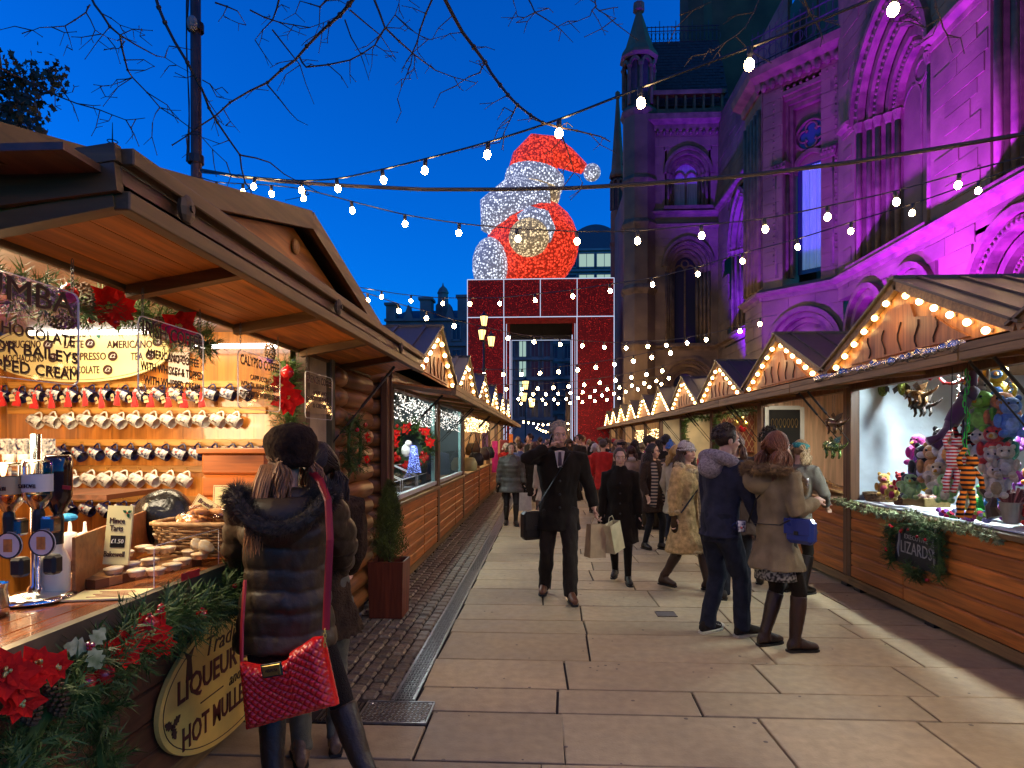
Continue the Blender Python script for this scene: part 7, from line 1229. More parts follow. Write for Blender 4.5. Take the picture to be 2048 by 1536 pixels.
for i in range(3):
    u = 7.3 + i * .95; p = Q0(-.38, u, 1.0); t2 = thing('glass_case', 'clear sloping glass case of cakes, %s from the near end of the glazed stall' % ORD[i + 1], 'display case', p, 'glass cake cases'); M_ = frame(p, (1, 0, 0), (0, 0, 1)); P = [(-.22, 0), (.22, 0), (.22, .16), (-.1, .3), (-.22, .3)]
    b = MB(); b.prism(P, M_, -.42, .42); b.build('glass', m_glass, t2); b = MB()
    for z in (-.42, .42): [b.tube([M_ @ Vector((*P[k], z)), M_ @ Vector((*P[(k + 1) % 5], z))], .006, 4) for k in range(5)]
    b.tube([M_ @ Vector((.22, .16, -.42)), M_ @ Vector((.22, .16, .42))], .006, 4); b.tube([M_ @ Vector((-.1, .3, -.42)), M_ @ Vector((-.1, .3, .42))], .006, 4); b.build('edge', m_acre, t2); b = MB()
    for k in range(26): b.sph(p + Vector((rnd(-.16, .14), rnd(-.38, .38), .04 + (.11 if k > 14 else 0))), (rnd(.03, .05), rnd(.03, .06), .028), 7, 5)
    b.box(p + Vector((-.04, 0, .125)), (.28, .8, .008)); tag(b.build('cakes', m_cake, t2), kind='stuff')
BG = [(938, 925, 12.9, (.42, .38, .16), 'pale green'), (952, 915, 13.4, (.02, .018, .02), 'black'), (965, 905, 14.3, (.03, .015, .01), 'dark brown'), (975, 902, 15.0, (.012, .012, .014), 'glossy black'), (946, 895, 13.6, (.10, .05, .02), 'tan brown')]
for px, py, d, col, nm in BG:
    c = at(px, py, d); t2 = thing('handbag', '%s leather handbag hanging by its strap at the handbag stall' % nm, 'handbag', c, 'handbags hung on the handbag stall'); b = MB(); b.ell([(-.17, .1, .05, c.x, c.y), (-.15, .16, .07, c.x, c.y), (-.02, .17, .06, c.x, c.y), (.08, .12, .03, c.x, c.y), (.1, .1, .02, c.x, c.y)], 14, Matrix.Translation((0, 0, c.z))); b.build('bag_body', mat('leather_' + nm.replace(' ', '_'), col, .4, var=.3, bump=.3, bs=30), t2, smooth=True); b = MB(); b.tube([c + Vector((-.1, 0, .08)), c + Vector((-.05, 0, .28)), c + Vector((0, 0, .4)), c + Vector((.05, 0, .28)), c + Vector((.1, 0, .08))], .01, 5); b.build('strap', m_black, t2)
for (px0, px1, py0, py1, d, col, lab) in ((984, 996, 882, 945, 17.5, (.45, .01, .16), 'bright pink fabric panel hanging at the fourth left stall'), (964, 976, 865, 902, 15.8, (.30, .16, .38), 'lilac oval scarf display at the handbag stall'), (1000, 1016, 880, 935, 20, (.22, .03, .03), 'dark red notice board of white lines at the fifth left stall'), (1018, 1026, 868, 892, 21, (.7, .16, .02), 'orange hanging cloth at the fifth left stall')):
    a, e = at(px0, py1, d), at(px1, py0, d); b = MB(); b.box((a + e) / 2, (abs(e.x - a.x), .03, abs(e.z - a.z)), ch=.01); tag(b.build({984: 'fabric_banner', 964: 'scarf_display', 1000: 'notice_board', 1018: 'draped_cloth'}[px0], mat('cloth_%d%d' % (px0, py0), col, .7, var=.2, vs=8), None, at=(a + e) / 2), lab, 'panel')
SKIN = (.58, .335, .22)
def ik(a, t, l1, l2, pole):
    a = Vector(a); t = Vector(t); d = t - a; L = min(d.length, (l1 + l2) * .995); d.normalize(); t = a + d * L; x = (l1 * l1 - l2 * l2 + L * L) / (2 * L); h = sqrt(max(0, l1 * l1 - x * x)); p = Vector(pole); p = (p - d * p.dot(d))
    if p.length < 1e-5: p = d.orthogonal()
    return a + d * x + p.normalized() * h, t
def fabric(name, col, kind='wool'):
    k = {'wool': dict(rough=.95, bump=.4, bs=140, sheen=.03, spec=.2, vs=9, var=.22), 'denim': dict(spec=.25, rough=.85, bump=.3, bs=260, vs=14, var=.3), 'nylon': dict(rough=.5, bump=.35, bs=16, vs=6, var=.25), 'knit': dict(rough=.95, bump=.8, bs=110, vs=60, var=.4, sheen=.05, spec=.2), 'leather': dict(rough=.45, bump=.2, bs=60, vs=8, var=.25), 'fur': dict(spec=.15, rough=.95, bump=.5, bs=80, vs=20, var=.35), 'skin': dict(rough=.5, bump=.05, bs=200, vs=14, var=.07), 'hair': dict(rough=.5, vs=20, var=.35, stretch=(6, 6, .6))}[kind]
    if max(col) < .05 and kind != 'denim': col = (col[0] * 1.15, col[1] * .9, col[2] * .6)
    return mat(name, col, **k)
NP = [0]
def person(label, x, y, H=1.7, face=0, female=True, build=1.0, coat=('c', (.02, .02, .02), 'wool', .55), legs=('t', (.015, .015, .02), 'denim'), shoes=('s', (.02, .015, .012), 'leather', False), hands=((.30, .02, .78), (-.30, .02, .78)), poles=((.6, .8, 0), (-.6, .8, 0)), feet=((.10, 0, 0), (-.10, 0, 0)), head=(0, 0), lean=0.0, hair=('short', (.05, .03, .02)), gloves=None, voxel=.014, flare=.06, puff=0, collar=None, hood=None, detail=1, skin=SKIN, twist=0, bust=1, name='person', scarf=None, hat=None, sole=None, hem_fur=None, sleeve_r=1.0):
    s = H / 1.75; W = Matrix.Translation((x, y, 0)) @ Matrix.Rotation(radians(face), 4, 'Z') @ Matrix.Scale(s, 4)
    NP[0] += 1; uid = '%02d' % NP[0]; P = thing(name, label, 'person', (x, y, 0)); rs = random.Random(NP[0] * 17)
    hipz = .90; Ln = Matrix.Translation((0, 0, hipz)) @ Matrix.Rotation(-lean if False else lean, 4, 'X') @ Matrix.Translation((0, 0, -hipz)) @ Matrix.Rotation(twist, 4, 'Z')
    up = lambda p: W @ (Ln @ Vector(p)); lo = lambda p: W @ Vector(p)
    shw = (.165 if female else .19) * build; hw = (.155 if female else .15) * build
    sh = [Ln @ Vector((sx * shw, .0, 1.405)) for sx in (1, -1)]
    arms = []
    for i in (0, 1):
        el, wr = ik(sh[i], hands[i], .285, .255, poles[i]); arms.append((sh[i], el, wr))
    lg = []
    for i, sx in ((0, 1), (1, -1)):
        ft = Vector(feet[i]); an = Vector((ft.x, ft.y, .085 + ft.z)); hp = Vector((sx * .088 * build, 0, .88)); kn, an = ik(hp, an, .42, .40, (sx * .05, -1, 0)); lg.append((hp, kn, an))
    def ring(z, rx, ry, cy=0, n=20, f=up, sx=1): return [f((rx * cos(2 * pi * k / n), cy + ry * sin(2 * pi * k / n), z)) for k in range(n)]
    def torso(b, g=0.0, z0=.80, flare_=0, zneck=1.47):
        bu = .02 * bust if female else 0
        R = [(.86, hw + .01, .112), (.95, hw, .115), (1.05, hw * (.86 if female else .95), .10), (1.17, hw * (.92 if female else 1.05), .108 + bu * .6), (1.27, shw * .98, .115 + bu), (1.36, shw * 1.0, .105), (1.42, shw * .82, .088), (1.455, shw * .5, .072), (zneck, .062, .062)]
        rows = []
        if z0 < .84:
            for k in range(4): u = k / 4; z = z0 + (.86 - z0) * u; fl = flare_ * (1 - u); rows.append((z, hw + .012 + fl, .112 + fl))
        rows += [r for r in R if r[0] >= z0]
        b.loft([ring(z, rx * build ** .3 + g, ry * (build ** .8) + g, -.008 * (1 if z > 1.1 else 0), f=up if z > .86 else lo) for z, rx, ry in rows])
    def limb(b, pts, r, g=0, n=12, sub=4):
        Q = []; RR = []
        for i in range(len(pts) - 1):
            for k in range(sub): u = k / sub; Q.append(W @ pts[i].lerp(pts[i + 1], u)); RR.append((r[i] + (r[i + 1] - r[i]) * u + g) * s)
        Q.append(W @ pts[-1]); RR.append((r[-1] + g) * s); b.tube(Q, RR, n)
    hc = Ln @ Vector((0, -.022, 1.615)); HM = W @ Matrix.Translation(hc) @ (Ln.to_3x3().to_4x4()) @ Matrix.Rotation(radians(head[0]), 4, 'Z') @ Matrix.Rotation(radians(head[1]), 4, 'X')
    hp_ = lambda p: HM @ Vector(p)
    def hs_(b, c, r, n=14, m=10): b.add(*(lambda v, f: ([HM @ Vector(q) for q in v], f))(*(lambda t: (t.v, t.f))(MB().sph(c, r, n, m))))
    body = MB(); torso(body, -.004)
    body.tube([up((0, .005, 1.40)), up((0, -.005, 1.5)), hp_((0, .012, -.05))], [.06 * s, .052 * s, .052 * s], 12)
    fem = .94 if female else 1.0
    hs_(body, (0, .012, .03), (.074, .094, .100), 18, 12); hs_(body, (0, -.018, -.03), (.060 * fem, .070, .082), 16, 10); hs_(body, (0, -.048, -.088), (.030 * fem, .030, .026)); hs_(body, (0, -.06, .028), (.052, .035, .022))
    for sx in (-1, 1):
        hs_(body, (sx * .076, .018, -.012), (.011, .020, .032)); hs_(body, (sx * .038, -.058, -.028), (.024, .024, .024))
    nb = MB(); nb.tube([hp_((0, -.082, .018)), hp_((0, -.095, -.012)), hp_((0, -.104, -.03)), hp_((0, -.088, -.042))], [.009 * s, .011 * s, .014 * s, .011 * s], 8); body.add(nb.v, nb.f)
    hs_(body, (0, -.082, -.064), (.024, .012, .010))
    for i in (0, 1):
        a, e, w = arms[i]; limb(body, [a, e, w], [.048, .038, .028]); d = (w - e).normalized(); sx = 1 if i == 0 else -1
        pal = w + d * .05; side = Vector((0, -1, 0)); side = (side - d * side.dot(d)); side = side.normalized() if side.length > .05 else d.orthogonal().normalized(); nrm = d.cross(side)
        hb = MB(); hb.tube([W @ w, W @ (w + d * .03), W @ pal, W @ (w + d * .09)], [.026 * s, .034 * s, .038 * s, .034 * s], 10, sq=(1, .55) if False else (1, 1))
        c0 = W @ pal
        cen = Vector((sum(v[0] for v in hb.v) / len(hb.v), sum(v[1] for v in hb.v) / len(hb.v), sum(v[2] for v in hb.v) / len(hb.v))); nW = (W.to_3x3() @ nrm).normalized()
        hb.v = [tuple(Vector(v) - nW * ((Vector(v) - cen).dot(nW)) * .5) for v in hb.v]; body.add(hb.v, hb.f)
        cu = -nrm * sx
        for q in range(4):
            o = side * (.026 - q * .0175); L = (.066, .074, .07, .055)[q]; b0 = w + d * .085 + o; b1 = b0 + d * L * .5 + cu * .012; b2 = b1 + (d * .45 + cu * .8).normalized() * L * .55; body.tube([W @ b0, W @ b1, W @ b2], [.0098 * s, .009 * s, .0075 * s], 7)
        t0 = w + d * .03 + side * .03; t1 = t0 + (d * .6 + side * .7 + cu * .3).normalized() * .04; t2 = t1 + (d * .9 + cu * .4).normalized() * .03; body.tube([W @ t0, W @ t1, W @ t2], [.0115 * s, .0105 * s, .008 * s], 7)
    for i in (0, 1): limb(body, list(lg[i]), [.082 * build, .052, .036])
    sk = fabric('skin_%d' % int(skin[0] * 100), skin, 'skin'); bo = link('body', remesh(body, 'body', sk, (.0075 if detail > 1 else .011) * s, 2), P, (0, 0, 0)); bo.location = -Vector((x, y, 0)); ORG[bo.name] = Vector((0, 0, 0))
    def clothe(nm, b, m, vx=None, disp=None, sm=3):
        o = link(nm, remesh(b, nm, m, (vx or voxel) * s, sm, disp), P, (0, 0, 0)); o.location = -Vector((x, y, 0)); ORG[o.name] = Vector((0, 0, 0)); return o
    def folds(amp, sc=7.0):
        off = Vector((rs.random() * 50, rs.random() * 50, 0))
        return lambda co: np.array([amp * (mnoise.noise(Vector((p[0] * sc, p[1] * sc, p[2] * sc * .55)) + off) + .5 * mnoise.noise(Vector((p[0] * sc * 2.3, p[1] * sc * 2.3, p[2] * sc * 1.2)) + off)) for p in co])
    lk, lc, lkind = legs; b = MB(); g = {'t': .018, 'j': .008, 'l': .004, 'w': .03}[lk]
    for i in (0, 1): limb(b, [lg[i][0], lg[i][1], lg[i][2] + Vector((0, 0, -.035 if lk in 'tw' else .0))], [.088 * build, .058, .046 if lk != 'l' else .038], g)
    torso_b = MB(); b.loft([ring(z, hw + .012, .118, f=lo) for z in (.78, .86, .95, 1.02)]); clothe('trousers' if lk in 'tjw' else 'leggings', b, fabric('legs_' + uid, lc, lkind), disp=folds(.012 if lk != 'l' else .002, 13), vx=min(voxel, .013))
    for i in (0, 1):
        sk_, sc_, skind, tall = shoes; an = lg[i][2]; kn = lg[i][1]; b = MB(); z0 = an.z - .085; fx = an.x; fy = an.y; to = .03 * (1 if i == 0 else -1); rows = [(fx, fy + .065, .028, .03), (fx, fy + .04, .036, .055), (fx + to * .2, fy - .03, .037, .055), (fx + to * .6, fy - .10, .042, .038), (fx + to * .9, fy - .155, .038, .03), (fx + to, fy - .185, .022, .022)]
        b.loft([[lo((cx + rx * cos(2 * pi * k / 12), cy, z0 + .012 + max(0, rz + rz * sin(2 * pi * k / 12)))) for k in range(12)] for cx, cy, rx, rz in rows])
        b.tube([lo((fx, fy, z0 + .04)), lo(an + Vector((0, 0, .03)))] + ([lo(an.lerp(kn, .3)), lo(an.lerp(kn, .6)), lo(an.lerp(kn, .9))] if tall else []), [.046 * s, .046 * s] + ([.052 * s, .062 * s, .066 * s] if tall else []), 12)
        so_ = clothe('boot' if tall else 'shoe', b, fabric('shoe_%s' % uid, sc_, skind), vx=.009, sm=2, disp=folds(.003, 18) if tall else None); b = MB(); b.loft([[lo((cx + (rx + .004) * cos(2 * pi * k / 12), cy + .001, z0 + (.0 if sin(2 * pi * k / 12) < 0 else .018))) for k in range(12)] for cx, cy, rx, rz in rows]); b.build('sole', sole or m_black, so_)
    ck, cc, ckind, hem = coat; b = MB(); g = .022 + puff * .014; torso(b, g, hem, flare)
    for i in (0, 1):
        a, e, w = arms[i]; a2 = a + (Ln.to_3x3() @ Vector((-.03 if i == 0 else .03, 0, -.02))); limb(b, [a2, a, e, e.lerp(w, .93)], [.07 * sleeve_r, .064 * sleeve_r, .052 * sleeve_r, .040 * sleeve_r], g * .55)
    if hood or collar == 'stand': b.tube([up((0, .01, 1.42)), up((0, .0, 1.5))], [.105 * s, .088 * s], 16)
    if collar == 'scarfed': b.tube([up((0, .0, 1.40)), up((0, -.01, 1.47)), up((0, -.01, 1.52))], [.12 * s, .105 * s, .085 * s], 16)
    if puff:
        per = .098 * s
        def dp(co):
            ph = rs.random(); f = folds(.007, 17)(co); w_ = folds(.16, 6)(co); return .011 * puff * s * (np.abs(np.sin(pi * (co[:, 2] / per + ph + w_))) ** .5 - .5) + f
    else: dp = folds(.017 if ckind != 'fur' else .016, 9 if ckind != 'fur' else 15)
    cm = fabric('coat_' + uid, cc, ckind); co = clothe('coat', b, cm, disp=dp, vx=voxel * (1 if not puff else .9), sm=2 if puff else 3)
    if ck == 'c' and detail > 1:
        for k in range(4): bb = MB(); z = 1.30 - k * .13; q = up((.0 + .0, -(.14 + bust * .03 * female + g), z)); bb.sph(q, .012 * s, 8, 5); bb.build('button', m_black, co)
    if head is not None and detail > 0:
        for sx in (-1, 1):
            e = MB(); e.sph(hp_((sx * .031, -.0775, .008)), (.012 * s, .012 * s, .007 * s), 8, 6); eo = e.build('eye', mat('eye_white', (.62, .60, .56), .3, var=0), P, smooth=True); e = MB(); e.sph(hp_((sx * .031, -.0885, .008)), .0062 * s, 7, 5); e.build('iris', mat('iris', (.03, .02, .012), .2, var=0), eo)
            e = MB(); e.tube([hp_((sx * .014, -.094, .024)), hp_((sx * .032, -.093, .031)), hp_((sx * .052, -.080, .024))], [.0024 * s, .003 * s, .0018 * s], 5); e.build('eyebrow', fabric('hair_%s' % uid, tuple(c * .8 for c in hair[1]), 'hair'), P)
        e = MB(); e.tube([hp_((-.023, -.081, -.064)), hp_((0, -.0925, -.0625)), hp_((.023, -.081, -.064))], [.003 * s, .0075 * s, .003 * s], 6); e.build('lips', mat('lips_f' if female else 'lips_m', (.38, .11, .10) if female else (.36, .17, .13), .4, var=.05), P)
    hk, hcol = hair[:2]; hl = hair[2] if len(hair) > 2 else .0; hm = fabric('hair_%s' % uid, hcol, 'hair')
    if hk != 'none':
        b = MB(); cap = MB(); cap.sph((0, .020, .036), (.083, .102, .104), 20, 14); keep = []
        for v in cap.v:
            vx_, vy, vz = v
            if vy < -.045 and vz < .085: vy = -.02 if vz < .05 else vy * .85; vz = max(vz, .02)
            if vz < -.03: vx_ *= .8; vy = max(vy, .02); vz = max(vz, -.055)
            keep.append(HM @ Vector((vx_, vy, vz)))
        b.add(keep, cap.f); N = {'short': 240, 'long': 420, 'bun': 120, 'curly': 260, 'bob': 320, 'under': 260}[hk] * (1 if detail > 1 else .45)
        for k in range(int(N)):
            a = rs.uniform(-pi, pi); ph = rs.uniform(.0, 1.0); dy = cos(a); dxx = sin(a); front = dy < -.35
            el_ = (rs.uniform(.55, 1.45) if front else rs.uniform(-.25, 1.5)); r0 = Vector((.084 * cos(el_) * dxx, .02 + .104 * cos(el_) * dy, .036 + .105 * sin(el_))); n = Vector((dxx * cos(el_), dy * cos(el_), sin(el_)))
            if hk == 'short': L = .035; dirv = Vector((dxx * .5, .55, -.25)) if not front else Vector((dxx * .3 + .25, .5, .45)); pts = [r0 - n * .006, r0 + n * .006 + dirv * L * .5, r0 + dirv * L]
            elif hk == 'curly': pts = [r0 + n * .008 + Vector((cos(t * 2.2 + k), sin(t * 2.2 + k), sin(t * 1.7 + k * 2))) * .012 + n * .007 * t for t in range(5)]
            elif hk == 'bun': pts = [r0 - n * .003, r0 + n * .004 + Vector((0, .03, -.005)), r0 * .5 + Vector((0, .07, .03))]
            else:
                LL = hl * rs.uniform(.8, 1.08); sd = 1 if r0.x >= 0 else -1; z1 = -.02 if hk != 'under' else -.03; out_ = Vector((sd * (.088 if abs(r0.x) > .02 else .06 + .03 * rs.random()), max(.0, r0.y * .6 + .02) if abs(r0.x) > .03 else .085, z1)); wv = rs.uniform(0, 6); am = .014 if hk == 'long' else .006
                hz = Vector((out_.x * rs.uniform(.9, 1.25), out_.y + rs.uniform(-.03, .04), 0)); pts = [r0 - n * .004, (r0 + out_) / 2 + n * .016, out_]
                for t in range(1, 6): u = t / 5; pts.append(Vector((hz.x + am * sin(wv + u * 7) + sd * .012 * u, hz.y + am * cos(wv + u * 6) + (.02 * u if hz.y > .04 else -.03 * u * (1 if front else .3)), z1 - LL * u)))
            ra = [.0055, .0065, .006] + [.0055] * (len(pts) - 4) + [.0015] if len(pts) > 3 else [.006, .006, .002]; b.tube([HM @ q for q in pts], [v * s * (1.25 if detail < 2 else 1) for v in ra[:len(pts)]], 4, cap=False)
        if hk == 'bun': b.sph(hp_((0, .105, .06)), .042 * s, 10, 8)
        b.build('hair', hm, P, smooth=True)
    if gloves:
        for i in (0, 1):
            a, e, w = arms[i]; d = (w - e).normalized(); b = MB(); b.tube([W @ (w - d * .03), W @ (w + d * .03), W @ (w + d * .09), W @ (w + d * .16), W @ (w + d * .185)], [.034 * s, .04 * s, .046 * s, .036 * s, .014 * s], 12); b.tube([W @ (w + d * .03), W @ (w + d * .07 + Vector((0, -.05, 0)))], [.018 * s, .013 * s], 8); clothe('glove', b, fabric('glove_' + uid, gloves, 'wool'), vx=.009, sm=2)
    if hat: hat(P, HM, hp_, s, uid)
    P['_u'] = uid; del P['_u']
    return dict(o=P, W=W, HM=HM, up=up, lo=lo, arms=[[W @ q for q in a] for a in arms], s=s, hp=hp_, legs=lg, coat=co, uid=uid)
def fur_along(name, par, pts, rad, n, ln, m, core=True):
    b = MB(); P = [Vector(p) for p in pts]
    if core: b.tube(P, rad * .75, 8)
    for k in range(n):
        f = rnd(0, len(P) - 1.001); i = int(f); c = P[i].lerp(P[i + 1], f - i); t = (P[i + 1] - P[i]).normalized(); d = Vector((random.gauss(0, 1), random.gauss(0, 1), random.gauss(0, 1))); d = (d - t * d.dot(t)).normalized(); q = c + d * rad * .6; e = q + (d + t * rnd(-.5, .5) + Vector((0, 0, -.25))).normalized() * ln * rnd(.6, 1.1); sd = d.cross(t) * .0022
        b.add([q + sd, q - sd, e], [(0, 1, 2)])
    return b.build(name, m, par)
def beanie(col, kind='knit', h=.07, bobble=False, brim=True, col2=None):
    def f(P, HM, hp, s, uid):
        b = MB(); rows = [(.018, .089, .106, 0, .018), (.05, .092, .110, 0, .02), (.09, .084, .1, 0, .026), (.09 + h * .5, .062, .075, 0, .034), (.09 + h * .85, .028, .035, 0, .045), (.09 + h, .004, .005, 0, .048)]; b.ell(rows, 22, HM); m = mat('hat_' + uid, col, .95, col2=col2, vs=90, bump=.8, bs=90, sheen=.2); o = b.build('hat', m, P, smooth=True)
        if brim: b = MB(); b.tube([hp((.091 * cos(a), .018 + .108 * sin(a), .03)) for a in [k * pi / 12 for k in range(25)]], .015 * s, 8, cap=False); b.build('hat_brim', m, o, smooth=True)
        if bobble: b = MB(); b.sph(hp((0, .05, .1 + h)), .03 * s, 8, 6); b.build('bobble', m, o)
    return f
def beret(col):
    def f(P, HM, hp, s, uid):
        b = MB(); b.ell([(-.045, .075, .06, 0, .06), (-.02, .098, .10, 0, .045), (.02, .112, .122, .0, .035), (.06, .122, .132, .004, .04), (.10, .115, .125, .008, .05), (.14, .085, .095, .01, .055), (.16, .04, .045, .01, .058), (.166, .006, .006, .01, .058)], 26, HM); m = mat('beret_' + uid, col, .98, var=.3, vs=25, bump=.8, bs=45, spec=.15); o = link('beret', remesh(b, 'beret', m, .009, 2, lambda co: np.array([.006 * mnoise.noise(Vector(p) * 16) for p in co])), P, (0, 0, 0)); o.location = -org(P)
    return f
def flatcap(col):
    def f(P, HM, hp, s, uid):
        m = fabric('cap_' + uid, col, 'wool'); b = MB(); b.ell([(.03, .087, .104, 0, .018), (.07, .094, .118, 0, .0), (.10, .08, .1, 0, .005), (.118, .03, .04, 0, .01)], 20, HM); o = b.build('cap', m, P, smooth=True); b = MB(); b.sph(hp((0, -.105, .045)), (.06 * s, .045 * s, .010 * s), 12, 6); b.build('peak', m, o, smooth=True)
    return f
def headband(col, kind='knit'):
    def f(P, HM, hp, s, uid):
        b = MB(); b.ell([(.015, .090, .108, 0, .018), (.02, .096, .114, 0, .018), (.075, .092, .110, 0, .022), (.08, .084, .1, 0, .022)], 22, HM); b.build('headband', mat('band_' + uid, col, .95, var=.3, vs=70, bump=.9, bs=70), P, smooth=True)
    return f
def shoulder_bag(owner, label, c, size, m, rz=0, strap=None, strap_m=None, flap=True, name='shoulder_bag', cat='bag'):
    t = thing(name, label, cat, c); w, d, h = size; R = R3(0, 0, rz); b = MB(); b.box(Vector(c), (w, d, h), R, ch=min(.03, d * .3)); b.build('bag_body', m, t, smooth=False)
    if flap: b = MB(); b.box(Vector(c) + R @ Vector((0, -d / 2 - .004, h * .18)), (w * .94, .012, h * .62), R, ch=.005); b.build('flap', m, t); b = MB(); b.box(Vector(c) + R @ Vector((0, -d / 2 - .014, -h * .06)), (w * .16, .014, h * .16), R, ch=.004); b.build('clasp', strap_m or m, t)
    if strap: b = MB(); b.tube(strap, .012, 6, sq=(1, .35)); b.build('strap', strap_m or m, t)
    return t
def gp(px, d): q = at(px, 880, d); return q.x, q.y
m_fur_brown = mat('fur_brown', (.20, .12, .05), .95, var=.5, vs=40); m_fur_dark = mat('fur_dark', (.085, .062, .042), .95, var=.5, vs=40)
x, y = gp(572, 2.92)
A = person('woman in brown beret and dark quilted coat with her back turned at the bar', x, y, 1.70, face=194, coat=('q', (.034, .024, .015), 'nylon', .74), puff=1.2, legs=('l', (.010, .009, .011), 'wool'), shoes=('s', (.03, .02, .015), 'leather', True), hands=((.22, -.34, 1.0), (-.22, -.36, 1.02)), poles=((1, .4, -.3), (-1, .4, -.3)), feet=((.05, .04, 0), (-.40, .16, .0)), head=(40, 0), hair=('long', (.24, .10, .035), .22), hat=beret((.03, .017, .011)), detail=2, flare=.02, sleeve_r=1.12, voxel=.012, build=1.04)
fur_along('hood_fur', A['o'], [A['up']((.20 * cos(a), .10 + .11 * sin(a) * (1 if sin(a) > 0 else .8), 1.40 + .05 * cos(2 * a) - .04 * sin(a))) for a in [k * pi / 10 for k in range(21)]], .048, 6000, .055, m_fur_dark)
hb = MB(); hb.ell([(1.22, .06, .03, 0, .14), (1.3, .13, .06, 0, .15), (1.38, .16, .08, 0, .14), (1.44, .13, .07, 0, .11)], 16, A['W']); hb.build('hood', A['coat'].data.materials[0], A['o'], smooth=True)
b = MB(); b.ell([(.64, .168, .125, 0, 0), (.70, .172, .13, 0, 0), (.76, .165, .125, 0, 0)], 20, A['W']); b.build('knit_hem', fabric('rib_knit', (.035, .025, .02), 'knit'), A['o'], smooth=True); b = MB(); b.ell([(.52, .19, .14, 0, 0), (.60, .182, .135, 0, 0), (.66, .17, .128, 0, 0)], 22, A['W']); b.build('skirt', fabric('grey_skirt', (.03, .028, .03), 'wool'), A['o'], smooth=True)
hl = MB()
for k in range(120):
    u = k / 120; px = 512 + 26 * u + rnd(-5, 5); d = 2.80 + rnd(-.03, .05); e = rnd(1040, 1120); hl.tube([at(px + 14, 930, 2.85), at(px, 965, d), at(px - 12 + rnd(-5, 5), 1010, d - .02), at(px - 18 + rnd(-6, 6), 1060, d - .04), at(px - 22 + rnd(-8, 8), e, d - .04)], [.006, .006, .0055, .004, .001], 4, cap=False)
hl.build('hair_lock', fabric('hair_auburn', (.30, .125, .04), 'hair'), A['o'], smooth=True)
m_bag = mat('red_patent', (.68, .012, .012), .22, var=.12, vs=4, coat=.5)
P4 = [at(482, 1322, 2.66), at(648, 1272, 2.68), at(678, 1408, 2.68), at(495, 1458, 2.66)]
def bagpt(u, v, o): top = P4[0].lerp(P4[1], u); bot = P4[3].lerp(P4[2], u); dip = -.055 * sin(pi * min(1, u * 1.15)) * (1 - v) + .025 * sin(pi * u) * (1 - v) * (u > .6); p = top.lerp(bot, v); n = Vector((-.05, -1, .0)); return p + Vector((0, 0, dip)) + n * o
NU, NV = 120, 84; V = []
for face_ in (1, -1):
    for j in range(NV + 1):
        for i in range(NU + 1):
            u, v = i / NU, j / NV; e = min(1, min(u, 1 - u) * 9, min(v, 1 - v) * 9) ** .5; q = max(abs(sin((u * 11 + v * 8) * pi * .5)), 0) * abs(sin((u * 11 - v * 8) * pi * .5)); seam = min(abs(((u * 13 + v * 9) % 1) - .5), abs(((u * 13 - v * 9) % 1) - .5)) * 2
            V.append(bagpt(u, v, face_ * (.004 + .042 * e) + (.010 * min(1, (1 - seam) * 3 if False else (min(abs(((u * 11 + v * 8) % 1)), 1 - ((u * 11 + v * 8) % 1), abs(((u * 11 - v * 8) % 1)), 1 - ((u * 11 - v * 8) % 1)) * 5)) * face_ * e)))
rb = MB(); n1 = NU + 1; S_ = (NV + 1) * n1; F_ = []
for j in range(NV):
    for i in range(NU): a = j * n1 + i; F_.append((a, a + n1, a + n1 + 1, a + 1)); F_.append((S_ + a, S_ + a + 1, S_ + a + n1 + 1, S_ + a + n1))
for i in range(NU): F_.append((i, i + 1, S_ + i + 1, S_ + i)); a = NV * n1 + i; F_.append((a, S_ + a, S_ + a + 1, a + 1))
for j in range(NV): a = j * n1; F_.append((a, S_ + a, S_ + a + n1, a + n1)); a += NU; F_.append((a, a + n1, S_ + a + n1, S_ + a))
rb.add(V, F_); bagT = thing('red_handbag', 'glossy red quilted handbag on a red strap hanging behind the woman in the beret', 'handbag', P4[3]); rb.build('bag_body', m_bag, bagT, smooth=True)
c = at(544, 1340, 2.605); b = MB(); R = R3(0, -.18, 0); b.box(c, (.088, .006, .056), R, ch=.004); pl = b.build('name_plate', m_black, bagT); b = MB(); b.box(c + Vector((0, -.004, 0)), (.076, .004, .044), R, ch=.002); b.build('brass_plate', mat('brass', (.55, .38, .12), .3, metal=.9, var=.15), pl); text('HERMOSA', .018, m_ink, pl, frame(c + Vector((0, -.007, 0)), (cos(.18), 0, sin(.18)), (-sin(.18), 0, cos(.18))), width=.05)
st1 = [at(652, 1260, 2.66), at(655, 1180, 2.68), at(660, 1080, 2.70), at(656, 1000, 2.76), at(640, 960, 2.84), at(610, 930, 3.0)]
b = MB(); b.tube(st1, .016, 6, sq=(1, .25), up=(0, 1, 0)); b.build('strap', mat('red_strap', (.32, .01, .016), .45, var=.1), bagT); b = MB(); b.tube([at(483, 1325, 2.66), at(484, 1250, 2.72), at(490, 1160, 2.8)], .009, 5, sq=(1, .4)); b.build('strap', mat('red_strap'), bagT)
for k in range(4): a = at(650, 1262 + k * 9, 2.655); b = MB(); b.tube([a + (Vector((.006 * sin(j * pi / 4), 0, .011 * cos(j * pi / 4))) if k % 2 else Vector((0, .006 * sin(j * pi / 4), .011 * cos(j * pi / 4)))) for j in range(9)], .0022, 4); b.build('chain_link', m_gold, bagT)
x, y = gp(634, 3.28)
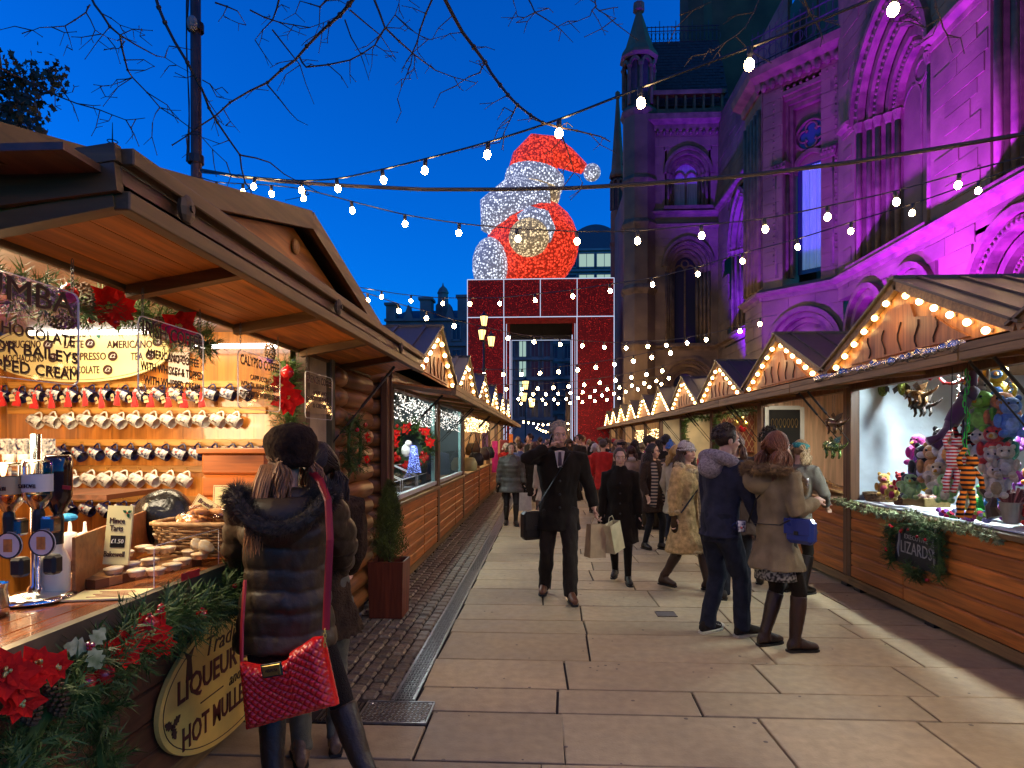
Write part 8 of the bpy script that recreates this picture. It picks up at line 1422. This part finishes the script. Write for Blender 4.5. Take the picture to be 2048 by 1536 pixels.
B = person('woman in dark fur jacket and patched jeans hidden beside the woman in the beret', x, y, 1.64, face=200, coat=('f', (.040, .030, .024), 'fur', .70), legs=('j', (.13, .12, .085), 'denim'), shoes=('b', (.16, .09, .05), 'leather', True), hands=((.20, -.3, 1.05), (-.18, -.28, 1.0)), poles=((.3, .9, -.5), (-.25, .9, -.5)), head=(25, 0), hair=('long', (.025, .016, .012), .3), detail=2, flare=.06, sleeve_r=1.15, feet=((.08, .02, 0), (-.1, -.08, 0)), build=1.05)
x, y = gp(1118, 6.72)
C = person('grey haired man in black coat walking with phone at his ear and shopping bags', x, y, 1.84, face=2, female=False, build=1.06, coat=('c', (.012, .011, .010), 'wool', .68), legs=('t', (.022, .021, .022), 'wool'), shoes=('s', (.14, .05, .02), 'leather', False), hands=((.36, -.04, .84), (-.13, -.14, 1.50)), poles=((.5, .9, 0), (-1, -.1, -.7)), feet=((.10, -.22, 0), (-.14, .14, .015)), head=(8, 2), hair=('short', (.30, .25, .19)), detail=2, flare=.03, voxel=.012, gloves=None, collar='stand')
b = MB(); b.add([C['up'](p) for p in ((-.05, -.125, 1.46), (.05, -.125, 1.46), (.022, -.165, 1.30), (-.022, -.165, 1.30), (0, -.11, 1.47))], [(0, 1, 2, 3), (0, 4, 1)]); b.build('shirt', mat('shirt_white', (.45, .38, .33), .7), C['o']); b = MB(); b.tube([C['up']((0, -.14, 1.45)), C['up']((0, -.17, 1.32))], [.014, .02], 6); b.build('tie', mat('tie_dark', (.03, .01, .02), .5), C['o'])
w = C['arms'][1][2]; b = MB(); b.box(w + Vector((.045, -.03, .075)), (.02, .055, .12), R3(.2, .25, 0), ch=.006); tag(b.build('phone', mat('phone_black', (.01, .01, .012), .2)), 'black phone held to the ear of the grey haired man', 'phone')
w = C['arms'][0][2]
def paper_bag(label, c, sz, col, rz, tilt=0): 
    t = thing('shopping_bag', label, 'shopping bag', c); R = R3(0, tilt, rz); ww, dd, hh = sz; b = MB(); m = mat('paper_%d' % int(col[0] * 100 + rz * 10), col, .75, var=.15, vs=9, bump=.35, bs=12); V = [Vector(c) + R @ Vector(p) for p in ((-ww / 2, -dd / 2, -hh), (ww / 2, -dd / 2, -hh), (ww / 2, dd / 2, -hh), (-ww / 2, dd / 2, -hh), (-ww / 2 * .96, -dd / 2 * .7, 0), (ww / 2 * .96, -dd / 2 * .7, 0), (ww / 2 * .96, dd / 2 * .7, 0), (-ww / 2 * .96, dd / 2 * .7, 0), (-ww / 2 * .8, 0, -hh * .5), (ww / 2 * .8, 0, -hh * .5))]
    b.add(V, [(0, 3, 2, 1), (0, 1, 5, 4), (2, 3, 7, 6), (1, 2, 9), (2, 6, 9), (6, 5, 9), (5, 1, 9), (3, 0, 8), (0, 4, 8), (4, 7, 8), (7, 3, 8)]); b.build('bag_body', m, t); b = MB(); b.tube([Vector(c) + R @ Vector((-.06, 0, 0)), Vector(c) + R @ Vector((-.03, 0, .07)), Vector(c) + R @ Vector((.03, 0, .07)), Vector(c) + R @ Vector((.06, 0, 0))], .004, 5); b.build('handle', m, t)
hnd = w + Vector((.02, -.02, -.16)); paper_bag('brown paper shopping bag in the left hand of the grey haired man', hnd + Vector((.0, 0, 0)), (.19, .12, .34), (.42, .28, .14), .5, .05); paper_bag('crumpled cream shopping bag beside the brown one', hnd + Vector((.16, .03, .01)), (.2, .13, .30), (.55, .45, .24), .9, -.22)
sh_ = C['up']((-.2, 0, 1.44)); shoulder_bag(C, 'black laptop bag hanging from the shoulder of the grey haired man', at(1066, 1050, 6.75), (.26, .13, .30), fabric('bag_black', (.012, .012, .013), 'leather'), .5, [C['up']((.10, -.14, 1.44)), C['up']((-.05, -.185, 1.2)), C['up']((-.2, -.15, .95)), at(1072, 1018, 6.7)], m_black)
x, y = gp(1240, 7.45)
D_ = person('young woman with hair tied back in a long black coat walking towards us', x, y, 1.56, face=-6, coat=('c', (.010, .009, .009), 'wool', .52), legs=('l', (.012, .011, .012), 'wool'), shoes=('s', (.012, .011, .012), 'leather', False), hands=((.25, -.04, .80), (-.25, -.02, .80)), feet=((.10, -.13, 0), (-.06, .12, .04)), head=(4, 0), hair=('bun', (.07, .045, .03)), detail=2, flare=.07, collar='scarfed', voxel=.012, gloves=(.01, .01, .01))
x, y = gp(1305, 9.7)
E = person('young woman with glasses, long dark hair and a checked scarf', x, y, 1.60, face=35, coat=('c', (.03, .02, .018), 'knit', .62), legs=('l', (.013, .012, .014), 'denim'), shoes=('b', (.02, .015, .012), 'leather', False), hands=((.2, -.16, .95), (-.22, -.1, .9)), feet=((.10, -.1, 0), (-.1, .08, 0)), head=(22, 0), hair=('long', (.022, .013, .010), .34), detail=2)
m_plaid = striped('plaid', (.35, .24, .16), (.02, .018, .018), .05)
for sx in (-1, 1): b = MB(); b.tube([E['up']((sx * .06, .03, 1.49)), E['up']((sx * .10, -.13, 1.40)), E['up']((sx * .11, -.17, 1.2)), E['up']((sx * .13, -.17, .9)), E['up']((sx * .15, -.16, .72))], [.035, .045, .05, .05, .05], 8, sq=(1, .3), up=(0, 1, 0)); b.build('scarf', m_plaid, E['o'])
for sx in (-1, 1): b = MB(); b.tube([E['hp']((sx * .031 + .022 * cos(a), -.103, .006 + .018 * sin(a))) for a in [k * pi / 6 for k in range(13)]], .0025, 4); b.build('glasses', m_black, E['o'])
x, y = gp(1372, 7.08)
F_p = person('smiling woman in speckled beanie and long tan sheepskin coat', x, y, 1.64, face=48, coat=('f', (.50, .33, .14), 'fur', .46), legs=('l', (.05, .03, .02), 'wool'), shoes=('b', (.05, .025, .015), 'leather', True), hands=((.23, -.05, .78), (-.24, .02, .80)), feet=((.10, -.22, 0), (-.10, .24, .03)), head=(-12, -2), hair=('long', (.07, .032, .014), .3), hat=beanie((.25, .2, .18), h=.06, col2=(.55, .5, .46)), detail=2, flare=.08, gloves=(.04, .03, .02), sleeve_r=1.15, build=1.06)
m_fur_cream = mat('fur_cream', (.50, .38, .20), .95, var=.4, vs=40)
fur_along('fur_collar', F_p['o'], [F_p['up']((.12 * cos(a), -.01 + .11 * sin(a), 1.45 + (.02 if sin(a) > 0 else -.05 + .0))) for a in [k * pi / 8 for k in range(17)]], .045, 1600, .03, m_fur_cream); fur_along('fur_front', F_p['o'], [F_p['up']((.0, -.15, 1.4)), F_p['up']((.01, -.175, 1.15)), F_p['up']((.01, -.19, .85)), F_p['up']((.02, -.215, .52))], .035, 1200, .022, m_fur_cream)
for i in (0, 1): a, e, w = F_p['arms'][i]; dd = (w - e).normalized(); sd = dd.orthogonal().normalized(); s2 = dd.cross(sd); fur_along('fur_cuff', F_p['o'], [w - dd * .06 + (sd * cos(q) + s2 * sin(q)) * .045 for q in [k * pi / 4 for k in range(9)]], .03, 500, .022, m_fur_cream)
fur_along('fur_hem', F_p['o'], [F_p['lo']((.24 * cos(a), .20 * sin(a), .47)) for a in [k * pi / 8 for k in range(17)]], .03, 1000, .022, m_fur_cream)
b = MB(); b.tube([F_p['up']((.14, -.02, 1.46)), F_p['up']((.0, -.16, 1.2)), F_p['up']((-.2, -.05, .92))], .010, 5); b.build('bag_strap', m_black, F_p['o'])
x, y = gp(1438, 5.42)
G = person('dark haired man in denim jacket with grey hood leaning to look at the stalls', x, y, 1.79, face=118, female=False, lean=.10, coat=('d', (.022, .024, .042), 'denim', .82), legs=('t', (.016, .018, .028), 'denim'), shoes=('s', (.02, .02, .022), 'wool', False), sole=mat('rubber_white', (.6, .55, .42), .6, var=.1), hands=((.24, -.14, .84), (-.27, -.22, .86)), feet=((.09, .05, 0), (-.11, -.14, 0)), head=(-12, -4), hair=('short', (.03, .017, .010)), detail=2, flare=.02, voxel=.012)
b = MB(); b.tube([G['up']((.15 * cos(a), .05 + .10 * sin(a), 1.43 + .05 * sin(a))) for a in [k * pi / 8 for k in range(17)]], .055, 10); b.sph(G['up']((0, .13, 1.38)), (.12, .09, .10), 12, 8); o = link('hood', remesh(b, 'hood', fabric('hood_grey', (.26, .22, .23), 'knit'), .014, 3), G['o'], (0, 0, 0)); o.location = -org(G['o'])
for i in (0, 1):
    an = G['legs'][i][2]
    for k in range(5): b = MB(); q0 = G['lo'](an + Vector((-.022, -.04 - k * .022, -.0 - k * .008))); q1 = G['lo'](an + Vector((.022, -.05 - k * .022, -.002 - k * .008))); b.tube([q0, (q0 + q1) / 2 + Vector((0, 0, .006)), q1], .0045, 5); b.build('shoelace', mat('rubber_white'), G['o'])
    b = MB(); b.sph(G['lo'](an + Vector((.025 * (1 if i == 0 else -1), -.172, -.05))), (.037, .037, .026), 10, 6); b.build('toe_cap', mat('rubber_white'), G['o'])
def cup(label, c, rz=0, tilt=0):
    o = copy_tree(mbq); o.location = c; o.rotation_euler = (tilt, -pi / 2, rz); o['label'] = label; o['category'] = 'mug'; o.pop('group', None) if False else None
    if 'group' in o: del o['group']
    return o
w = G['arms'][1][2]; cup('navy festive mug held low by the man in denim', at(1482, 1052, 5.2))
x, y = gp(1552, 5.06)
H_ = person('auburn haired woman in olive parka with fur hood holding a mug at the jewellery stall', x, y, 1.72, face=106, coat=('p', (.20, .15, .085), 'wool', .66), legs=('l', (.012, .010, .010), 'wool'), shoes=('b', (.022, .010, .008), 'leather', True), hands=((.15, -.27, 1.13), (-.15, -.24, 1.19)), poles=((.5, .6, -1), (-.5, .6, -1)), feet=((.09, .04, 0), (-.10, -.10, 0)), head=(10, 2), hair=('long', (.20, .065, .020), .24), detail=2, flare=.06, sleeve_r=1.1, voxel=.012, build=1.05)
fur_along('hood_fur', H_['o'], [H_['up'](p) for p in ((.16, -.10, 1.34), (.20, .02, 1.42), (.17, .14, 1.45), (.06, .22, 1.44), (-.06, .22, 1.44), (-.17, .14, 1.45), (-.20, .02, 1.42), (-.16, -.10, 1.34), (-.08, -.15, 1.26))], .055, 5200, .05, m_fur_brown)
b = MB(); b.sph(H_['up']((0, .13, 1.36)), (.15, .1, .12), 14, 9); b.build('hood', H_['coat'].data.materials[0], H_['o'], smooth=True)
b = MB(); b.ell([(.57, .185, .15, 0, 0), (.62, .185, .15, 0, 0), (.70, .175, .14, 0, 0)], 22, H_['W']); b.build('skirt', mat('dot_skirt', (.012, .011, .012), .8, col2=(.3, .28, .25), vs=55, detail=0), H_['o'], smooth=True)
cup('navy festive mug held up by the woman in the olive parka', at(1606, 968, 5.0))
mblue = mat('blue_leather', (.022, .04, .19), .3, var=.2, vs=5, coat=.3)
shoulder_bag(H_, 'bright blue leather satchel on the hip of the woman in the olive parka', at(1602, 1062, 4.82), (.23, .10, .19), mblue, -.95, [H_['up']((-.16, .05, 1.44)), H_['up']((.02, .17, 1.2)), H_['up']((.13, .165, 1.0)), at(1560, 1050, 4.8), at(1580, 1040, 4.78)], m_black, name='blue_satchel')
x, y = gp(1590, 6.9); I_ = person('woman in teal knitted headband bending over the jewellery counter', x, y, 1.66, face=128, lean=.14, coat=('c', (.14, .12, .09), 'wool', .7), hands=((.2, -.3, 1.05), (-.2, -.3, 1.0)), head=(6, 8), hair=('long', (.35, .2, .08), .16), hat=headband((.02, .16, .15)), detail=1, legs=('l', (.015, .013, .012), 'wool'), shoes=('b', (.015, .012, .012), 'leather', True))
x, y = gp(1538, 7.3); person('man with dark curly hair looking into the jewellery stall', x, y, 1.77, face=150, female=False, coat=('c', (.035, .03, .03), 'wool', .8), hair=('curly', (.02, .014, .010)), head=(0, 0), detail=1, hands=((.25, -.2, .95), (-.25, -.2, .95)))
x, y = gp(1468, 6.6); person('brown haired person hidden behind the man in denim', x, y, 1.74, face=165, coat=('c', (.03, .02, .02), 'wool', .7), hair=('bob', (.09, .035, .018), .14), detail=1)
FAR = [(1022, 12.4, 1.60, 8, True, ('n', (.075, .066, .05), 'nylon', .70), 1.0, ('l', (.02, .016, .015), 'denim'), ('bob', (.10, .06, .03), .05), None, 'short haired woman in grey quilted jacket walking by the handbag stall', ((.28, 0, .8), (-.28, 0, .8)), True),
       (1206, 13.8, 1.66, 170, False, ('c', (.42, .022, .018), 'wool', .62), 0, ('t', (.18, .12, .07), 'wool'), ('short', (.08, .06, .05)), beanie((.10, .075, .05), h=.05), 'person in bright red coat and brown hat with back turned', ((.25, -.1, .9), (-.25, -.1, .9)), False),
       (1190, 14.4, 1.58, 175, True, ('c', (.35, .02, .018), 'wool', .6), 0, ('t', (.03, .03, .03), 'wool'), ('bob', (.62, .58, .52), .06), None, 'white haired person beside the red coat with back turned', ((.25, -.1, .9), (-.25, -.1, .9)), False),
       (1244, 12.9, 1.66, -55, True, ('c', (.03, .02, .02), 'wool', .6), 0, ('l', (.02, .02, .02), 'wool'), ('bob', (.18, .10, .05), .08), headband((.012, .01, .01)), 'woman with black headband and bright pink scarf in the crowd', ((.25, -.1, .9), (-.25, -.1, .9)), False),
       (1298, 11.8, 1.72, 60, False, ('c', (.11, .075, .06), 'wool', .6), 0, ('t', (.03, .025, .02), 'wool'), ('short', (.05, .04, .03)), flatcap((.07, .06, .035)), 'man in flat cap and brown coat looking at the right hand stalls', ((.25, -.1, .9), (-.25, -.1, .9)), False),
       (1332, 11.6, 1.74, 150, False, ('c', (.015, .015, .015), 'wool', .7), 0, ('t', (.02, .02, .02), 'wool'), ('short', (.02, .016, .014)), beanie((.012, .012, .012), h=.05), 'person in black hooded coat facing the right hand stalls', ((.25, -.1, .9), (-.25, -.1, .9)), False),
       (1352, 9.3, 1.58, 130, True, ('c', (.42, .34, .22), 'wool', .65), 0, ('t', (.03, .03, .05), 'denim'), ('long', (.55, .33, .10), .18), None, 'blonde woman in cream jacket behind the woman in the beanie', ((.25, -.1, .9), (-.25, -.1, .9)), False),
       (1342, 10.4, 1.62, 150, True, ('c', (.05, .03, .02), 'wool', .65), 0, ('t', (.03, .03, .04), 'denim'), ('short', (.3, .2, .1)), beanie((.03, .12, .40), h=.06, bobble=True), 'person in blue and red bobble hat behind the glasses wearer', ((.25, -.1, .9), (-.25, -.1, .9)), False),
       (1270, 14.8, 1.66, 140, True, ('c', (.03, .03, .03), 'wool', .6), 0, ('t', (.03, .03, .03), 'wool'), ('long', (.03, .02, .015), .2), None, 'dark haired woman at the sixth right stall with back turned', ((.25, -.1, .9), (-.25, -.1, .9)), False),
       (1159, 17.5, 1.80, -60, False, ('c', (.02, .02, .022), 'wool', .7), 0, ('t', (.02, .02, .02), 'wool'), ('short', (.05, .03, .02)), None, 'tall man in dark jacket looking left beyond the red coat', ((.25, -.1, .9), (-.25, -.1, .9)), False),
       (1068, 13.2, 1.62, 195, True, ('c', (.018, .016, .016), 'wool', .55), 0, ('l', (.25, .16, .12), 'skin'), ('bob', (.10, .035, .018), .12), None, 'brown haired woman in black coat walking away by the man with the phone', ((.25, 0, .8), (-.25, 0, .8)), False),
       (1040, 15.8, 1.60, 175, False, ('c', (.05, .08, .22), 'nylon', .78), .5, ('t', (.02, .02, .03), 'denim'), ('short', (.06, .04, .03)), None, 'person in blue jacket walking away behind the quilted jacket', ((.25, 0, .8), (-.25, 0, .8)), False),
       (1096, 11.0, 1.62, 180, True, ('c', (.30, .20, .15), 'wool', .65), 0, ('t', (.02, .02, .02), 'denim'), ('long', (.05, .02, .015), .16), None, 'woman in pale coat with a white scarf hidden behind the grey haired man', ((.25, 0, .8), (-.25, 0, .8)), False),
       (1036, 20.0, 1.74, 170, False, ('c', (.30, .22, .18), 'wool', .75), 0, ('t', (.03, .03, .04), 'denim'), ('short', (.4, .25, .12)), None, 'fair haired person in pale jacket far down the left side', ((.25, 0, .8), (-.25, 0, .8)), False),
       (1100, 20.5, 1.68, 150, True, ('c', (.15, .16, .2), 'denim', .7), 0, ('t', (.03, .03, .04), 'denim'), ('long', (.3, .2, .12), .18), None, 'fair haired person in grey blue jacket far down the walk', ((.25, 0, .8), (-.25, 0, .8)), False),
       (1080, 24, 1.75, 190, False, ('c', (.02, .02, .022), 'wool', .7), 0, ('t', (.02, .02, .02), 'wool'), ('short', (.03, .02, .02)), None, 'person in black far down the middle of the walk', ((.25, 0, .8), (-.25, 0, .8)), False),
       (1140, 23, 1.70, 175, True, ('c', (.04, .03, .03), 'wool', .6), 0, ('t', (.02, .02, .02), 'wool'), ('long', (.04, .025, .02), .2), None, 'dark haired person far behind the shoulder of the grey haired man', ((.25, 0, .8), (-.25, 0, .8)), False),
       (1178, 22, 1.68, 185, True, ('c', (.03, .03, .035), 'wool', .6), 0, ('t', (.02, .02, .02), 'wool'), ('bob', (.25, .18, .1), .1), None, 'person with light brown hair far beyond the red coat', ((.25, 0, .8), (-.25, 0, .8)), False),
       (1228, 19, 1.70, 150, False, ('c', (.06, .05, .04), 'wool', .7), 0, ('t', (.02, .02, .02), 'wool'), ('short', (.05, .03, .02)), beanie((.35, .02, .02), h=.05), 'person in red hat far along the right hand stalls', ((.25, 0, .8), (-.25, 0, .8)), False),
       (1052, 28, 1.72, 180, False, ('c', (.03, .03, .03), 'wool', .7), 0, ('t', (.02, .02, .02), 'wool'), ('short', (.04, .03, .02)), None, 'small dark figure farthest down the left side', ((.25, 0, .8), (-.25, 0, .8)), False),
       (1120, 30, 1.74, 180, False, ('c', (.05, .04, .04), 'wool', .7), 0, ('t', (.02, .02, .02), 'wool'), ('short', (.04, .03, .02)), None, 'small dark figure farthest down the middle', ((.25, 0, .8), (-.25, 0, .8)), False)]
FP = []
for (px, d, H, fc, fem, coat, puff, legs, hr, hat, lab, hn, boots) in FAR:
    x, y = gp(px, d); FP.append(person(lab, x, y, H, face=fc, female=fem, coat=coat, puff=puff, legs=legs, hair=hr, hat=hat, hands=hn, detail=1, voxel=.018, shoes=('s', (.015, .012, .012), 'leather', boots), feet=((.09, -.1, 0), (-.09, .1, 0)), gloves=(.01, .01, .01) if boots else None, build=1.08 if puff else 1.0, collar='stand' if puff else None))
E2 = FP[3]; b = MB(); b.tube([E2['up']((.1 * cos(a), -.02 + .1 * sin(a), 1.47 + .02 * sin(3 * a))) for a in [k * pi / 8 for k in range(17)]], .05, 8); b.build('scarf', mat('pink_scarf', (.65, .02, .18), .9, bump=.5), E2['o'])
q = FP[10]['arms'][0][2]; paper_bag('large white patterned shopping bag carried by the woman walking away', at(1046, 985, 13.1), (.34, .16, .36), (.5, .46, .42), .2)
E2 = FP[12]; b = MB(); b.tube([E2['up']((.1 * cos(a), -.0 + .1 * sin(a), 1.46)) for a in [k * pi / 8 for k in range(17)]], .045, 8); b.build('scarf', mat('shirt_white'), E2['o'])
CR2 = [(1012, 18, 2), (1026, 24, 8), (1046, 21, 10), (1060, 18.5, 9), (1074, 17, 12), (1088, 27, 6), (1110, 26, 0), (1126, 19, 5), (1150, 26, 15), (1166, 20, 13), (1186, 18, 8), (1200, 24, 4), (1214, 17, 9), (1234, 16, 14), (1256, 18, 1), (1262, 12.2, 12), (1282, 15.5, 17), (1300, 14.2, 3), (1316, 13.6, 8), (1330, 14.8, 10), (1094, 32, 9), (1136, 33, 16)]
for k, (px, d, i) in enumerate(CR2):
    x, y = gp(px, d); o = copy_tree(FP[i]['o'], loc=(x, y, 0), rot=(0, 0, 0)); o.scale = (1, 1, rnd(.94, 1.03)); o['label'] = 'figure in the packed far crowd, %s from the left, in %s clothes' % ((ORD + ['seventeenth', 'eighteenth', 'nineteenth', 'twentieth', 'twenty first', 'twenty second'])[k + 1], ['grey', 'red', 'red', 'dark', 'brown', 'black', 'cream', 'dark', 'dark', 'dark', 'black', 'blue', 'pale', 'pale', 'grey', 'black', 'dark', 'dark', 'brown', 'dark', 'dark'][i]); o['group'] = 'far crowd'
bpy.data.scenes.remove(TMP)
